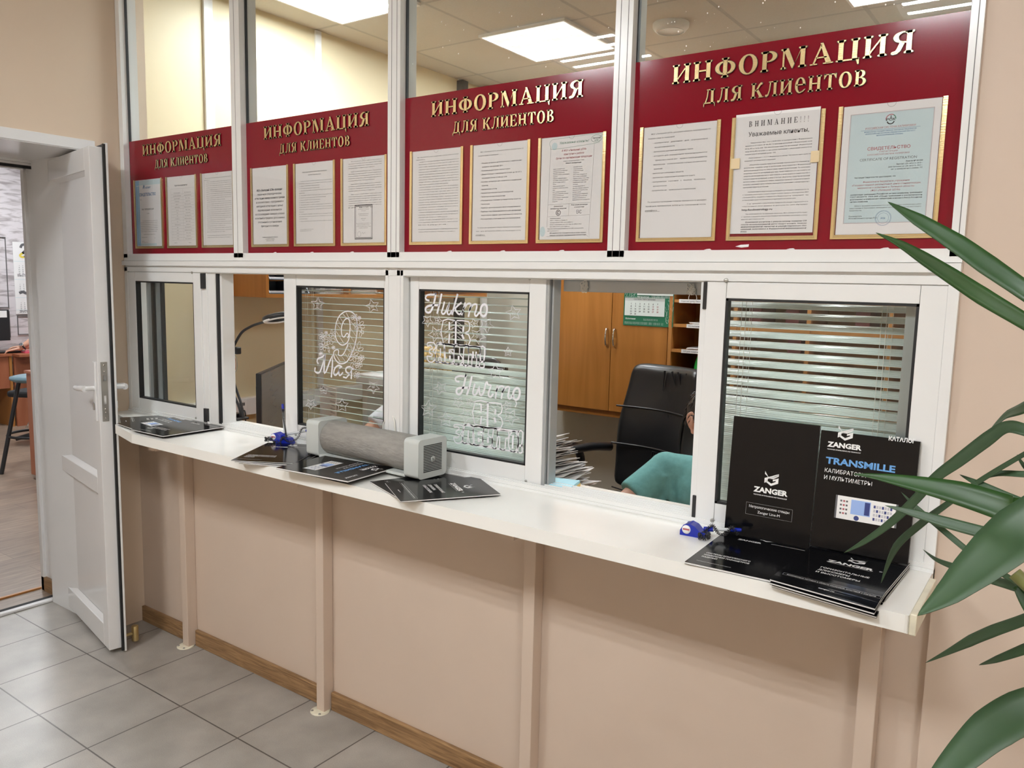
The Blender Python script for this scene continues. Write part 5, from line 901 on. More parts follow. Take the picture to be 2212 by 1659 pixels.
# pull cord and wand at the left opening
t = thing('blind_wand', 'clear plastic blind wand and white cords hanging at the left opening', 'blind cord')
m = MB(); m.tube([(-0.414, 0.08, 1.59), (-0.425, 0.08, 1.30), (-0.432, 0.08, 1.135)], 0.0028, 8); m.build('wand', 'clearpen', t)
m = MB(); m.tube([(-0.432, 0.08, 1.138), (-0.434, 0.08, 1.10)], [0.004, 0.007], 8); m.build('tassel', 'clearpen', t)
m = MB(); m.tube([(-0.392, 0.08, 1.59), (-0.405, 0.08, 1.36), (-0.428, 0.08, 1.12)], 0.001, 5); m.tube([(-0.40, 0.085, 1.59), (-0.43, 0.085, 1.22), (-0.47, 0.085, 1.05)], 0.0008, 5); m.build('cord', 'cord', t)

# ---------------------------------------------------------------- catalogues on the counter
def page_fn(o, u, v, n):
    o, u, v, n = Vector(o), Vector(u).normalized(), Vector(v).normalized(), Vector(n).normalized()
    return lambda a, b, d=0.0: tuple(o + u * a + v * b + n * d)
def logo(mb, fn, cx, y, s, d):
    for P in LOGO[:1] + LOGO[2:]: mb.poly([(cx + (a - 0.5) * s * 1.02, y + b * s) for a, b in P], fn, d)
def zanger(mb, fn, cx, y, w, d, sub=True, big=1.0):
    put_text(mb, 'ZANGER', cx, y, w * 0.21 * big, fn, 'C', w, 0.045, d=d)
    if sub: put_text(mb, 'THE POWER OF INTELLIGENCE AND TECHNOLOGY', cx, y - w * 0.10, w * 0.045, fn, 'C', w * 0.98, 0.02, d=d)
def catalogue(label, o, u, v, wd=0.21, ht=0.29, th=0.004, design='a', n=(0, 0, 1), bend=0.0, name='catalogue', layers=1):
    t = thing(name, label, 'catalogue', 'black printed catalogues on the counter')
    f0 = page_fn(o, u, v, n)
    bf = lambda a, b: bend * max(0.0, 0.08 - b) ** 1.5 * 1.6 * (0.35 + a / wd)
    fn = lambda a, b, d=0.0: (lambda p: (p[0], p[1], p[2] - bf(a, b)))(f0(a, b, d))
    N = 12 if bend else 1
    def leafbox(mb, i0, z0, z1):
        V = []; F = []
        for k in range(N + 1):
            b_ = i0 + (ht - 2 * i0) * k / N
            V += [fn(i0, b_, z0), fn(wd - i0, b_, z0), fn(wd - i0, b_, z1), fn(i0, b_, z1)]
        for k in range(N):
            for j in range(4): F.append((k * 4 + j, k * 4 + (j + 1) % 4, (k + 1) * 4 + (j + 1) % 4, (k + 1) * 4 + j))
        F += [(3, 2, 1, 0), (N * 4, N * 4 + 1, N * 4 + 2, N * 4 + 3)]
        mb.add(V, F)
    m = MB(); leafbox(m, 0.0006, 0.0006, th - 0.0006); m.build('pages', 'paper', t)
    m = MB(); leafbox(m, 0, 0, 0.0006); leafbox(m, 0, th - 0.0006, th); m.build('cover', 'cover', t)
    d = th + 0.0003
    wm, bm_ = MB(), MB()
    if design == 'transmille':
        logo(wm, fn, 0.052, 0.245, 0.032, d); zanger(wm, fn, 0.052, 0.228, 0.072, d)
        put_text(wm, 'КАТАЛОГ', 0.192, 0.2575, 0.0125, fn, 'R', 0.052, 0.03, d=d)
        put_text(bm_, 'TRANSMILLE', 0.016, 0.190, 0.020, fn, 'L', 0.143, 0.035, d=d)
        put_text(wm, 'КАЛИБРАТОРЫ', 0.016, 0.170, 0.0125, fn, 'L', 0.086, d=d); put_text(wm, 'И МУЛЬТИМЕТРЫ', 0.016, 0.154, 0.0125, fn, 'L', 0.100, d=d)
        im = MB(); im.rect(0.045, 0.172, 0.072, 0.123, fn, d, 0); im.rect(0.078, 0.118, 0.086, 0.118, fn, d + 0.0002, 1); im.rect(0.106, 0.1165, 0.088, 0.116, fn, d + 0.0003, 2)
        for q in range(4):
            for s in range(3): im.rect(0.055 + s * 0.006, 0.059 + s * 0.006, 0.083 + q * 0.009, 0.087 + q * 0.009, fn, d + 0.0002, (4, 3, 4)[s])
            for s in range(7): im.rect(0.124 + s * 0.0055, 0.128 + s * 0.0055, 0.080 + q * 0.009, 0.086 + q * 0.009, fn, d + 0.0002, 2 if (s + q) % 3 == 0 else 5)
        im.poly([(0.091 + 0.0055 * math.cos(q * 0.524), 0.0785 + 0.0055 * math.sin(q * 0.524)) for q in range(12)], fn, d + 0.0002, 2)
        im.rect(0.045, 0.049, 0.072, 0.123, fn, d + 0.0002, 4); im.rect(0.168, 0.172, 0.072, 0.123, fn, d + 0.0002, 4)
        im.build('instrument_picture', [M['print'], mat('lcd_blue_print', (0.33, 0.48, 0.85), 0.3), mat('navy_print', (0.04, 0.06, 0.22), 0.3), M['inkred'], M['inkgrey'], mat('pale_grey_print', (0.55, 0.55, 0.6), 0.3)], t)
    elif design == 'stand':
        logo(wm, fn, 0.102, 0.130, 0.033, d); zanger(wm, fn, 0.102, 0.1115, 0.080, d)
        put_text(wm, 'Метрологические стенды', 0.102, 0.072, 0.0085, fn, 'C', 0.094, d=d); put_text(wm, 'Zanger Line-M', 0.102, 0.0605, 0.0085, fn, 'C', 0.052, d=d)
        wm.ribbon([(0.048, 0.055), (0.156, 0.055), (0.156, 0.083), (0.048, 0.083)], 0.0003, fn, d, True, smooth=0)
    elif design == 'systems':
        logo(wm, fn, 0.105, 0.245, 0.030, d); put_text(wm, 'ZANGER', 0.045, 0.222, 0.012, fn, 'L', 0.055, 0.04, d=d)
        for k, l in enumerate(('СИСТЕМЫ КОМПЛЕКСНОГО', 'ИЗМЕРЕНИЯ ПАРАМЕТРОВ', 'ИЗДЕЛИЙ')): put_text(wm, l, 0.018, 0.082 - k * 0.0145, 0.0105, fn, 'L', (0.098, 0.100, 0.034)[k], 0.02, d=d)
        put_text(wm, 'Комплексные решения для промышленности', 0.018, 0.022, 0.005, fn, 'L', 0.075, d=d)
        wm.ribbon([(0.12, 0.235), (0.20, 0.235)], 0.0014, fn, d, smooth=0)
    else:
        logo(wm, fn, 0.110, 0.205, 0.034, d); zanger(wm, fn, 0.105, 0.180, 0.094, d, False)
        put_text(wm, '®', 0.162, 0.184, 0.009, fn, 'L', d=d)
        wm.ribbon([(0.062, 0.175), (0.150, 0.175)], 0.0006, fn, d, smooth=0)
        for k, l in enumerate(('ГОРИЗОНТАЛЬНЫЕ', 'ДЛИНОМЕРЫ', 'И ВЫСОТОМЕРЫ')): put_text(wm, l, 0.060, 0.130 - k * 0.0165, 0.0115, fn, 'L', (0.096, 0.062, 0.086)[k], 0.02, d=d)
        wm.ribbon([(0.012, 0.040), (0.198, 0.040), (0.198, 0.050), (0.012, 0.050)], 0.0004, fn, d, True, smooth=0)
        put_text(wm, 'Комплексные поставки в области измерений, испытаний и контроля', 0.105, 0.0425, 0.006, fn, 'C', 0.17, d=d); put_text(wm, 'zanger.ru', 0.105, 0.018, 0.006, fn, 'C', 0.03, 0.02, d=d)
    wm.build('lettering', 'print', t)
    if bm_.v: bm_.build('title', 'printblue', t)
    return t
Z0 = 0.9803
def cat3(label, bl, br, tl, z, **k):
    u = (br[0] - bl[0], br[1] - bl[1], 0); v = (tl[0] - bl[0], tl[1] - bl[1], 0)
    un_ = Vector(u).normalized(); vv = Vector(v); vv = vv - un_ * vv.dot(un_)
    return catalogue(label, (bl[0], bl[1], z), un_, vv, **k)
# left end
cat3('black catalogue lying flat nearest the open door at the left counter end', (-0.800, -0.165), (-0.612, -0.258), (-0.695, 0.06), Z0, design='a', ht=0.24)
cat3('black catalogue lying flat, middle one of the three at the left counter end', (-0.655, -0.255), (-0.447, -0.282), (-0.63, 0.0), Z0 + 0.0042, design='transmille', ht=0.27)
cat3('black catalogue lying flat, rightmost of the three at the left counter end', (-0.478, -0.296), (-0.268, -0.292), (-0.480, 0.0), Z0 + 0.0084, design='systems', ht=0.285)
# under the pens
cat3('black catalogue under the pen stands, lowest of its fanned stack', (0.262, -0.352), (0.455, -0.27), (0.15, -0.10), Z0, design='a', ht=0.28)
cat3('black catalogue under the pen stands, middle of its fanned stack', (0.252, -0.360), (0.440, -0.268), (0.125, -0.10), Z0 + 0.0042, design='a')
cat3('black catalogue with three white text lines, topmost under the pen stands', (0.243, -0.367), (0.425, -0.264), (0.10, -0.115), Z0 + 0.0084, design='systems', th=0.003)
# in front of the felt device
cat3('black catalogue with a blue title lying in front of the felt roll device', (0.434, -0.146), (0.452, -0.356), (0.724, -0.125), Z0 + 0.0125, design='transmille', th=0.005)
cat3('black catalogue lying under the right end of the felt roll device', (0.753, -0.255), (0.945, -0.335), (0.86, 0.0), Z0, design='a', ht=0.285)
cat3('black catalogue with a white logo lying in front of the device end, overhanging the counter', (0.806, -0.247), (0.990, -0.372), (0.962, -0.012), Z0 + 0.0042, design='a', ht=0.283)
# right end: two flat stacks and two standing
cat3('black catalogue lying flat under the left standing catalogue', (1.766, -0.314), (1.966, -0.306), (1.758, -0.02), Z0, design='systems', th=0.005, wd=0.205)
cat3('black catalogue lying lowest of the curled pile at the right counter end', (1.956, -0.322), (2.153, -0.328), (1.958, -0.03), Z0 + 0.001, design='a', bend=0.3, wd=0.198)
cat3('black catalogue lying in the middle of the curled pile at the right counter end', (1.953, -0.326), (2.150, -0.334), (1.956, -0.03), Z0 + 0.0065, design='a', bend=0.25, wd=0.198)
cat3('black catalogue with a white logo, topmost of the curled pile at the right counter end', (1.951, -0.322), (2.151, -0.330), (1.957, -0.03), Z0 + 0.0115, design='a', bend=0.2, wd=0.2)
def standing(label, x0, x1, zb, yb, yt, design, ht, th):
    dz = math.sqrt(ht * ht - (yt - yb) ** 2)
    return catalogue(label, (x0, yb, zb), (1, 0.0, 0), (0, yt - yb, dz), wd=x1 - x0, ht=ht, th=th, design=design, n=(0, -dz, yt - yb))
standing('black catalogue standing upright against the right window, left of the pair', 1.757, 1.957, Z0 + 0.0052, -0.052, -0.030, 'stand', 0.283, 0.006)
standing('black catalogue with the blue title standing upright at the right counter end', 1.9605, 2.162, Z0 + 0.018, -0.058, -0.032, 'transmille', 0.262, 0.008)

# ---------------------------------------------------------------- grey device with felt roll
dv = thing('air_purifier', 'light grey tabletop device with a felt roll between two square ends', 'air purifier', None, (0.345, -0.147, 0.9895), R(-2.6))
LEN, DW, DH = 0.522, 0.122, 0.119
def rrect(w, h, r, n=5):
    P = []
    for cx, cy, a in ((w - r, r, -90), (w - r, h - r, 0), (r, h - r, 90), (r, r, 180)):
        for k in range(n + 1): P.append((cx + r * math.cos(R(a + 90 * k / n)), cy + r * math.sin(R(a + 90 * k / n))))
    return P
fx = lambda a, b, w: (w, a, b)
for x0, x1 in ((0.0, 0.062), (LEN - 0.060, LEN)):
    m = MB(); m.prism(rrect(DW, DH, 0.014), fx, x0, x1, 0, True); e = m.build('end_box', 'device', dv, bevel=0.0015)
m = MB()
for k in range(17): m.box(LEN + 0.0002, LEN + 0.0008, 0.022, DW - 0.022, 0.019 + k * 0.0049, 0.0217 + k * 0.0049)
v_ = m.build('vent_slots', 'rubber', e)
m = MB(); X = Matrix.Translation((LEN + 0.001, DW / 2, 0.056)) @ Matrix.Rotation(R(90), 4, 'Y'); m.lathe([(0.0085, 0), (0.0085, 0.0008), (0.0001, 0.0008)], X, 20); m.build('badge', 'device', e)
m = MB(); put_text(m, 'hp', DW / 2, 0.0535, 0.012, lambda a, b, d: (LEN + 0.0021, a, b), 'C', None, 0.01, 0.25); m.build('badge_lettering', 'inkgrey', e)
m = MB(); X = Matrix.Translation((0.055, 0.062, 0.060)) @ Matrix.Rotation(R(90), 4, 'Y'); m.lathe([(0.052, 0), (0.056, 0.004), (0.056, LEN - 0.114), (0.052, LEN - 0.110)], X, 48); m.build('felt_roll', 'felt', dv)
m = MB(); m.box(0.06, LEN - 0.06, 0.004, DW - 0.004, 0.0, 0.008); m.build('base_rail', 'device', dv, bevel=0.001)
m = MB()
m.tube(cr_smooth([(0.615, 0.0, 1.045), (0.60, 0.005, 1.10), (0.64, 0.0, 1.135), (0.665, -0.01, 1.12), (0.675, -0.015, 1.05), (0.69, -0.03, 1.00), (0.75, -0.035, 0.986), (0.85, -0.03, 0.986), (0.885, -0.04, 1.0), (0.89, -0.055, 1.03), (0.875, -0.075, 1.03)], 5), 0.0028, 8)
m.v = [(x - 0.03, y - 0.02, z) for x, y, z in m.v]
tag(m.build('cable', 'cord', None), 'white cable looping up behind the felt roll device', 'cable')

# ---------------------------------------------------------------- pens on coiled cords
def coil(P, r, turns, w, n=9):
    P = cr_smooth(P, 12); out = []
    k = len(P); tot = turns * n
    for i in range(tot + 1):
        f = i / tot * (k - 1); a = int(min(f, k - 2)); p = P[a].lerp(P[a + 1], f - a)
        t = (P[a + 1] - P[a]).normalized(); x = t.orthogonal().normalized() if abs(t.z) > 0.9 else Vector((0, 0, 1)).cross(t).normalized(); y = t.cross(x)
        q = 2 * math.pi * i / n
        out.append(p + x * r * math.cos(q) + y * r * math.sin(q))
    return out
def pen_stand(label, loc, rz, pen0, pen1, coilpts, blob):
    t = thing('pen_stand', label, 'pen', 'blue pen stands on the counter', loc, rz)
    m = MB()
    prof = [(0.0, 0.0), (0.0, 0.012), (0.008, 0.026), (0.022, 0.031), (0.036, 0.026), (0.046, 0.016), (0.062, 0.014), (0.062, 0.004), (0.056, 0.0)]
    m.prism(prof, lambda u, v, w: (u, w, v), -0.016, 0.016, 0, True); b = m.build('base', 'bluep', t, bevel=0.004)
    m = MB(); m.lathe([(0.0105, 0.0), (0.0105, 0.0012), (0.0001, 0.0012)], Matrix.Translation((0.016, -0.0168, 0.016)) @ Matrix.Rotation(R(90), 4, 'X'), 20); l = m.build('round_label', 'print', b)
    m = MB(); m.box(0.008, 0.024, -0.0188, -0.0182, 0.0145, 0.0185); m.build('label_stripe', 'inkred', l)
    m = MB(); a, c = Vector(pen0), Vector(pen1); d = (c - a).normalized()
    m.tube([a, c], 0.0042, 10); pn = m.build('pen', 'clearpen', t)
    m = MB(); m.tube([c - d * 0.003, c + d * 0.020, c + d * 0.023], [0.0048, 0.0046, 0.003], 10); m.build('pen_cap', 'bluep', pn)
    m = MB(); m.tube([a - d * 0.004, a + d * 0.018], 0.0062, 10); m.build('pen_socket', 'bluep', t)
    m = MB(); m.tube(coil(coilpts, 0.0032, 34, 0.001), 0.0009, 5)
    for k in range(3): m.tube(coil([(blob[0] + 0.012 * math.cos(k * 2 + s), blob[1] + 0.012 * math.sin(k * 2 + s), blob[2] + 0.006 * math.sin(2 * s + k)) for s in (0, 1, 2, 3, 4, 5)], 0.0028, 14, 0.001), 0.0009, 5)
    m.build('coiled_cord', 'black', t)
pen_stand('blue pen stand lying at the right hatch beside the standing catalogue', (1.672, -0.112, 0.9802), R(4), (0.058, 0.0, 0.020), (0.118, 0.006, 0.028), [(0.056, -0.012, 0.008), (0.062, -0.008, 0.022), (0.075, -0.004, 0.034), (0.09, -0.006, 0.018), (0.108, -0.004, 0.018), (0.118, 0.0, 0.036), (0.135, 0.0, 0.020)], (0.062, -0.022, 0.010))
pen_stand('blue pen stand with its pen lying sideways, left of the felt roll device', (0.080, -0.078, 0.9925), R(14), (0.044, 0.0, 0.022), (0.142, 0.008, 0.046), [(0.05, -0.02, 0.006), (0.07, -0.03, 0.022), (0.09, -0.028, 0.008), (0.118, -0.014, 0.022), (0.13, -0.004, 0.055), (0.148, 0.006, 0.056)], (0.0, -0.022, 0.008))
pen_stand('blue pen stand with an upright pen leaning on the window frame', (0.165, -0.058, 0.981), R(200), (0.030, 0.0, 0.024), (0.047, -0.016, 0.122), [(0.02, 0.01, 0.03), (0.024, 0.008, 0.06), (0.036, 0.0, 0.10), (0.045, -0.012, 0.128)], (0.05, 0.02, 0.010))
# ---------------------------------------------------------------- plant in the right foreground
LEAVES=[(1,[(2.413,-0.740,1.530,0.0076),(2.354,-0.716,1.575,0.0108),(2.311,-0.692,1.606,0.0124),(2.270,-0.668,1.636,0.0117),(2.218,-0.644,1.670,0.0083),(2.172,-0.620,1.699,0.0000)]),
(1,[(2.411,-0.800,1.508,0.0072),(2.362,-0.817,1.540,0.0089),(2.320,-0.833,1.567,0.0100),(2.289,-0.850,1.589,0.0090),(2.262,-0.867,1.608,0.0074),(2.240,-0.883,1.623,0.0047),(2.216,-0.900,1.636,0.0000)]),
(1,[(2.406,-0.700,1.451,0.0091),(2.363,-0.640,1.421,0.0104),(2.340,-0.580,1.400,0.0091),(2.318,-0.520,1.369,0.0000)]),
(2,[(2.407,-0.680,1.385,0.0058),(2.366,-0.666,1.396,0.0078),(2.346,-0.651,1.394,0.0092),(2.325,-0.637,1.373,0.0107),(2.292,-0.622,1.336,0.0098),(2.264,-0.608,1.305,0.0080),(2.237,-0.593,1.263,0.0076),(2.203,-0.579,1.217,0.0064),(2.165,-0.564,1.176,0.0044),(2.135,-0.550,1.149,0.0000)]),
(1,[(2.434,-0.780,1.298,0.0128),(2.380,-0.792,1.314,0.0163),(2.362,-0.803,1.320,0.0163),(2.314,-0.815,1.332,0.0144),(2.265,-0.827,1.339,0.0090),(2.227,-0.838,1.343,0.0040),(2.201,-0.850,1.345,0.0000)]),
(2,[(2.428,-0.900,1.373,0.0218),(2.386,-0.924,1.328,0.0278),(2.369,-0.948,1.311,0.0256),(2.348,-0.972,1.287,0.0198),(2.329,-0.996,1.266,0.0122),(2.307,-1.020,1.247,0.0000)]),
(2,[(2.419,-0.720,1.256,0.0051),(2.381,-0.716,1.261,0.0070),(2.340,-0.712,1.263,0.0078),(2.294,-0.708,1.267,0.0074),(2.250,-0.704,1.272,0.0051),(2.215,-0.700,1.275,0.0000)]),
(2,[(2.387,-0.660,1.379,0.0030),(2.327,-0.628,1.320,0.0038),(2.282,-0.596,1.268,0.0047),(2.248,-0.564,1.226,0.0063),(2.208,-0.532,1.169,0.0066),(2.185,-0.500,1.095,0.0000)]),
(2,[(2.431,-0.660,1.159,0.0036),(2.384,-0.633,1.177,0.0038),(2.355,-0.607,1.183,0.0039),(2.317,-0.580,1.194,0.0040),(2.279,-0.553,1.211,0.0042),(2.235,-0.527,1.234,0.0036),(2.203,-0.500,1.252,0.0000)]),
(2,[(2.425,-0.640,1.170,0.0049),(2.370,-0.608,1.168,0.0064),(2.343,-0.576,1.161,0.0060),(2.295,-0.544,1.159,0.0049),(2.263,-0.512,1.156,0.0029),(2.239,-0.480,1.159,0.0000)]),
(2,[(2.415,-0.680,1.293,0.0047),(2.374,-0.653,1.297,0.0055),(2.324,-0.627,1.307,0.0051),(2.292,-0.600,1.313,0.0000)]),
(2,[(2.410,-0.660,1.340,0.0036),(2.371,-0.640,1.333,0.0043),(2.336,-0.620,1.324,0.0038),(2.309,-0.600,1.301,0.0000)]),
(2,[(2.403,-0.660,1.311,0.0030),(2.369,-0.630,1.343,0.0025),(2.359,-0.600,1.352,0.0000)]),
(2,[(2.439,-0.680,1.189,0.0053),(2.388,-0.648,1.137,0.0075),(2.353,-0.616,1.100,0.0085),(2.325,-0.584,1.066,0.0081),(2.295,-0.552,1.028,0.0042),(2.262,-0.520,0.988,0.0000)]),
(2,[(2.438,-0.660,1.139,0.0048),(2.391,-0.623,1.087,0.0070),(2.359,-0.587,1.049,0.0047),(2.336,-0.550,1.019,0.0000)]),
(2,[(2.448,-0.860,1.142,0.0191),(2.402,-0.888,1.117,0.0222),(2.376,-0.916,1.100,0.0211),(2.356,-0.944,1.080,0.0169),(2.338,-0.972,1.059,0.0118),(2.322,-1.000,1.031,0.0000)]),
(1,[(2.449,-0.680,1.128,0.0082),(2.402,-0.660,1.151,0.0098),(2.374,-0.640,1.178,0.0025)])]

pl = thing('potted_palm', 'dark green long leaved potted plant at the right edge of the photo', 'plant', None, (2.56, -0.74, 0))
def ploc(o):
    o.location = (-2.56, 0.74, 0); return o
for k, (mk, pts) in enumerate(LEAVES):
    P = cr_smooth([p[:3] for p in pts], 6); H = []
    n = len(pts)
    for i in range(n - 1):
        for j in range(6):
            t = j / 6; H.append(pts[i][3] * (1 - t) + pts[i + 1][3] * t)
    H.append(pts[-1][3])
    m = MB(); V = []; F = []
    for i, p in enumerate(P):
        t = (P[min(i + 1, len(P) - 1)] - P[max(i - 1, 0)]).normalized()
        vd = Vector((-0.28, -0.80, 0.53)).normalized()              # the blades' upper sides lean towards the room's light
        s = t.cross(vd)
        if s.length < 0.1: s = t.cross(Vector((0, 0, 1)))
        s.normalize(); nn = s.cross(t).normalized()
        if nn.dot(vd) < 0: nn = -nn
        h = H[i] * 1.06
        for a in (-1, -0.5, 0, 0.5, 1): V.append(p + s * h * a + nn * (0.18 * h * abs(a)))
    for i in range(len(P) - 1):
        for j in range(4): F.append((i * 5 + j, i * 5 + j + 1, (i + 1) * 5 + j + 1, (i + 1) * 5 + j))
    m.add(V, F, 0, True)
    ploc(m.build('leaf', 'leaf' if mk == 1 else 'leaf2', pl, solid=0.0008))
m = MB()
m.tube(cr_smooth([(2.56, -0.74, 0.2), (2.55, -0.735, 0.6), (2.52, -0.72, 0.95), (2.51, -0.715, 1.2), (2.50, -0.74, 1.5), (2.48, -0.74, 1.6)], 5), 0.016, 10)
m.tube(cr_smooth([(2.52, -0.72, 0.95), (2.47, -0.68, 1.1), (2.42, -0.66, 1.16), (2.372, -0.652, 1.20)], 4), 0.009, 8)
ploc(m.build('stem', 'stem', pl))
m = MB(); m.lathe([(0.10, 0.0), (0.155, 0.26), (0.165, 0.265), (0.165, 0.30), (0.150, 0.30), (0.145, 0.25)], None, 28); m.build('pot', 'pot', pl)
m = MB(); m.lathe([(0.146, 0.25), (0.10, 0.258), (0.0001, 0.26)], None, 24); m.build('soil', 'soil', pl)

# ---------------------------------------------------------------- office behind the glass: ceiling things
def ceiling_light(label, x0, x1, y0, y1, z, power, strips=4):
    t = thing('ceiling_light', label, 'ceiling light', 'square ceiling lights')
    m = MB(); m.box(x0, x1, y0, y0 + 0.012, z - 0.014, z); m.box(x0, x1, y1 - 0.012, y1, z - 0.014, z); m.box(x0, x0 + 0.012, y0 + 0.012, y1 - 0.012, z - 0.014, z); m.box(x1 - 0.012, x1, y0 + 0.012, y1 - 0.012, z - 0.014, z)
    m.build('frame', 'lightframe', t)
    m = MB(); m.box(x0 + 0.012, x1 - 0.012, y0 + 0.012, y1 - 0.012, z - 0.008, z); m.build('diffuser', 'diffuser', t)
    m = MB(); p = (y1 - y0) / strips
    for k in range(strips):
        yc = y0 + p * (k + 0.5); m.box(x0 + 0.04, x1 - 0.04, yc - 0.015, yc + 0.015, z - 0.0095, z - 0.0082)
    m.build('tube_strip', emit('tube_glow', (0.93, 0.975, 1.0), power), t)
    return t
ceiling_light('lit square ceiling light seen through the third pane', -0.445, 0.115, 1.745, 2.32, 2.935, LAMP_IN)
ceiling_light('lit ceiling light whose corner shows at the top edge behind the third pane', -0.935, -0.375, 0.625, 1.195, 2.935, LAMP_IN)
ceiling_light('lit ceiling light whose corner shows at the top edge behind the rightmost pane', 1.385, 1.945, 1.745, 2.31, 2.935, LAMP_IN)
ceiling_light('lit ceiling light over the waiting area, left', -0.35, 0.25, -2.62, -2.02, 2.935, LAMP_MAIN)
ceiling_light('lit ceiling light over the waiting area, middle', 1.55, 2.15, -2.62, -2.02, 2.935, LAMP_MAIN)
ceiling_light('lit ceiling light over the waiting area, right', 3.35, 3.95, -2.62, -2.02, 2.935, LAMP_MAIN)
ceiling_light('lit ceiling light in the left room, near the doorway', -3.6, -3.0, -0.2, 0.4, 2.935, LAMP_LEFT)
ceiling_light('lit ceiling light in the left room, over the desk', -6.0, -5.4, 1.2, 1.8, 2.935, LAMP_LEFT)
m = MB(); X = Matrix.Translation((0.53, 2.13, 2.94)) @ Matrix.Rotation(R(180), 4, 'X')
m.lathe([(0.095, 0.0), (0.093, 0.020), (0.078, 0.038), (0.070, 0.040), (0.066, 0.034), (0.0001, 0.036)], X, 32)
t = thing('ceiling_detector', 'round white detector on the office ceiling behind the rightmost pane', 'detector'); m.build('housing', 'lightframe', t)
m = MB(); m.tube([X @ Vector((0.069 * math.cos(k * 0.19635), 0.069 * math.sin(k * 0.19635), 0.040)) for k in range(32)], 0.0015, 5, True); m.build('seam_ring', 'device', t)
# joint strips on the cream wall
for y0, y1, lab in ((0.512, 0.562, 'wide white cable duct running up the cream wall behind the leftmost pane'), (1.205, 1.245, 'narrow white joint strip on the cream wall behind the second pane')):
    tag(MB().box(-1.17, -1.155, y0, y1, 0.95, 2.935).build('cable_duct', 'alu', None, bevel=0.002), lab, 'cable duct')
# wall trunking with sockets
t = thing('socket_trunking', 'white trunking with sockets on the cream wall behind the left hatch', 'sockets')
MB().box(-1.17, -1.12, 0.30, 1.6, 0.855, 0.945).build('trunking', 'alu', t, bevel=0.002)
for y0 in (0.53, 0.62):
    s = MB().box(-1.12, -1.116, y0, y0 + 0.065, 0.868, 0.935).build('socket', 'lightframe', t, bevel=0.001)
    d = MB(); d.box(-1.1158, -1.115, y0 + 0.012, y0 + 0.03, 0.908, 0.924); d.box(-1.1158, -1.115, y0 + 0.036, y0 + 0.054, 0.908, 0.924); d.box(-1.1158, -1.115, y0 + 0.02, y0 + 0.045, 0.876, 0.896); d.build('socket_holes', 'greyplastic', s)
tag(MB().tube(cr_smooth([(-1.112, 0.655, 0.885), (-1.09, 0.655, 0.88), (-1.08, 0.65, 0.82), (-1.08, 0.64, 0.74)], 5), 0.004, 6).build('power_cable', 'black'), 'black cable plugged into the wall socket behind the left hatch', 'cable')
# open wall shelf on the cream wall
ws = thing('wall_shelf', 'orange wood open shelf hung on the cream wall behind the left hatch', 'shelf')
for y0, y1, z0, z1 in ((0.613, 0.631, 1.478, 1.84), (2.38, 2.398, 1.478, 1.84), (1.155, 1.171, 1.496, 1.822)): MB().box(-1.168, -0.848, y0, y1, z0, z1).build('side_panel', 'beech', ws)
m = MB(); m.box(-1.168, -0.848, 0.631, 2.38, 1.478, 1.496); m.box(-1.168, -0.848, 0.631, 2.38, 1.822, 1.84); m.build('shelf_board', 'beech', ws)
MB().box(-1.168, -1.160, 0.631, 2.38, 1.496, 1.822).build('back_panel', 'beech', ws)
def letter_tray(label, z):
    t = thing('letter_tray', label, 'letter tray', 'letter trays on the wall shelf', (-1.0, 0.77, z))
    m = MB()
    m.box(-0.13, 0.14, -0.125, 0.125, 0.0, 0.004); m.box(-0.13, 0.10, -0.125, -0.120, 0.0, 0.062); m.box(-0.13, 0.10, 0.120, 0.125, 0.0, 0.062); m.box(-0.13, -0.125, -0.12, 0.12, 0, 0.062)
    for s in (-1, 1): m.prism([(0.10, 0.0), (0.14, 0.0), (0.10, 0.062)], lambda u, v, w: (u, w, v), s * 0.1225 - 0.0025, s * 0.1225 + 0.0025)
    m.build('tray', 'tray', t)
    p = MB(); p.box(-0.11, 0.12, -0.11, 0.11, 0.005, 0.014); tag(p.build('papers', 'paper', t), kind='stuff')
letter_tray('dark blue letter tray on the wall shelf, lower one', 1.497); letter_tray('dark blue letter tray on the wall shelf, upper one', 1.566)
rn = random.Random(5)
for i in range(2):
    t = thing('binder_row', '', ''); C.objects.unlink(t); bpy.data.objects.remove(t)
for i in range(6):
    y0 = 0.925 + i * 0.038
    tag(MB().box(-1.13, -0.90, y0, y0 + 0.033, 1.4965, 1.56 + 0.012 * (i % 3)).build('folder', 'black' if i % 2 else 'greyplastic', None, bevel=0.001), 'dark upright folder number %d from the trays on the wall shelf'.replace('number %d', ('first', 'second', 'third', 'fourth', 'fifth', 'sixth')[i]), 'folder', 'dark folders on the wall shelf')
def paper_stack(label, x0, x1, y0, y1, z, n, jit=0.012, thick=0.004, seed=1, tilt=0.0, grp=None):
    rn = random.Random(seed); m = MB()
    for k in range(n):
        a = rn.uniform(-0.14, 0.14); dx, dy = rn.uniform(-jit, jit), rn.uniform(-jit, jit)
        X = Matrix.Translation(((x0 + x1) / 2 + dx + tilt * k, (y0 + y1) / 2 + dy, z + k * thick)) @ Matrix.Rotation(a, 4, 'Z')
        m.box(-(x1 - x0) / 2, (x1 - x0) / 2, -(y1 - y0) / 2, (y1 - y0) / 2, 0, thick * rn.uniform(0.35, 0.8), 0, X)
    o = m.build('paper_stack', 'paper', None)
    return tag(o, label, 'papers', grp, kind='stuff')
paper_stack('stack of papers on the wall shelf, left of its upright divider', -1.12, -0.88, 1.155 - 0.2, 1.14, 1.4965, 7, 0.008, 0.004, 2); 
paper_stack('stack of papers on the wall shelf, right of its upright divider', -1.12, -0.88, 1.20, 1.40, 1.4965, 14, 0.008, 0.0042, 3)
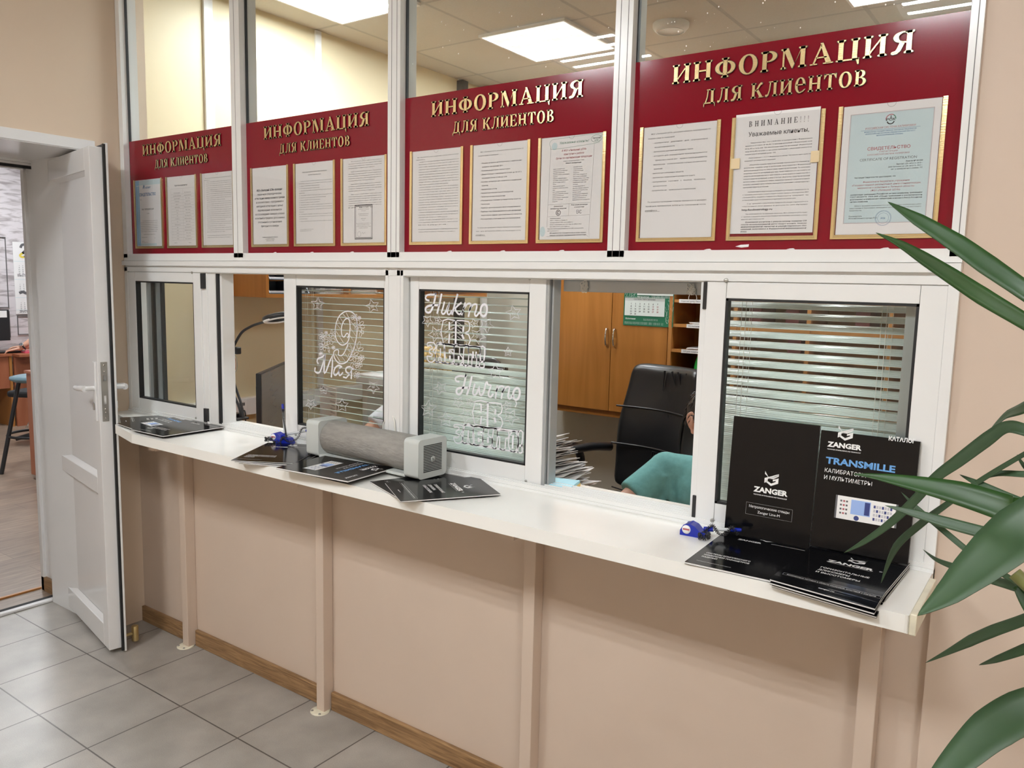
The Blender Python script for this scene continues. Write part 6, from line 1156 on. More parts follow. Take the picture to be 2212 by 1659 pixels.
# ring lamp on a gooseneck
lp = thing('ring_lamp', 'black gooseneck ring lamp clamped behind the left hatch', 'lamp')
m = MB(); m.box(-0.50, -0.40, 0.115, 0.175, 0.981, 0.992); m.box(-0.475, -0.43, 0.125, 0.165, 0.992, 1.005); m.build('clamp', 'black', lp, bevel=0.003)
m = MB(); m.tube(cr_smooth([(-0.425, 0.15, 0.99), (-0.432, 0.15, 1.03), (-0.49, 0.15, 1.12), (-0.505, 0.15, 1.19), (-0.478, 0.15, 1.26), (-0.42, 0.155, 1.34), (-0.36, 0.158, 1.372), (-0.30, 0.16, 1.39), (-0.235, 0.16, 1.403)], 6), 0.0055, 10); m.build('gooseneck', 'black', lp)
m = MB(); m.tube(cr_smooth([(-0.405, 0.15, 0.99), (-0.42, 0.15, 1.05), (-0.462, 0.15, 1.13), (-0.475, 0.15, 1.19), (-0.470, 0.15, 1.255), (-0.455, 0.15, 1.27)], 6), 0.0055, 10); m.build('gooseneck', 'black', lp)
m = MB(); m.box(-0.50, -0.475, 0.142, 0.158, 1.245, 1.275); m.box(-0.465, -0.425, 0.138, 0.162, 1.255, 1.285); m.build('phone_holder', 'black', lp, bevel=0.004)
m = MB(); X = Matrix.Translation((-0.165, 0.16, 1.42)) @ Matrix.Rotation(R(-14), 4, 'Y'); n = 28
ring = [X @ Vector((0.062 * math.cos(2 * math.pi * k / n), 0.062 * math.sin(2 * math.pi * k / n), 0)) for k in range(n)]
m.tube(ring, 0.0115, 8, True); m.build('ring_head', 'black', lp)
m = MB(); m.tube([p - Vector((0, 0, 0.006)) for p in ring], 0.0085, 8, True); m.build('light_ring', 'lightframe', lp)
m = MB(); 
for a, mt in ((0.0, 0), (0.004, 1)): m.tube([(-0.452 + a + 0.017 * math.cos(k * 0.5), 0.14 + a, 1.215 + 0.036 * math.sin(k * 0.5)) for k in range(13)], 0.0008, 5, True, mt)
m.build('wire_loop', ['inkred', 'vinyl'], lp)
# desks along the hatches
t = thing('desk', 'orange wood desk under the left hatch, inside the office', 'desk', 'office desks under the hatches')
MB().box(-1.16, 0.62, 0.16, 0.80, 0.725, 0.75).build('desk_top', 'beech', t); MB().box(-1.15, -1.125, 0.2, 0.78, 0, 0.725).build('side_panel', 'beech', t); MB().box(0.57, 0.595, 0.2, 0.78, 0, 0.725).build('side_panel', 'beech', t)
t = thing('desk', 'orange wood desk under the right hatch, inside the office', 'desk', 'office desks under the hatches')
MB().box(0.66, 2.6, 0.16, 0.62, 0.725, 0.75).build('desk_top', 'beech', t); MB().box(0.68, 0.705, 0.2, 0.6, 0, 0.725).build('side_panel', 'beech', t); MB().box(2.56, 2.585, 0.2, 0.6, 0, 0.725).build('side_panel', 'beech', t)
# monitor seen from its side
mo = thing('monitor', 'grey screened monitor standing sideways behind the open left hatch', 'monitor', None, (-0.52, 0.30, 0.75), math.atan2(0.774, -0.624))
m = MB(); m.box(0, 0.56, -0.022, 0.0, 0.075, 0.405); m.build('housing', 'black', mo, bevel=0.003)
m = MB(); m.box(0.006, 0.554, -0.024, -0.0222, 0.085, 0.399); m.build('screen', 'screen', mo)
m = MB(); m.box(0.10, 0.44, 0.0, 0.028, 0.12, 0.34); m.build('back_shell', 'black', mo, bevel=0.008)
m = MB(); m.box(0.25, 0.31, 0.0, 0.03, 0.0, 0.2); m.box(0.18, 0.38, -0.07, 0.11, 0.0, 0.012); m.build('stand', 'black', mo)
# paper and boxes seen through the pane with the nine
t = thing('notice', 'white page of printed telephone numbers leaning behind the pane with the large 9', 'notice', None, (-0.62, 0.75, 0.75), R(-20))
MB().box(0, 0.21, 0, 0.002, 0.0, 0.31).build('sheet', 'paper', t); m = MB()
for k in range(15): put_text(m, ['8 4742 43-12', '8 4742 56-75', '8 474 56-75-4', '8 4746-22'][k % 4], 0.195, 0.275 - k * 0.0175, 0.011, lambda a, b, d: (a, -0.0004 - d, b), 'R', None, 0.01)
put_text(m, 'Телефоны', 0.02, 0.292, 0.013, lambda a, b, d: (a, -0.0004 - d, b), 'L', None, 0.02); m.build('print', 'ink', t)
t = thing('copier', 'white and grey office copier behind the pane with the large 9', 'copier', None, (-0.95, 1.35, 0.0))
MB().box(0.0, 0.62, 0.0, 0.55, 0.02, 0.98).build('body', 'pot', t, bevel=0.01); m = MB(); m.box(-0.02, 0.64, -0.03, 0.57, 0.98, 1.04); m.build('lid', 'lightframe', t, bevel=0.008)
m = MB(); m.box(0.05, 0.3, -0.004, 0.0, 0.5, 0.93); m.build('front_panel', 'device', t); m = MB(); m.box(0.3, 0.62, -0.04, 0.1, 1.041, 1.065); m.build('control_panel', 'black', t, bevel=0.004)
paper_stack('loose white sheets lying on the copier', -0.72, -0.42, 1.48, 1.72, 1.041, 3, 0.02, 0.003, 7)
t = thing('letter_tray', 'black document tray on top of the copier', 'letter tray', None, (-0.42, 1.62, 1.041))
m = MB(); m.box(0, 0.14, 0, 0.25, 0.03, 0.034); m.box(0, 0.14, 0, 0.25, 0.06, 0.066); m.box(0, 0.01, 0.23, 0.25, 0, 0.066); m.box(0.13, 0.14, 0.23, 0.25, 0, 0.066); m.box(0, 0.01, 0, 0.02, 0, 0.066); m.box(0.13, 0.14, 0, 0.02, 0, 0.066); m.build('tray', 'black', t)
t = thing('desk_telephone', 'dark telephone on the desk behind the pane with the large 9', 'telephone', None, (-0.30, 0.55, 0.75), R(20))
m = MB(); m.prism([(0, 0), (0.2, 0), (0.2, 0.03), (0.0, 0.09)], lambda u, v, w: (u, w, v), -0.09, 0.09); m.build('body', 'greyplastic', t, bevel=0.006); m = MB(); m.tube(cr_smooth([(0.02, -0.10, 0.12), (0.02, -0.05, 0.15), (0.02, 0.05, 0.15), (0.02, 0.10, 0.12)], 5), 0.018, 10); m.build('handset', 'black', t)
tag(MB().tube(cr_smooth([(-0.2, 0.7, 0.95), (-0.05, 0.75, 0.93), (0.05, 0.72, 0.90), (0.12, 0.7, 0.86), (0.2, 0.6, 0.80)], 6), 0.0045, 6).build('power_cable', 'black'), 'black cable sagging behind the pane with the large 9', 'cable')
# pile of papers and sticky notes on the inner sill
tray_ = thing('paper_tray', 'black document tray under the untidy paper pile at the right hatch', 'letter tray', None, (0, 0, 0))
MB().box(0.86, 1.155, 0.175, 0.395, 0.751, 0.90).build('tray', 'black', tray_, bevel=0.003)
rn = random.Random(11); m = MB()
for k in range(42):
    a = rn.uniform(-0.35, 0.2); z = 0.902 + k * 0.0034
    X = Matrix.Translation((1.02 + rn.uniform(-0.035, 0.02) - 0.0016 * k + (0.02 if k < 22 else 0), 0.285 + rn.uniform(-0.02, 0.02), z)) @ Matrix.Rotation(a, 4, 'Z') @ Matrix.Rotation(R(-9 - k * 0.18), 4, 'Y')
    m.box(-0.115, 0.11, -0.10, 0.10, 0, 0.0014, 0, X)
tag(m.build('paper_stack', 'paper'), 'untidy pile of white papers at the left edge of the open right hatch', 'papers', kind='stuff')
t = thing('sticky_notes', 'light blue sticky note block with yellow below on the sill of the right hatch', 'note block', None, (1.222, 0.066, 0.981), R(14))
m = MB(); m.box(-0.038, 0.038, -0.044, 0.044, 0.009, 0.017); m.build('blue_pad', 'bluenote', t); m = MB(); m.box(-0.036, 0.040, -0.044, 0.044, 0, 0.009); m.build('yellow_pad', 'yellownote', t)

# ---------------------------------------------------------------- cabinets at the far wall
YC = 2.40
cb = thing('wall_cabinet', 'orange wood two door cabinet on the far office wall with a green calendar', 'cabinet')
m = MB(); m.box(-0.45, 0.486, YC + 0.02, 2.745, 0.775, 2.3); m.build('carcass', 'beech', cb)
for x0, x1, hx in ((-0.445, 0.100, 0.075), (0.104, 0.470, 0.128)):
    d = MB().box(x0, x1, YC, YC + 0.019, 0.815, 2.29).build('door', 'beech', cb, bevel=0.001)
    h = MB(); h.tube(cr_smooth([(hx, YC, 1.318), (hx, YC - 0.016, 1.312), (hx + 0.001, YC - 0.026, 1.27), (hx, YC - 0.016, 1.222), (hx, YC, 1.216)], 5), 0.0055, 8); h.build('handle', 'chrome', d)
sh = thing('pigeonhole_shelf', 'orange wood shelving of dark open cells right of the far cabinet', 'shelf')
m = MB()
for x in (0.476, 0.858, 1.250, 1.640, 2.03): m.box(x, x + 0.020, YC - 0.005, 2.745, 0.6, 2.3)
m.build('upright', 'beechedge', sh)
ZS = (0.765, 0.915, 1.062, 1.205, 1.350, 1.490, 1.632, 1.77)
m = MB()
for z in ZS: m.box(0.496, 2.03, YC, 2.74, z, z + 0.017)
m.build('shelf_board', 'beechedge', sh)
MB().box(0.486, 2.04, 2.735, 2.745, 0.6, 2.3).build('back_panel', 'beech', sh)
m = MB(); t_ = MB()
for z, x0, l in ((1.490, 0.532, 'Отдел метрологического обеспечения'), (1.350, 0.585, 'Испытания'), (1.205, 0.560, 'СИ для выдачи и на оформление'), (1.062, 0.600, 'Поверка')):
    m.box(x0, 0.80, YC - 0.0015, YC - 0.0003, z - 0.002, z + 0.019); put_text(t_, l, x0 + 0.012, z + 0.005, 0.010, wallfn(YC - 0.0018), 'L', min(0.2, 0.008 * len(l)), 0.01)
lb = m.build('shelf_label', 'paper', sh); t_.build('label_lettering', 'ink', lb)
for i, (x, z, w) in enumerate(((0.60, 1.368, 0.2), (0.59, 1.223, 0.2))):
    paper_stack(('thin papers lying on the upper labelled cell of the far shelving', 'thin papers lying on the third labelled cell of the far shelving')[i], x, x + w, YC + 0.01, YC + 0.26, z, 4, 0.006, 0.003, 20 + i)
t = thing('paper_bag', 'bright green and white bag in a cell of the far shelving', 'bag', None, (0.63, YC + 0.02, 1.0795))
m = MB(); m.prism([(0.0, 0.0), (0.05, 0.0), (0.03, 0.055), (0.022, 0.112), (0.008, 0.07)], lambda u, v, w: (u, w, v), 0.0, 0.12); m.build('green_side', 'greenbag', t)
m = MB(); m.prism([(0.05, 0.0), (0.16, 0.0), (0.16, 0.115), (0.024, 0.115), (0.031, 0.055)], lambda u, v, w: (u, w, v), 0.0, 0.12); m.build('white_side', 'paper', t)
tag(MB().box(0.60, 0.80, YC + 0.015, YC + 0.24, 0.933, 1.03).build('document_box', 'paper2', None, bevel=0.002), 'pale box in the cell above the seated person', 'box')
rn = random.Random(9)
NM = iter(('first', 'second', 'third', 'fourth', 'fifth', 'sixth'))
for i, (x, z) in enumerate(((0.95, 1.509), (1.13, 1.369), (0.93, 1.369), (1.35, 1.509), (1.48, 1.369), (1.15, 1.224))):
    tag(MB().box(x, x + 0.07, YC + 0.03, YC + 0.28, z - 0.0018, z + 0.11).build('folder', 'redstrip', None, bevel=0.002), 'dark red folder, %s of those glimpsed through the right blind' % next(NM), 'folder', 'dark red folders in the far shelving')
# calendar on the cabinet door
YK = YC - 0.003; fk = wallfn(YK - 0.001)
ca = thing('wall_calendar', 'green calendar with two pale month pages on the far cabinet door', 'calendar')
MB().box(0.182, 0.502, YK - 0.001, YK, 1.345, 1.80).build('backing', 'greenprint', ca)
m = MB(); m.rect(0.268, 0.497, 1.525, 1.68, fk, 0.002); m.rect(0.190, 0.447, 1.404, 1.508, fk, 0.002); m.rect(0.190, 0.447, 1.4915, 1.508, fk, 0.0024, 1); m.build('month_page', ['calpage', 'device'], ca)
mk, mr = MB(), MB()
for rw in range(5):
    for cl in range(7):
        dnum = rw * 7 + cl + 1
        if dnum <= 30: put_text(mr if cl > 4 and dnum > 7 else mk, str(dnum), 0.232 + cl * 0.0285, 1.470 - rw * 0.0150, 0.0125, fk, 'C', None, 0.012, d=0.003)
        d2 = 4 + (rw - 1) * 7 + cl
        if rw and d2 <= 31: put_text(mr if cl > 4 else mk, str(d2), 0.312 + cl * 0.0275, 1.602 - rw * 0.0157, 0.0125, fk, 'C', None, 0.012, d=0.003)
put_text(mk, 'СЕНТЯБРЬ / ИЮЛ / SEPTEMBER', 0.318, 1.4975, 0.009, fk, 'C', 0.14, d=0.003)
mk.build('dates', 'ink', ca); mr.ribbon([(0.411, 1.583), (0.436, 1.583), (0.436, 1.598), (0.411, 1.598)], 0.002, fk, 0.003, True, smooth=0); mr.build('weekend_dates', 'inkred', ca)
m = MB(); put_text(m, 'Метрология', 0.275, 1.531 - 0.02 + 0.0, 0.0135, fk, 'L', 0.078, 0.02, d=0.001) if False else None
put_text(m, 'Испытания', 0.197, 1.381, 0.0135, fk, 'L', 0.066, 0.02, d=0.001); put_text(m, 'Метрология', 0.270, 1.512, 0.0115, fk, 'L', 0.075, 0.02, d=0.001)
for k in range(5): put_text(m, 'государственный центр стандартизации', 0.36, 1.523 - k * 0.0032, 0.004, fk, 'L', 0.13, d=0.001)
for k in range(2): put_text(m, 'Всероссийский сайт и телефон', 0.315, 1.384 - k * 0.006, 0.0055, fk, 'L', 0.09, d=0.001)
for k in range(3): put_text(m, 'Федеральное бюджетное учреждение   398017   (4742) 56-75   lcsm', 0.192, 1.364 - k * 0.005, 0.004, fk, 'L', 0.25, d=0.001)
rn = random.Random(4)
for k in range(26): x = rn.uniform(0.455, 0.50); z = rn.uniform(1.35, 1.50); m.ribbon([(x, z), (x + rn.uniform(-0.012, 0.008), z + rn.uniform(0.005, 0.03))], 0.0012, fk, 0.001, smooth=0)
for k in range(18): x = rn.uniform(0.186, 0.25); z = rn.uniform(1.515, 1.56); m.ribbon([(x, z), (x + rn.uniform(0.0, 0.03), z + rn.uniform(0.01, 0.06))], 0.0015, fk, 0.001, smooth=0)
for k in range(46): m.tube([fk(0.193 + k * 0.0056, 1.506, 0.004), fk(0.193 + k * 0.0056, 1.516, 0.004)], 0.0008, 4)
m.build('white_artwork', 'calpage', ca)
tag(MB().tube([(-1.10, 2.69, 0.0), (-1.10, 2.69, 2.93)], 0.028, 16).build('wall_pipe', 'alu'), 'white vertical pipe in the far corner of the office', 'pipe')
tag(MB().box(-1.17, -1.12, 2.44, 2.50, 0, 2.93).build('trim_3', 'black'), 'dark vertical strip by the far office corner', 'structure', kind='structure')

# ---------------------------------------------------------------- office chairs
def cushion(name, mt, par, P, th, sub=2):
    """soft pad: P = rows of points (front face), pushed back by th along the given normal"""
    rows, cols = len(P), len(P[0])
    V, F = [], []
    for r_ in range(rows):
        for c_ in range(cols): V.append(P[r_][c_][0])
    for r_ in range(rows):
        for c_ in range(cols):
            p, n = P[r_][c_]; V.append((p[0] + n[0] * th, p[1] + n[1] * th, p[2] + n[2] * th))
    o = rows * cols
    for r_ in range(rows - 1):
        for c_ in range(cols - 1):
            a, b, c, d = r_ * cols + c_, r_ * cols + c_ + 1, (r_ + 1) * cols + c_ + 1, (r_ + 1) * cols + c_
            F += [(a, b, c, d), (o + d, o + c, o + b, o + a)]
    for r_ in range(rows - 1):
        for c_ in (0, cols - 1):
            a, d = r_ * cols + c_, (r_ + 1) * cols + c_
            F.append((a, d, o + d, o + a) if c_ == 0 else (d, a, o + a, o + d))
    for c_ in range(cols - 1):
        for r_ in (0, rows - 1):
            a, b = r_ * cols + c_, r_ * cols + c_ + 1
            F.append((b, a, o + a, o + b) if r_ == 0 else (a, b, o + b, o + a))
    m = MB(); m.add(V, F, 0, True)
    return m.build(name, mt, par, sub=sub)
def office_chair(label, loc, rz, back_h=0.66, back_w=0.50, executive=True, group='black office chairs'):
    """local frame: the sitter looks along -Y"""
    t = thing('office_chair', label, 'chair', group, loc, rz)
    W2 = back_w / 2
    # seat
    P = []
    for j in range(5):
        y = -0.27 + 0.54 * j / 4; row = []
        for i in range(5):
            x = -0.265 + 0.53 * i / 4
            z = 0.50 - 0.012 * math.sin(math.pi * i / 4) - (0.05 if j == 0 else 0) - 0.01 * (j == 4)
            row.append(((x, y, z), (0, 0, -1)))
        P.append(row)
    cushion('seat', 'leather', t, P, 0.10)
    zb = 0.50
    prof = [(0.0, 0.93), (0.16, 0.97), (0.3, 1.0), (0.45, 1.0), (0.6, 0.97), (0.75, 0.93), (0.9, 0.90), (1.0, 0.84)] if executive else [(0, 0.62), (0.14, 0.78), (0.28, 0.86), (0.34, 0.80), (0.5, 0.95), (0.7, 1.0), (0.88, 0.97), (1.0, 0.72)]
    P = []
    for f, wf in prof:
        z = zb + f * back_h; y0 = 0.24 + 0.10 * f + 0.012 * math.sin(f * 9); row = []
        for i in range(7):
            s = -1 + i / 3
            row.append(((s * W2 * wf, y0 - 0.055 * s * s * (1 if executive else 1.4), z), (0, 1, 0.12)))
        P.append(row)
    bk = cushion('backrest', 'leather', t, P, 0.085 if executive else 0.05)
    m = MB()
    if executive:
        for f in (0.36, 0.66):                                                  # seams and gathers of the leather
            pts = [(-W2 * 0.97, 0.22 + 0.10 * f - 0.05, zb + f * back_h), (-W2 * 0.5, 0.235 + 0.10 * f - 0.018, zb + f * back_h), (0, 0.237 + 0.10 * f, zb + f * back_h), (W2 * 0.5, 0.235 + 0.10 * f - 0.018, zb + f * back_h), (W2 * 0.97, 0.22 + 0.10 * f - 0.05, zb + f * back_h)]
            m.tube(cr_smooth(pts, 4), 0.005, 6)
        m.tube(cr_smooth([(-0.2, 0.17, 0.512), (0, 0.16, 0.512), (0.2, 0.17, 0.512)], 4), 0.004, 6)
        rn = random.Random(2)
        for k in range(14):
            x = rn.uniform(-0.05, 0.2); f = rn.choice((0.34, 0.64, 0.97)); l = rn.uniform(0.05, 0.11)
            m.tube([(x, 0.232 + 0.1 * f, zb + f * back_h), (x + rn.uniform(-0.015, 0.03), 0.226 + 0.1 * f, zb + f * back_h - l)], [0.006, 0.001], 6)
    else:
        m.tube(cr_smooth([(-W2 * 0.80, 0.20, zb + 0.32 * back_h), (-W2 * 0.93, 0.23, zb + 0.5 * back_h), (-W2 * 0.98, 0.25, zb + 0.72 * back_h), (-W2 * 0.9, 0.28, zb + 0.9 * back_h)], 5), 0.006, 8)
    m.build('seam', 'leather', bk)
    for s in (-1, 1):
        a = MB()
        path = cr_smooth([(s * 0.31, 0.26, 0.70), (s * 0.315, 0.12, 0.715), (s * 0.315, -0.08, 0.71), (s * 0.315, -0.20, 0.685), (s * 0.315, -0.25, 0.62), (s * 0.315, -0.255, 0.55)], 5)
        a.tube(path, [0.024] * (len(path) - 1) + [0.022], 10); ar = a.build('armrest', 'leather', t)
        b = MB(); b.tube([(s * 0.315, -0.252, 0.57), (s * 0.312, -0.235, 0.47), (s * 0.27, -0.2, 0.40), (0.0, -0.05, 0.385)], 0.016, 10); b.build('arm_tube', 'chrome', ar)
    m = MB(); m.tube([(0, 0, 0.09), (0, 0, 0.40)], 0.028, 12); m.box(-0.12, 0.12, -0.12, 0.12, 0.375, 0.40); m.build('column', 'black', t)
    for k in range(5):
        q = 2 * math.pi * k / 5 + 0.3; c, s = math.cos(q), math.sin(q)
        m = MB(); m.tube([(0, 0, 0.10), (0.17 * c, 0.17 * s, 0.09), (0.29 * c, 0.29 * s, 0.075)], [0.03, 0.024, 0.017], 8); l = m.build('leg', 'black', t)
        m = MB(); X = Matrix.Translation((0.29 * c, 0.29 * s, 0.028)) @ Matrix.Rotation(q, 4, 'Z') @ Matrix.Rotation(R(90), 4, 'X'); m.lathe([(0.0001, -0.02), (0.026, -0.018), (0.027, 0.018), (0.0001, 0.02)], X, 14); m.build('castor', 'black', l)
    return t
office_chair('black leather high back office chair standing empty in front of the far cabinet', (0.60, 1.60, 0), R(-16), 0.665, 0.52)
oc = office_chair('black office chair of the seated person in the teal shirt', (1.335, 0.90, 0), R(-4), 0.68, 0.50, False)
m = MB(); m.box(-0.09, 0.15, 0.215, 0.228, 0.885, 0.905); tag(m.build('wooden_trim', 'beechedge', oc, bevel=0.008), 'orange wooden strip on the backrest')
office_chair('black office chair glimpsed through the blind behind the lettering pane', (-0.14, 1.70, 0), R(175), 0.70, 0.46, False)
# ---------------------------------------------------------------- people
def limb(m, P, r, n=12):
    P = [Vector(p) for p in P]
    m.tube(P, r, n)
    for p, q in zip(P, r): m.ball(p, q, n, 8)
def melt(o, vox, it=4):
    a = o.modifiers.new('remesh', 'REMESH'); a.mode = 'VOXEL'; a.voxel_size = vox; a.use_smooth_shade = True
    b = o.modifiers.new('smooth', 'SMOOTH'); b.factor = 0.5; b.iterations = it
    return o
def hand(m, wrist, palm_dir, up, side, s=1.0, curl=0.35):
    """palm with four unequal bent fingers and a thumb from its side; side = +1 thumb towards up x dir"""
    w, d, u = Vector(wrist), Vector(palm_dir).normalized(), Vector(up).normalized()
    u = (u - d * u.dot(d)).normalized(); l = d.cross(u) * side
    for k in range(4):
        m.tube([w + l * (-0.012 + 0.008 * k) * s, w + (d * 0.085 + l * (-0.033 + 0.022 * k)) * s], [0.013 * s, 0.0115 * s], 10)
        m.ball(w + (d * 0.085 + l * (-0.033 + 0.022 * k)) * s, 0.0115 * s, 10, 7)
    for k, L in enumerate((0.062, 0.078, 0.084, 0.074)):
        b = w + (d * 0.086 + l * (-0.034 + 0.0225 * k)) * s
        dd = (d + l * (-0.12 + 0.08 * k)).normalized()
        p1 = b + (dd * 0.45 - u * curl * 0.12) * L * s; p2 = p1 + (dd * 0.33 - u * curl * 0.45) * L * s; p3 = p2 + (dd * 0.2 - u * curl * 0.75) * L * s * 0.8
        limb(m, [b, p1, p2, p3], [0.0095 * s, 0.0088 * s, 0.008 * s, 0.007 * s], 10)
    t0 = w + (d * 0.025 + l * 0.03) * s; t1 = t0 + (d * 0.03 + l * 0.026 - u * 0.008) * s; t2 = t1 + (d * 0.032 + l * 0.008 - u * 0.01) * s
    limb(m, [t0, t1, t2], [0.013 * s, 0.0105 * s, 0.0085 * s], 10)
def head_on(m, par, c, face, hairmat, long_hair=False, glasses=False):
    """skull and jaw into the body mesh; ears, eyes, hair as children. face = horizontal look direction"""
    c = Vector(c); f = Vector(face).normalized(); z = Vector((0, 0, 1)); f = (f - z * f.dot(z)).normalized(); s = f.cross(z)      # s = the person's right
    X = Matrix(((s.x, f.x, 0, c.x), (s.y, f.y, 0, c.y), (0, 0, 1, c.z), (0, 0, 0, 1)))
    q = lambda a, b, d: X @ Vector((a, b, d))
    m.ball((0, -0.008, 0.022), (0.074, 0.092, 0.090), 18, 12, 0, X); m.ball((0, 0.022, -0.045), (0.056, 0.066, 0.066), 16, 10, 0, X); m.ball((0, 0.055, -0.085), (0.030, 0.030, 0.024), 12, 8, 0, X)
    m.tube([q(0, 0.086, 0.022), q(0, 0.108, -0.020), q(0, 0.090, -0.028)], [0.009, 0.014, 0.010], 10); m.ball(q(0, 0.104, -0.020), 0.012, 10, 8)
    m.tube([q(-0.022, 0.084, -0.056), q(0, 0.090, -0.055), q(0.022, 0.084, -0.056)], [0.005, 0.0075, 0.005], 8)
    for sg in (-1, 1):
        m.ball(q(sg * 0.030, 0.080, 0.034), (0.020, 0.012, 0.007), 10, 6)
        e = MB(); e.ball(q(sg * 0.030, 0.078, 0.018), 0.0125, 12, 8); eo = e.build('eye', 'lens', par)
        e = MB(); e.ball(q(sg * 0.030, 0.0865, 0.018), 0.0055, 10, 6); e.build('iris', 'hair', eo)
        # ear: rim, inner bowl, lobe
        e = MB(); P = [q(sg * 0.070, -0.004, -0.030), q(sg * 0.078, -0.018, -0.016), q(sg * 0.084, -0.027, 0.006), q(sg * 0.084, -0.024, 0.026), q(sg * 0.079, -0.008, 0.034), q(sg * 0.073, 0.004, 0.024)]
        e.tube(cr_smooth(P, 5), 0.0055, 8); e.ball(q(sg * 0.073, -0.010, -0.028), (0.008, 0.009, 0.011), 10, 8); e.ball(q(sg * 0.073, -0.010, 0.004), (0.007, 0.017, 0.026), 12, 8)
        e.tube(cr_smooth([q(sg * 0.080, -0.004, -0.012), q(sg * 0.083, -0.017, 0.0), q(sg * 0.083, -0.014, 0.018), q(sg * 0.077, -0.002, 0.022)], 4), 0.0035, 7)
        melt(e.build('ear', 'skin', par), 0.0028, 2)
    h = MB()
    if not long_hair:
        n, k = 22, 12; V, F = [], []
        for i in range(k + 1):
            t = math.pi * 0.72 * i / k
            for j in range(n):
                a = 2 * math.pi * j / n; front = max(0, math.sin(a))
                tt = min(t, math.pi * (0.72 - 0.36 * front ** 0.7 - 0.10 * (abs(math.cos(a)) ** 3)))
                r = 1.0 + 0.02 * math.sin(j * 5 + i * 3)
                V.append(q(0.082 * r * math.sin(tt) * math.cos(a), -0.010 + 0.102 * r * math.sin(tt) * math.sin(a), 0.024 + 0.100 * r * math.cos(tt)))
        for i in range(k):
            for j in range(n): F.append((i * n + j, (i + 1) * n + j, (i + 1) * n + (j + 1) % n, i * n + (j + 1) % n))
        h.add(V, F, 0, True); rn = random.Random(1)
        for g in range(260):
            a = rn.uniform(0, 2 * math.pi); t = rn.uniform(0.05, 0.62) * math.pi
            if math.sin(a) > 0.3 and t > 1.0: continue
            d = Vector((math.sin(t) * math.cos(a), math.sin(t) * math.sin(a), math.cos(t)))
            p0 = q(0.082 * d.x, -0.01 + 0.102 * d.y, 0.024 + 0.10 * d.z); dn = Vector((d.x * 0.4, d.y * 0.4, -0.9 if t > 0.8 else -0.2))
            dn = X.to_3x3() @ dn.normalized()
            p1 = p0 + dn * 0.018 + X.to_3x3() @ d * 0.003; h.tube([p0, p0.lerp(p1, 0.5) + X.to_3x3() @ d * 0.002, p1], [0.0016, 0.0014, 0.0003], 4)
    else:
        h.ball(q(0, -0.014, 0.018), (0.098, 0.112, 0.112), 20, 12); rn = random.Random(2)
        for g in range(150):
            a = rn.uniform(math.pi * 0.85, math.pi * 2.15); r0 = 0.9 + rn.uniform(0, 0.2)
            P = [q(0.05 * math.cos(a), -0.014 + 0.05 * math.sin(a), 0.122), q(0.095 * r0 * math.cos(a), -0.014 + 0.11 * r0 * math.sin(a), 0.06), q(0.112 * r0 * math.cos(a), -0.02 + 0.12 * r0 * math.sin(a), -0.04), q(0.118 * r0 * math.cos(a + 0.1), -0.02 + 0.12 * r0 * math.sin(a + 0.1), -0.15 - rn.uniform(0, 0.06))]
            h.tube(cr_smooth(P, 4), [0.006] * 12 + [0.002], 5)
    h.build('hair', hairmat, par)
    if glasses:
        g = MB()
        for sg in (-1, 1):
            g.tube([q(sg * 0.030 + 0.024 * math.cos(k * 0.5236), 0.100, 0.016 + 0.018 * math.sin(k * 0.5236)) for k in range(12)], 0.0016, 6, True)
            g.tube([q(sg * 0.056, 0.098, 0.022), q(sg * 0.075, 0.06, 0.022), q(sg * 0.082, -0.012, 0.026)], 0.0018, 6)
        g.tube([q(-0.008, 0.101, 0.02), q(0.008, 0.101, 0.02)], 0.0016, 6); g.build('glasses', 'black', par)
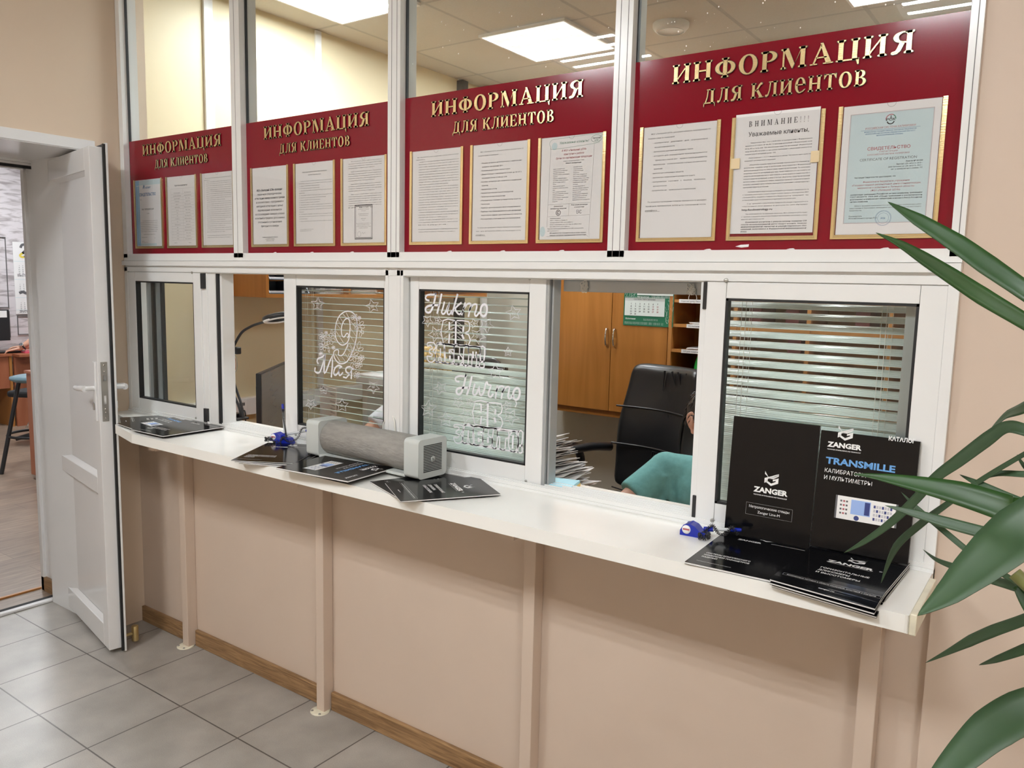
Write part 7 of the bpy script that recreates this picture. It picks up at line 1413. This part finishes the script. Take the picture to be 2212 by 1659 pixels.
def person(label, pelvis, chest, neck, head, face, shR, shL, elR, elL, haR, haL, kneeR, kneeL, ftR, ftL, shirt, hairmat, long_hair=False, glasses=False, sleeve=0.45, long_sleeve=False, watch=None):
    t = thing('person', label, 'person')
    V = Vector
    pelvis, chest, neck, head, shR, shL, elR, elL, haR, haL = map(V, (pelvis, chest, neck, head, shR, shL, elR, elL, haR, haL))
    m = MB()
    limb(m, [pelvis, pelvis.lerp(chest, 0.5), chest], [0.135, 0.12, 0.125], 16); limb(m, [chest, neck], [0.11, 0.06], 14); limb(m, [neck - V((0, 0, 0.02)), neck.lerp(head, 0.55)], [0.062, 0.054], 14)
    limb(m, [shR, chest + V((0, 0, 0.03)), shL], [0.056, 0.09, 0.056], 14)
    for sh, el, ha, sd in ((shR, elR, haR, 1), (shL, elL, haL, -1)):
        limb(m, [sh, el], [0.052, 0.040], 14); limb(m, [el, ha], [0.040, 0.026], 14)
        d = (ha - el); d.z *= 0.3; hand(m, ha, d if d.length > 0.01 else V((0, -1, 0)), (0, 0, 1), sd)
    for a, k, f in ((-1, kneeR, ftR), (1, kneeL, ftL)):
        hip = pelvis + (shL - shR).normalized() * 0.09 * a; k, f = V(k), V(f)
        limb(m, [hip, k], [0.085, 0.058], 14); limb(m, [k, f], [0.056, 0.036], 12); limb(m, [f, f + (k - hip).normalized() * 0.16 - V((0, 0, 0.03))], [0.036, 0.03], 10)
    head_on(m, t, head, face, hairmat, long_hair, glasses)
    melt(m.build('body', 'skin', t), 0.0065, 5)
    c = MB(); e = 0.012
    limb(c, [pelvis - V((0, 0, 0.02)), pelvis.lerp(chest, 0.5), chest], [0.145, 0.134, 0.137], 16); limb(c, [chest, chest.lerp(neck, 0.62)], [0.122, 0.078], 14); limb(c, [shR, chest + V((0, 0, 0.03)), shL], [0.068, 0.102, 0.068], 14)
    for sh, el, ha in ((shR, elR, haR), (shL, elL, haL)):
        if long_sleeve: limb(c, [sh, el], [0.066, 0.052], 14); limb(c, [el, el.lerp(ha, 0.93)], [0.052, 0.038], 14)
        else:
            p = sh.lerp(el, sleeve); limb(c, [sh, sh.lerp(el, sleeve * 0.5)], [0.066, 0.066], 14); c.tube([sh.lerp(el, sleeve * 0.5), p], [0.066, 0.067], 16)
    rn = random.Random(8)                                         # soft folds of cloth across the shoulders and sleeves
    for k in range(16):
        a = shR.lerp(shL, rn.uniform(0.0, 1.0)) + V((0, -0.085 + rn.uniform(0, 0.02), rn.uniform(-0.1, 0.0))); c.tube([a, a + V((rn.uniform(-0.05, 0.05), -0.004, -0.10))], [0.012, 0.006], 8)
    melt(c.build('shirt', shirt, t), 0.0075, 5)
    l = MB()
    for a, k, f in ((-1, kneeR, ftR), (1, kneeL, ftL)):
        hip = pelvis + (shL - shR).normalized() * 0.09 * a; k, f = V(k), V(f)
        limb(l, [pelvis, hip, k], [0.142, 0.10, 0.070], 14); limb(l, [k, k.lerp(f, 0.92)], [0.068, 0.052], 12)
    melt(l.build('trousers', 'denim', t), 0.010, 3)
    s = MB()
    for k, f in ((kneeR, ftR), (kneeL, ftL)):
        f = V(f); s.ball(f + V((0, 0, -0.02)), (0.046, 0.05, 0.045), 12, 8); d = (V(k) - pelvis); d.z = 0; d.normalize(); s.tube([f + V((0, 0, -0.028)), f + d * 0.16 + V((0, 0, -0.04))], [0.045, 0.032], 12); s.ball(f + d * 0.16 + V((0, 0, -0.04)), 0.032, 10, 8)
    melt(s.build('shoes', 'black', t), 0.008, 3)
    if watch:
        w, d = haR if watch == 'R' else haL, None
        el = elR if watch == 'R' else elL
        ax = (w - el).normalized(); p = w - ax * 0.035
        a = ax.orthogonal().normalized(); b = ax.cross(a)
        g = MB(); g.tube([p + (a * math.cos(q) + b * math.sin(q)) * 0.034 for q in [2 * math.pi * k / 20 for k in range(20)]], 0.008, 8, True); wo = g.build('watch', 'black', t)
        n = (Vector((0.6, -0.6, 0.6)) - ax * ax.dot(Vector((0.6, -0.6, 0.6)))).normalized()
        X = Matrix.Translation(p + n * 0.036) @ n.to_track_quat('Z', 'Y').to_matrix().to_4x4()
        g = MB(); g.lathe([(0.021, 0), (0.021, 0.008), (0.018, 0.010), (0.0001, 0.0102)], X, 20); fo = g.build('watch_case', 'chrome', wo); g = MB(); g.lathe([(0.0165, 0.0104), (0.0001, 0.0105)], X, 20); g.build('watch_face', 'inkgrey', fo)
    return t
person('person in a teal t-shirt with short dark hair seated at the open right hatch', (1.30, 0.86, 0.60), (1.385, 0.775, 0.845), (1.415, 0.735, 0.985), (1.437, 0.675, 1.122), (0.80, -0.60, 0),
       (1.245, 0.735, 0.918), (1.565, 0.79, 0.925), (1.135, 0.545, 0.775), (1.70, 0.60, 0.77), (1.33, 0.36, 0.785), (1.52, 0.38, 0.785), (1.22, 0.45, 0.56), (1.46, 0.46, 0.56), (1.22, 0.42, 0.085), (1.47, 0.42, 0.085), 'teal', 'hair', glasses=True, sleeve=0.62)
person('person with long blond hair glimpsed through the blind at the left of the lettering pane', (-0.12, 0.98, 0.60), (-0.12, 0.94, 0.87), (-0.12, 0.95, 1.0), (-0.115, 0.93, 1.14), (-0.3, -0.95, 0),
       (-0.30, 0.94, 0.93), (0.06, 0.94, 0.93), (-0.36, 0.76, 0.80), (0.12, 0.76, 0.80), (-0.22, 0.56, 0.79), (-0.02, 0.56, 0.79), (-0.22, 0.55, 0.56), (-0.02, 0.55, 0.56), (-0.22, 0.55, 0.085), (-0.02, 0.55, 0.085), 'white_cloth', 'blond', True, sleeve=0.5)
office_chair('black office chair of the person with blond hair, hidden low behind the blind', (-0.12, 1.06, 0), R(0), 0.42, 0.44, False)

# ---------------------------------------------------------------- left room seen through the doorway
XL = -6.99
fl = lambda a, b, d=0.0: (XL + 0.004 + d, a, b)
ca = thing('wall_calendar', 'white three month calendar with a snake drawing on the lilac wall', 'calendar')
MB().box(XL, XL + 0.003, 2.050, 2.36, 1.13, 1.905).build('backing', 'paper', ca)
m, b_, y_ = MB(), MB(), MB()
for k, zt in enumerate((1.665, 1.465, 1.265)):
    for rw in range(5):
        for cl in range(7): put_text(m, str(rw * 7 + cl + 1) if rw * 7 + cl < 31 else '', 2.105 + cl * 0.036, zt - 0.02 - rw * 0.021, 0.017, fl, 'C', None, 0.015)
for zt, s in ((1.535, 'ВЫЛЕТОВ'), (1.340, 'ОБСЛУЖ'), (1.145, 'ЗАКЛЮЧОВ')): put_text(m, s, 2.085 if zt != 1.34 else 2.20, zt, 0.036, fl, 'L', 0.17 if zt != 1.34 else 0.13, 0.02)
m.build('dates', 'inkgrey', ca)
b_.ribbon([(2.13, 1.85), (2.145, 1.875), (2.185, 1.88), (2.20, 1.855), (2.185, 1.825), (2.15, 1.79)], 0.026, fl, 0.001); b_.ribbon([(2.16, 1.752), (2.21, 1.755), (2.245, 1.775), (2.27, 1.81), (2.30, 1.80), (2.30, 1.765), (2.26, 1.76)], 0.014, fl, 0.001); b_.ribbon([(2.10, 1.36), (2.13, 1.37), (2.16, 1.355), (2.18, 1.37)], 0.03, fl, 0.001); b_.build('snake_drawing', 'inkgrey', ca)
y_.ribbon([(2.15, 1.79), (2.12, 1.765), (2.135, 1.745), (2.175, 1.748)], 0.022, fl, 0.001); y_.build('snake_drawing', mat('yellow_print', (0.75, 0.6, 0.1), 0.5), ca)
m = MB()
for zt in (1.70, 1.505, 1.31, 1.175): m.box(XL + 0.003, XL + 0.0036, 2.052, 2.358, zt - 0.004, zt)
m.build('header_strips', 'paleblue', ca)
m = MB()
for y0, y1, z0, z1 in ((1.2, 1.985, 1.20, 1.95), (1.2, 1.985, 0.88, 1.165), (2.058, 2.7, 0.905, 1.115)):
    for a in ((y0, y0 + 0.008, z0, z1), (y1 - 0.008, y1, z0, z1), (y0, y1, z0, z0 + 0.008), (y0, y1, z1 - 0.008, z1)): m.box(XL - 0.002, XL + 0.005, *a)
tag(m.build('trim_4', 'greyplastic'), 'thin dark frames on the lilac wall', 'structure', kind='structure')
dk = thing('desk', 'reddish wood desk under the hands in the left room', 'desk')
MB().box(-6.95, -6.44, 0.9, 1.765, 0.728, 0.752).build('desk_top', 'cherry', dk); MB().box(-6.50, -6.46, 0.95, 1.735, 0.40, 0.728).build('modesty_panel', 'cherry', dk); MB().box(-6.94, -6.45, 1.738, 1.762, 0.0, 0.728).build('side_panel', 'beechedge', dk); MB().box(-6.94, -6.45, 0.92, 0.944, 0.0, 0.728).build('side_panel', 'cherry', dk)
dk2 = thing('desk', 'reddish wood return desk behind the bar stool in the left room', 'desk')
MB().box(-6.95, -6.30, 1.77, 3.0, 0.728, 0.752).build('desk_top', 'cherry', dk2); m = MB(); m.box(-6.46, -6.43, 1.775, 2.0, 0.0, 0.728); m.box(-6.90, -6.35, 2.95, 2.975, 0, 0.728); m.build('side_panel', 'cherry', dk2)
mo = thing('monitor', 'black monitor on the desk in the left room', 'monitor', None, (-6.70, 1.62, 0.752))
m = MB(); m.box(-0.02, 0.02, -0.30, 0.235, 0.12, 0.44); m.build('housing', 'black', mo, bevel=0.004); m = MB(); m.box(0.0202, 0.021, -0.29, 0.212, 0.36, 0.43); m.build('screen_lit_part', 'paper', mo); m = MB(); m.box(-0.05, 0.04, -0.05, 0.05, 0.0, 0.25); m.build('stand', 'black', mo)
tag(MB().box(-6.66, -6.52, 1.60, 1.93, 0.753, 0.772).build('keyboard', 'black', None, bevel=0.004), 'black keyboard under the hand in the left room', 'keyboard')
tag(MB().box(-6.60, -6.42, 1.88, 2.02, 0.753, 0.768).build('notebook', mat('pink_cover', (0.75, 0.12, 0.2), 0.5), None), 'pink notebook beside the watch hand', 'notebook')
person('person in the left room resting a hand with a wristwatch on the desk', (-6.2, 2.42, 0.60), (-6.2, 2.34, 0.92), (-6.2, 2.32, 1.07), (-6.22, 2.28, 1.22), (-0.9, -0.45, 0),
       (-6.28, 2.13, 1.0), (-6.10, 2.50, 1.0), (-6.42, 2.03, 0.93), (-6.45, 2.42, 0.85), (-6.49, 1.86, 0.80), (-6.68, 2.0, 0.80), (-6.4, 2.2, 0.55), (-6.45, 2.45, 0.55), (-6.35, 2.2, 0.085), (-6.4, 2.45, 0.085), 'white_cloth', 'hair', sleeve=0.45, watch='R')
# office chair back, bar stool and cabinets in the left room
gc = thing('desk_chair', 'grey backed desk chair behind the bar stool in the left room', 'chair', None, (-5.45, 1.62, 0), R(-60))
m = MB(); m.prism([(-0.20, 0.50), (0.20, 0.50), (0.235, 0.70), (0.22, 0.88), (0.15, 0.92), (-0.15, 0.92), (-0.22, 0.88), (-0.235, 0.70)], lambda u, v, w: (u, 0.22 + w + 0.15 * (v - 0.5), v), 0, 0.035, 0, True); m.build('backrest', 'greyplastic', gc, bevel=0.01)
m = MB(); m.box(-0.22, 0.22, -0.22, 0.20, 0.44, 0.50); m.build('seat', 'blackmatte', gc, bevel=0.02); m = MB(); m.tube([(0, 0.0, 0.45), (0, 0, 0.08)], 0.03, 10); m.build('column', 'black', gc)
m = MB(); m.box(-0.03, 0.03, 0.2, 0.26, 0.40, 0.55); m.build('back_bracket', 'black', gc)
for k in range(4):
    q = math.pi * k / 2 + 0.4; m = MB(); m.tube([(0, 0, 0.10), (0.26 * math.cos(q), 0.26 * math.sin(q), 0.03)], [0.025, 0.02], 8); m.build('leg', 'black', gc)
bs = thing('bar_stool', 'bar stool with a teal grey round seat and black legs in the left room', 'stool', None, (-4.36, 1.06, 0))
m = MB(); m.lathe([(0.0001, 0.715), (0.14, 0.715), (0.175, 0.735), (0.172, 0.755), (0.12, 0.768), (0.0001, 0.772)], None, 32); m.build('seat', 'vinyl', bs)
for k, (c, s) in enumerate(((-0.02, -0.27), (0.26, -0.05), (0.05, 0.26), (-0.24, 0.06))):
    m = MB(); m.tube([(c * 0.42, s * 0.42, 0.72), (c * 1.0, s * 1.0, 0.0)], 0.016, 10); m.build('leg', 'black', bs)
m = MB(); m.tube([(0.205 * math.cos(2 * math.pi * k / 32), 0.205 * math.sin(2 * math.pi * k / 32), 0.29) for k in range(32)], 0.011, 8, True); m.build('foot_ring', 'black', bs)
m = MB(); m.lathe([(0.05, 0.69), (0.06, 0.715)], None, 16); m.build('seat_mount', 'chrome', bs)
bs2 = thing('desk_leg_rod', 'thin chrome rod standing behind the bar stool', 'rod'); m = MB(); m.tube([(-6.30, 1.80, 0.0), (-5.9, 2.05, 0.78)], 0.008, 8); m.build('rod', 'chrome', bs2)
lc = thing('low_cabinet', 'reddish wood low cabinet beside the bar stool in the left room', 'cabinet')
m = MB(); m.box(-4.05, -3.30, 0.868, 1.30, 0.04, 0.822); m.box(-4.02, -3.32, 0.90, 1.28, 0.0, 0.04, 1); m.build('body', ['cherry', 'black'], lc); MB().box(-4.065, -3.28, 0.858, 1.31, 0.822, 0.842).build('cabinet_top', 'cherry', lc)
uc = thing('upper_cabinet', 'reddish wood upper cabinet with drawers standing on the low cabinet', 'cabinet')
m = MB(); m.box(-3.99, -3.35, 0.90, 1.28, 0.843, 1.14); m.build('body', 'cherry', uc); MB().box(-4.01, -3.33, 0.885, 1.29, 1.14, 1.158).build('cabinet_top', 'cherry', uc); m = MB(); m.box(-3.995, -3.99, 0.92, 1.1, 0.98, 1.12); m.build('drawer', 'cherry', uc); m = MB(); m.box(-3.999, -3.995, 0.94, 0.99, 1.02, 1.05); m.build('label_holder', 'chrome', uc)
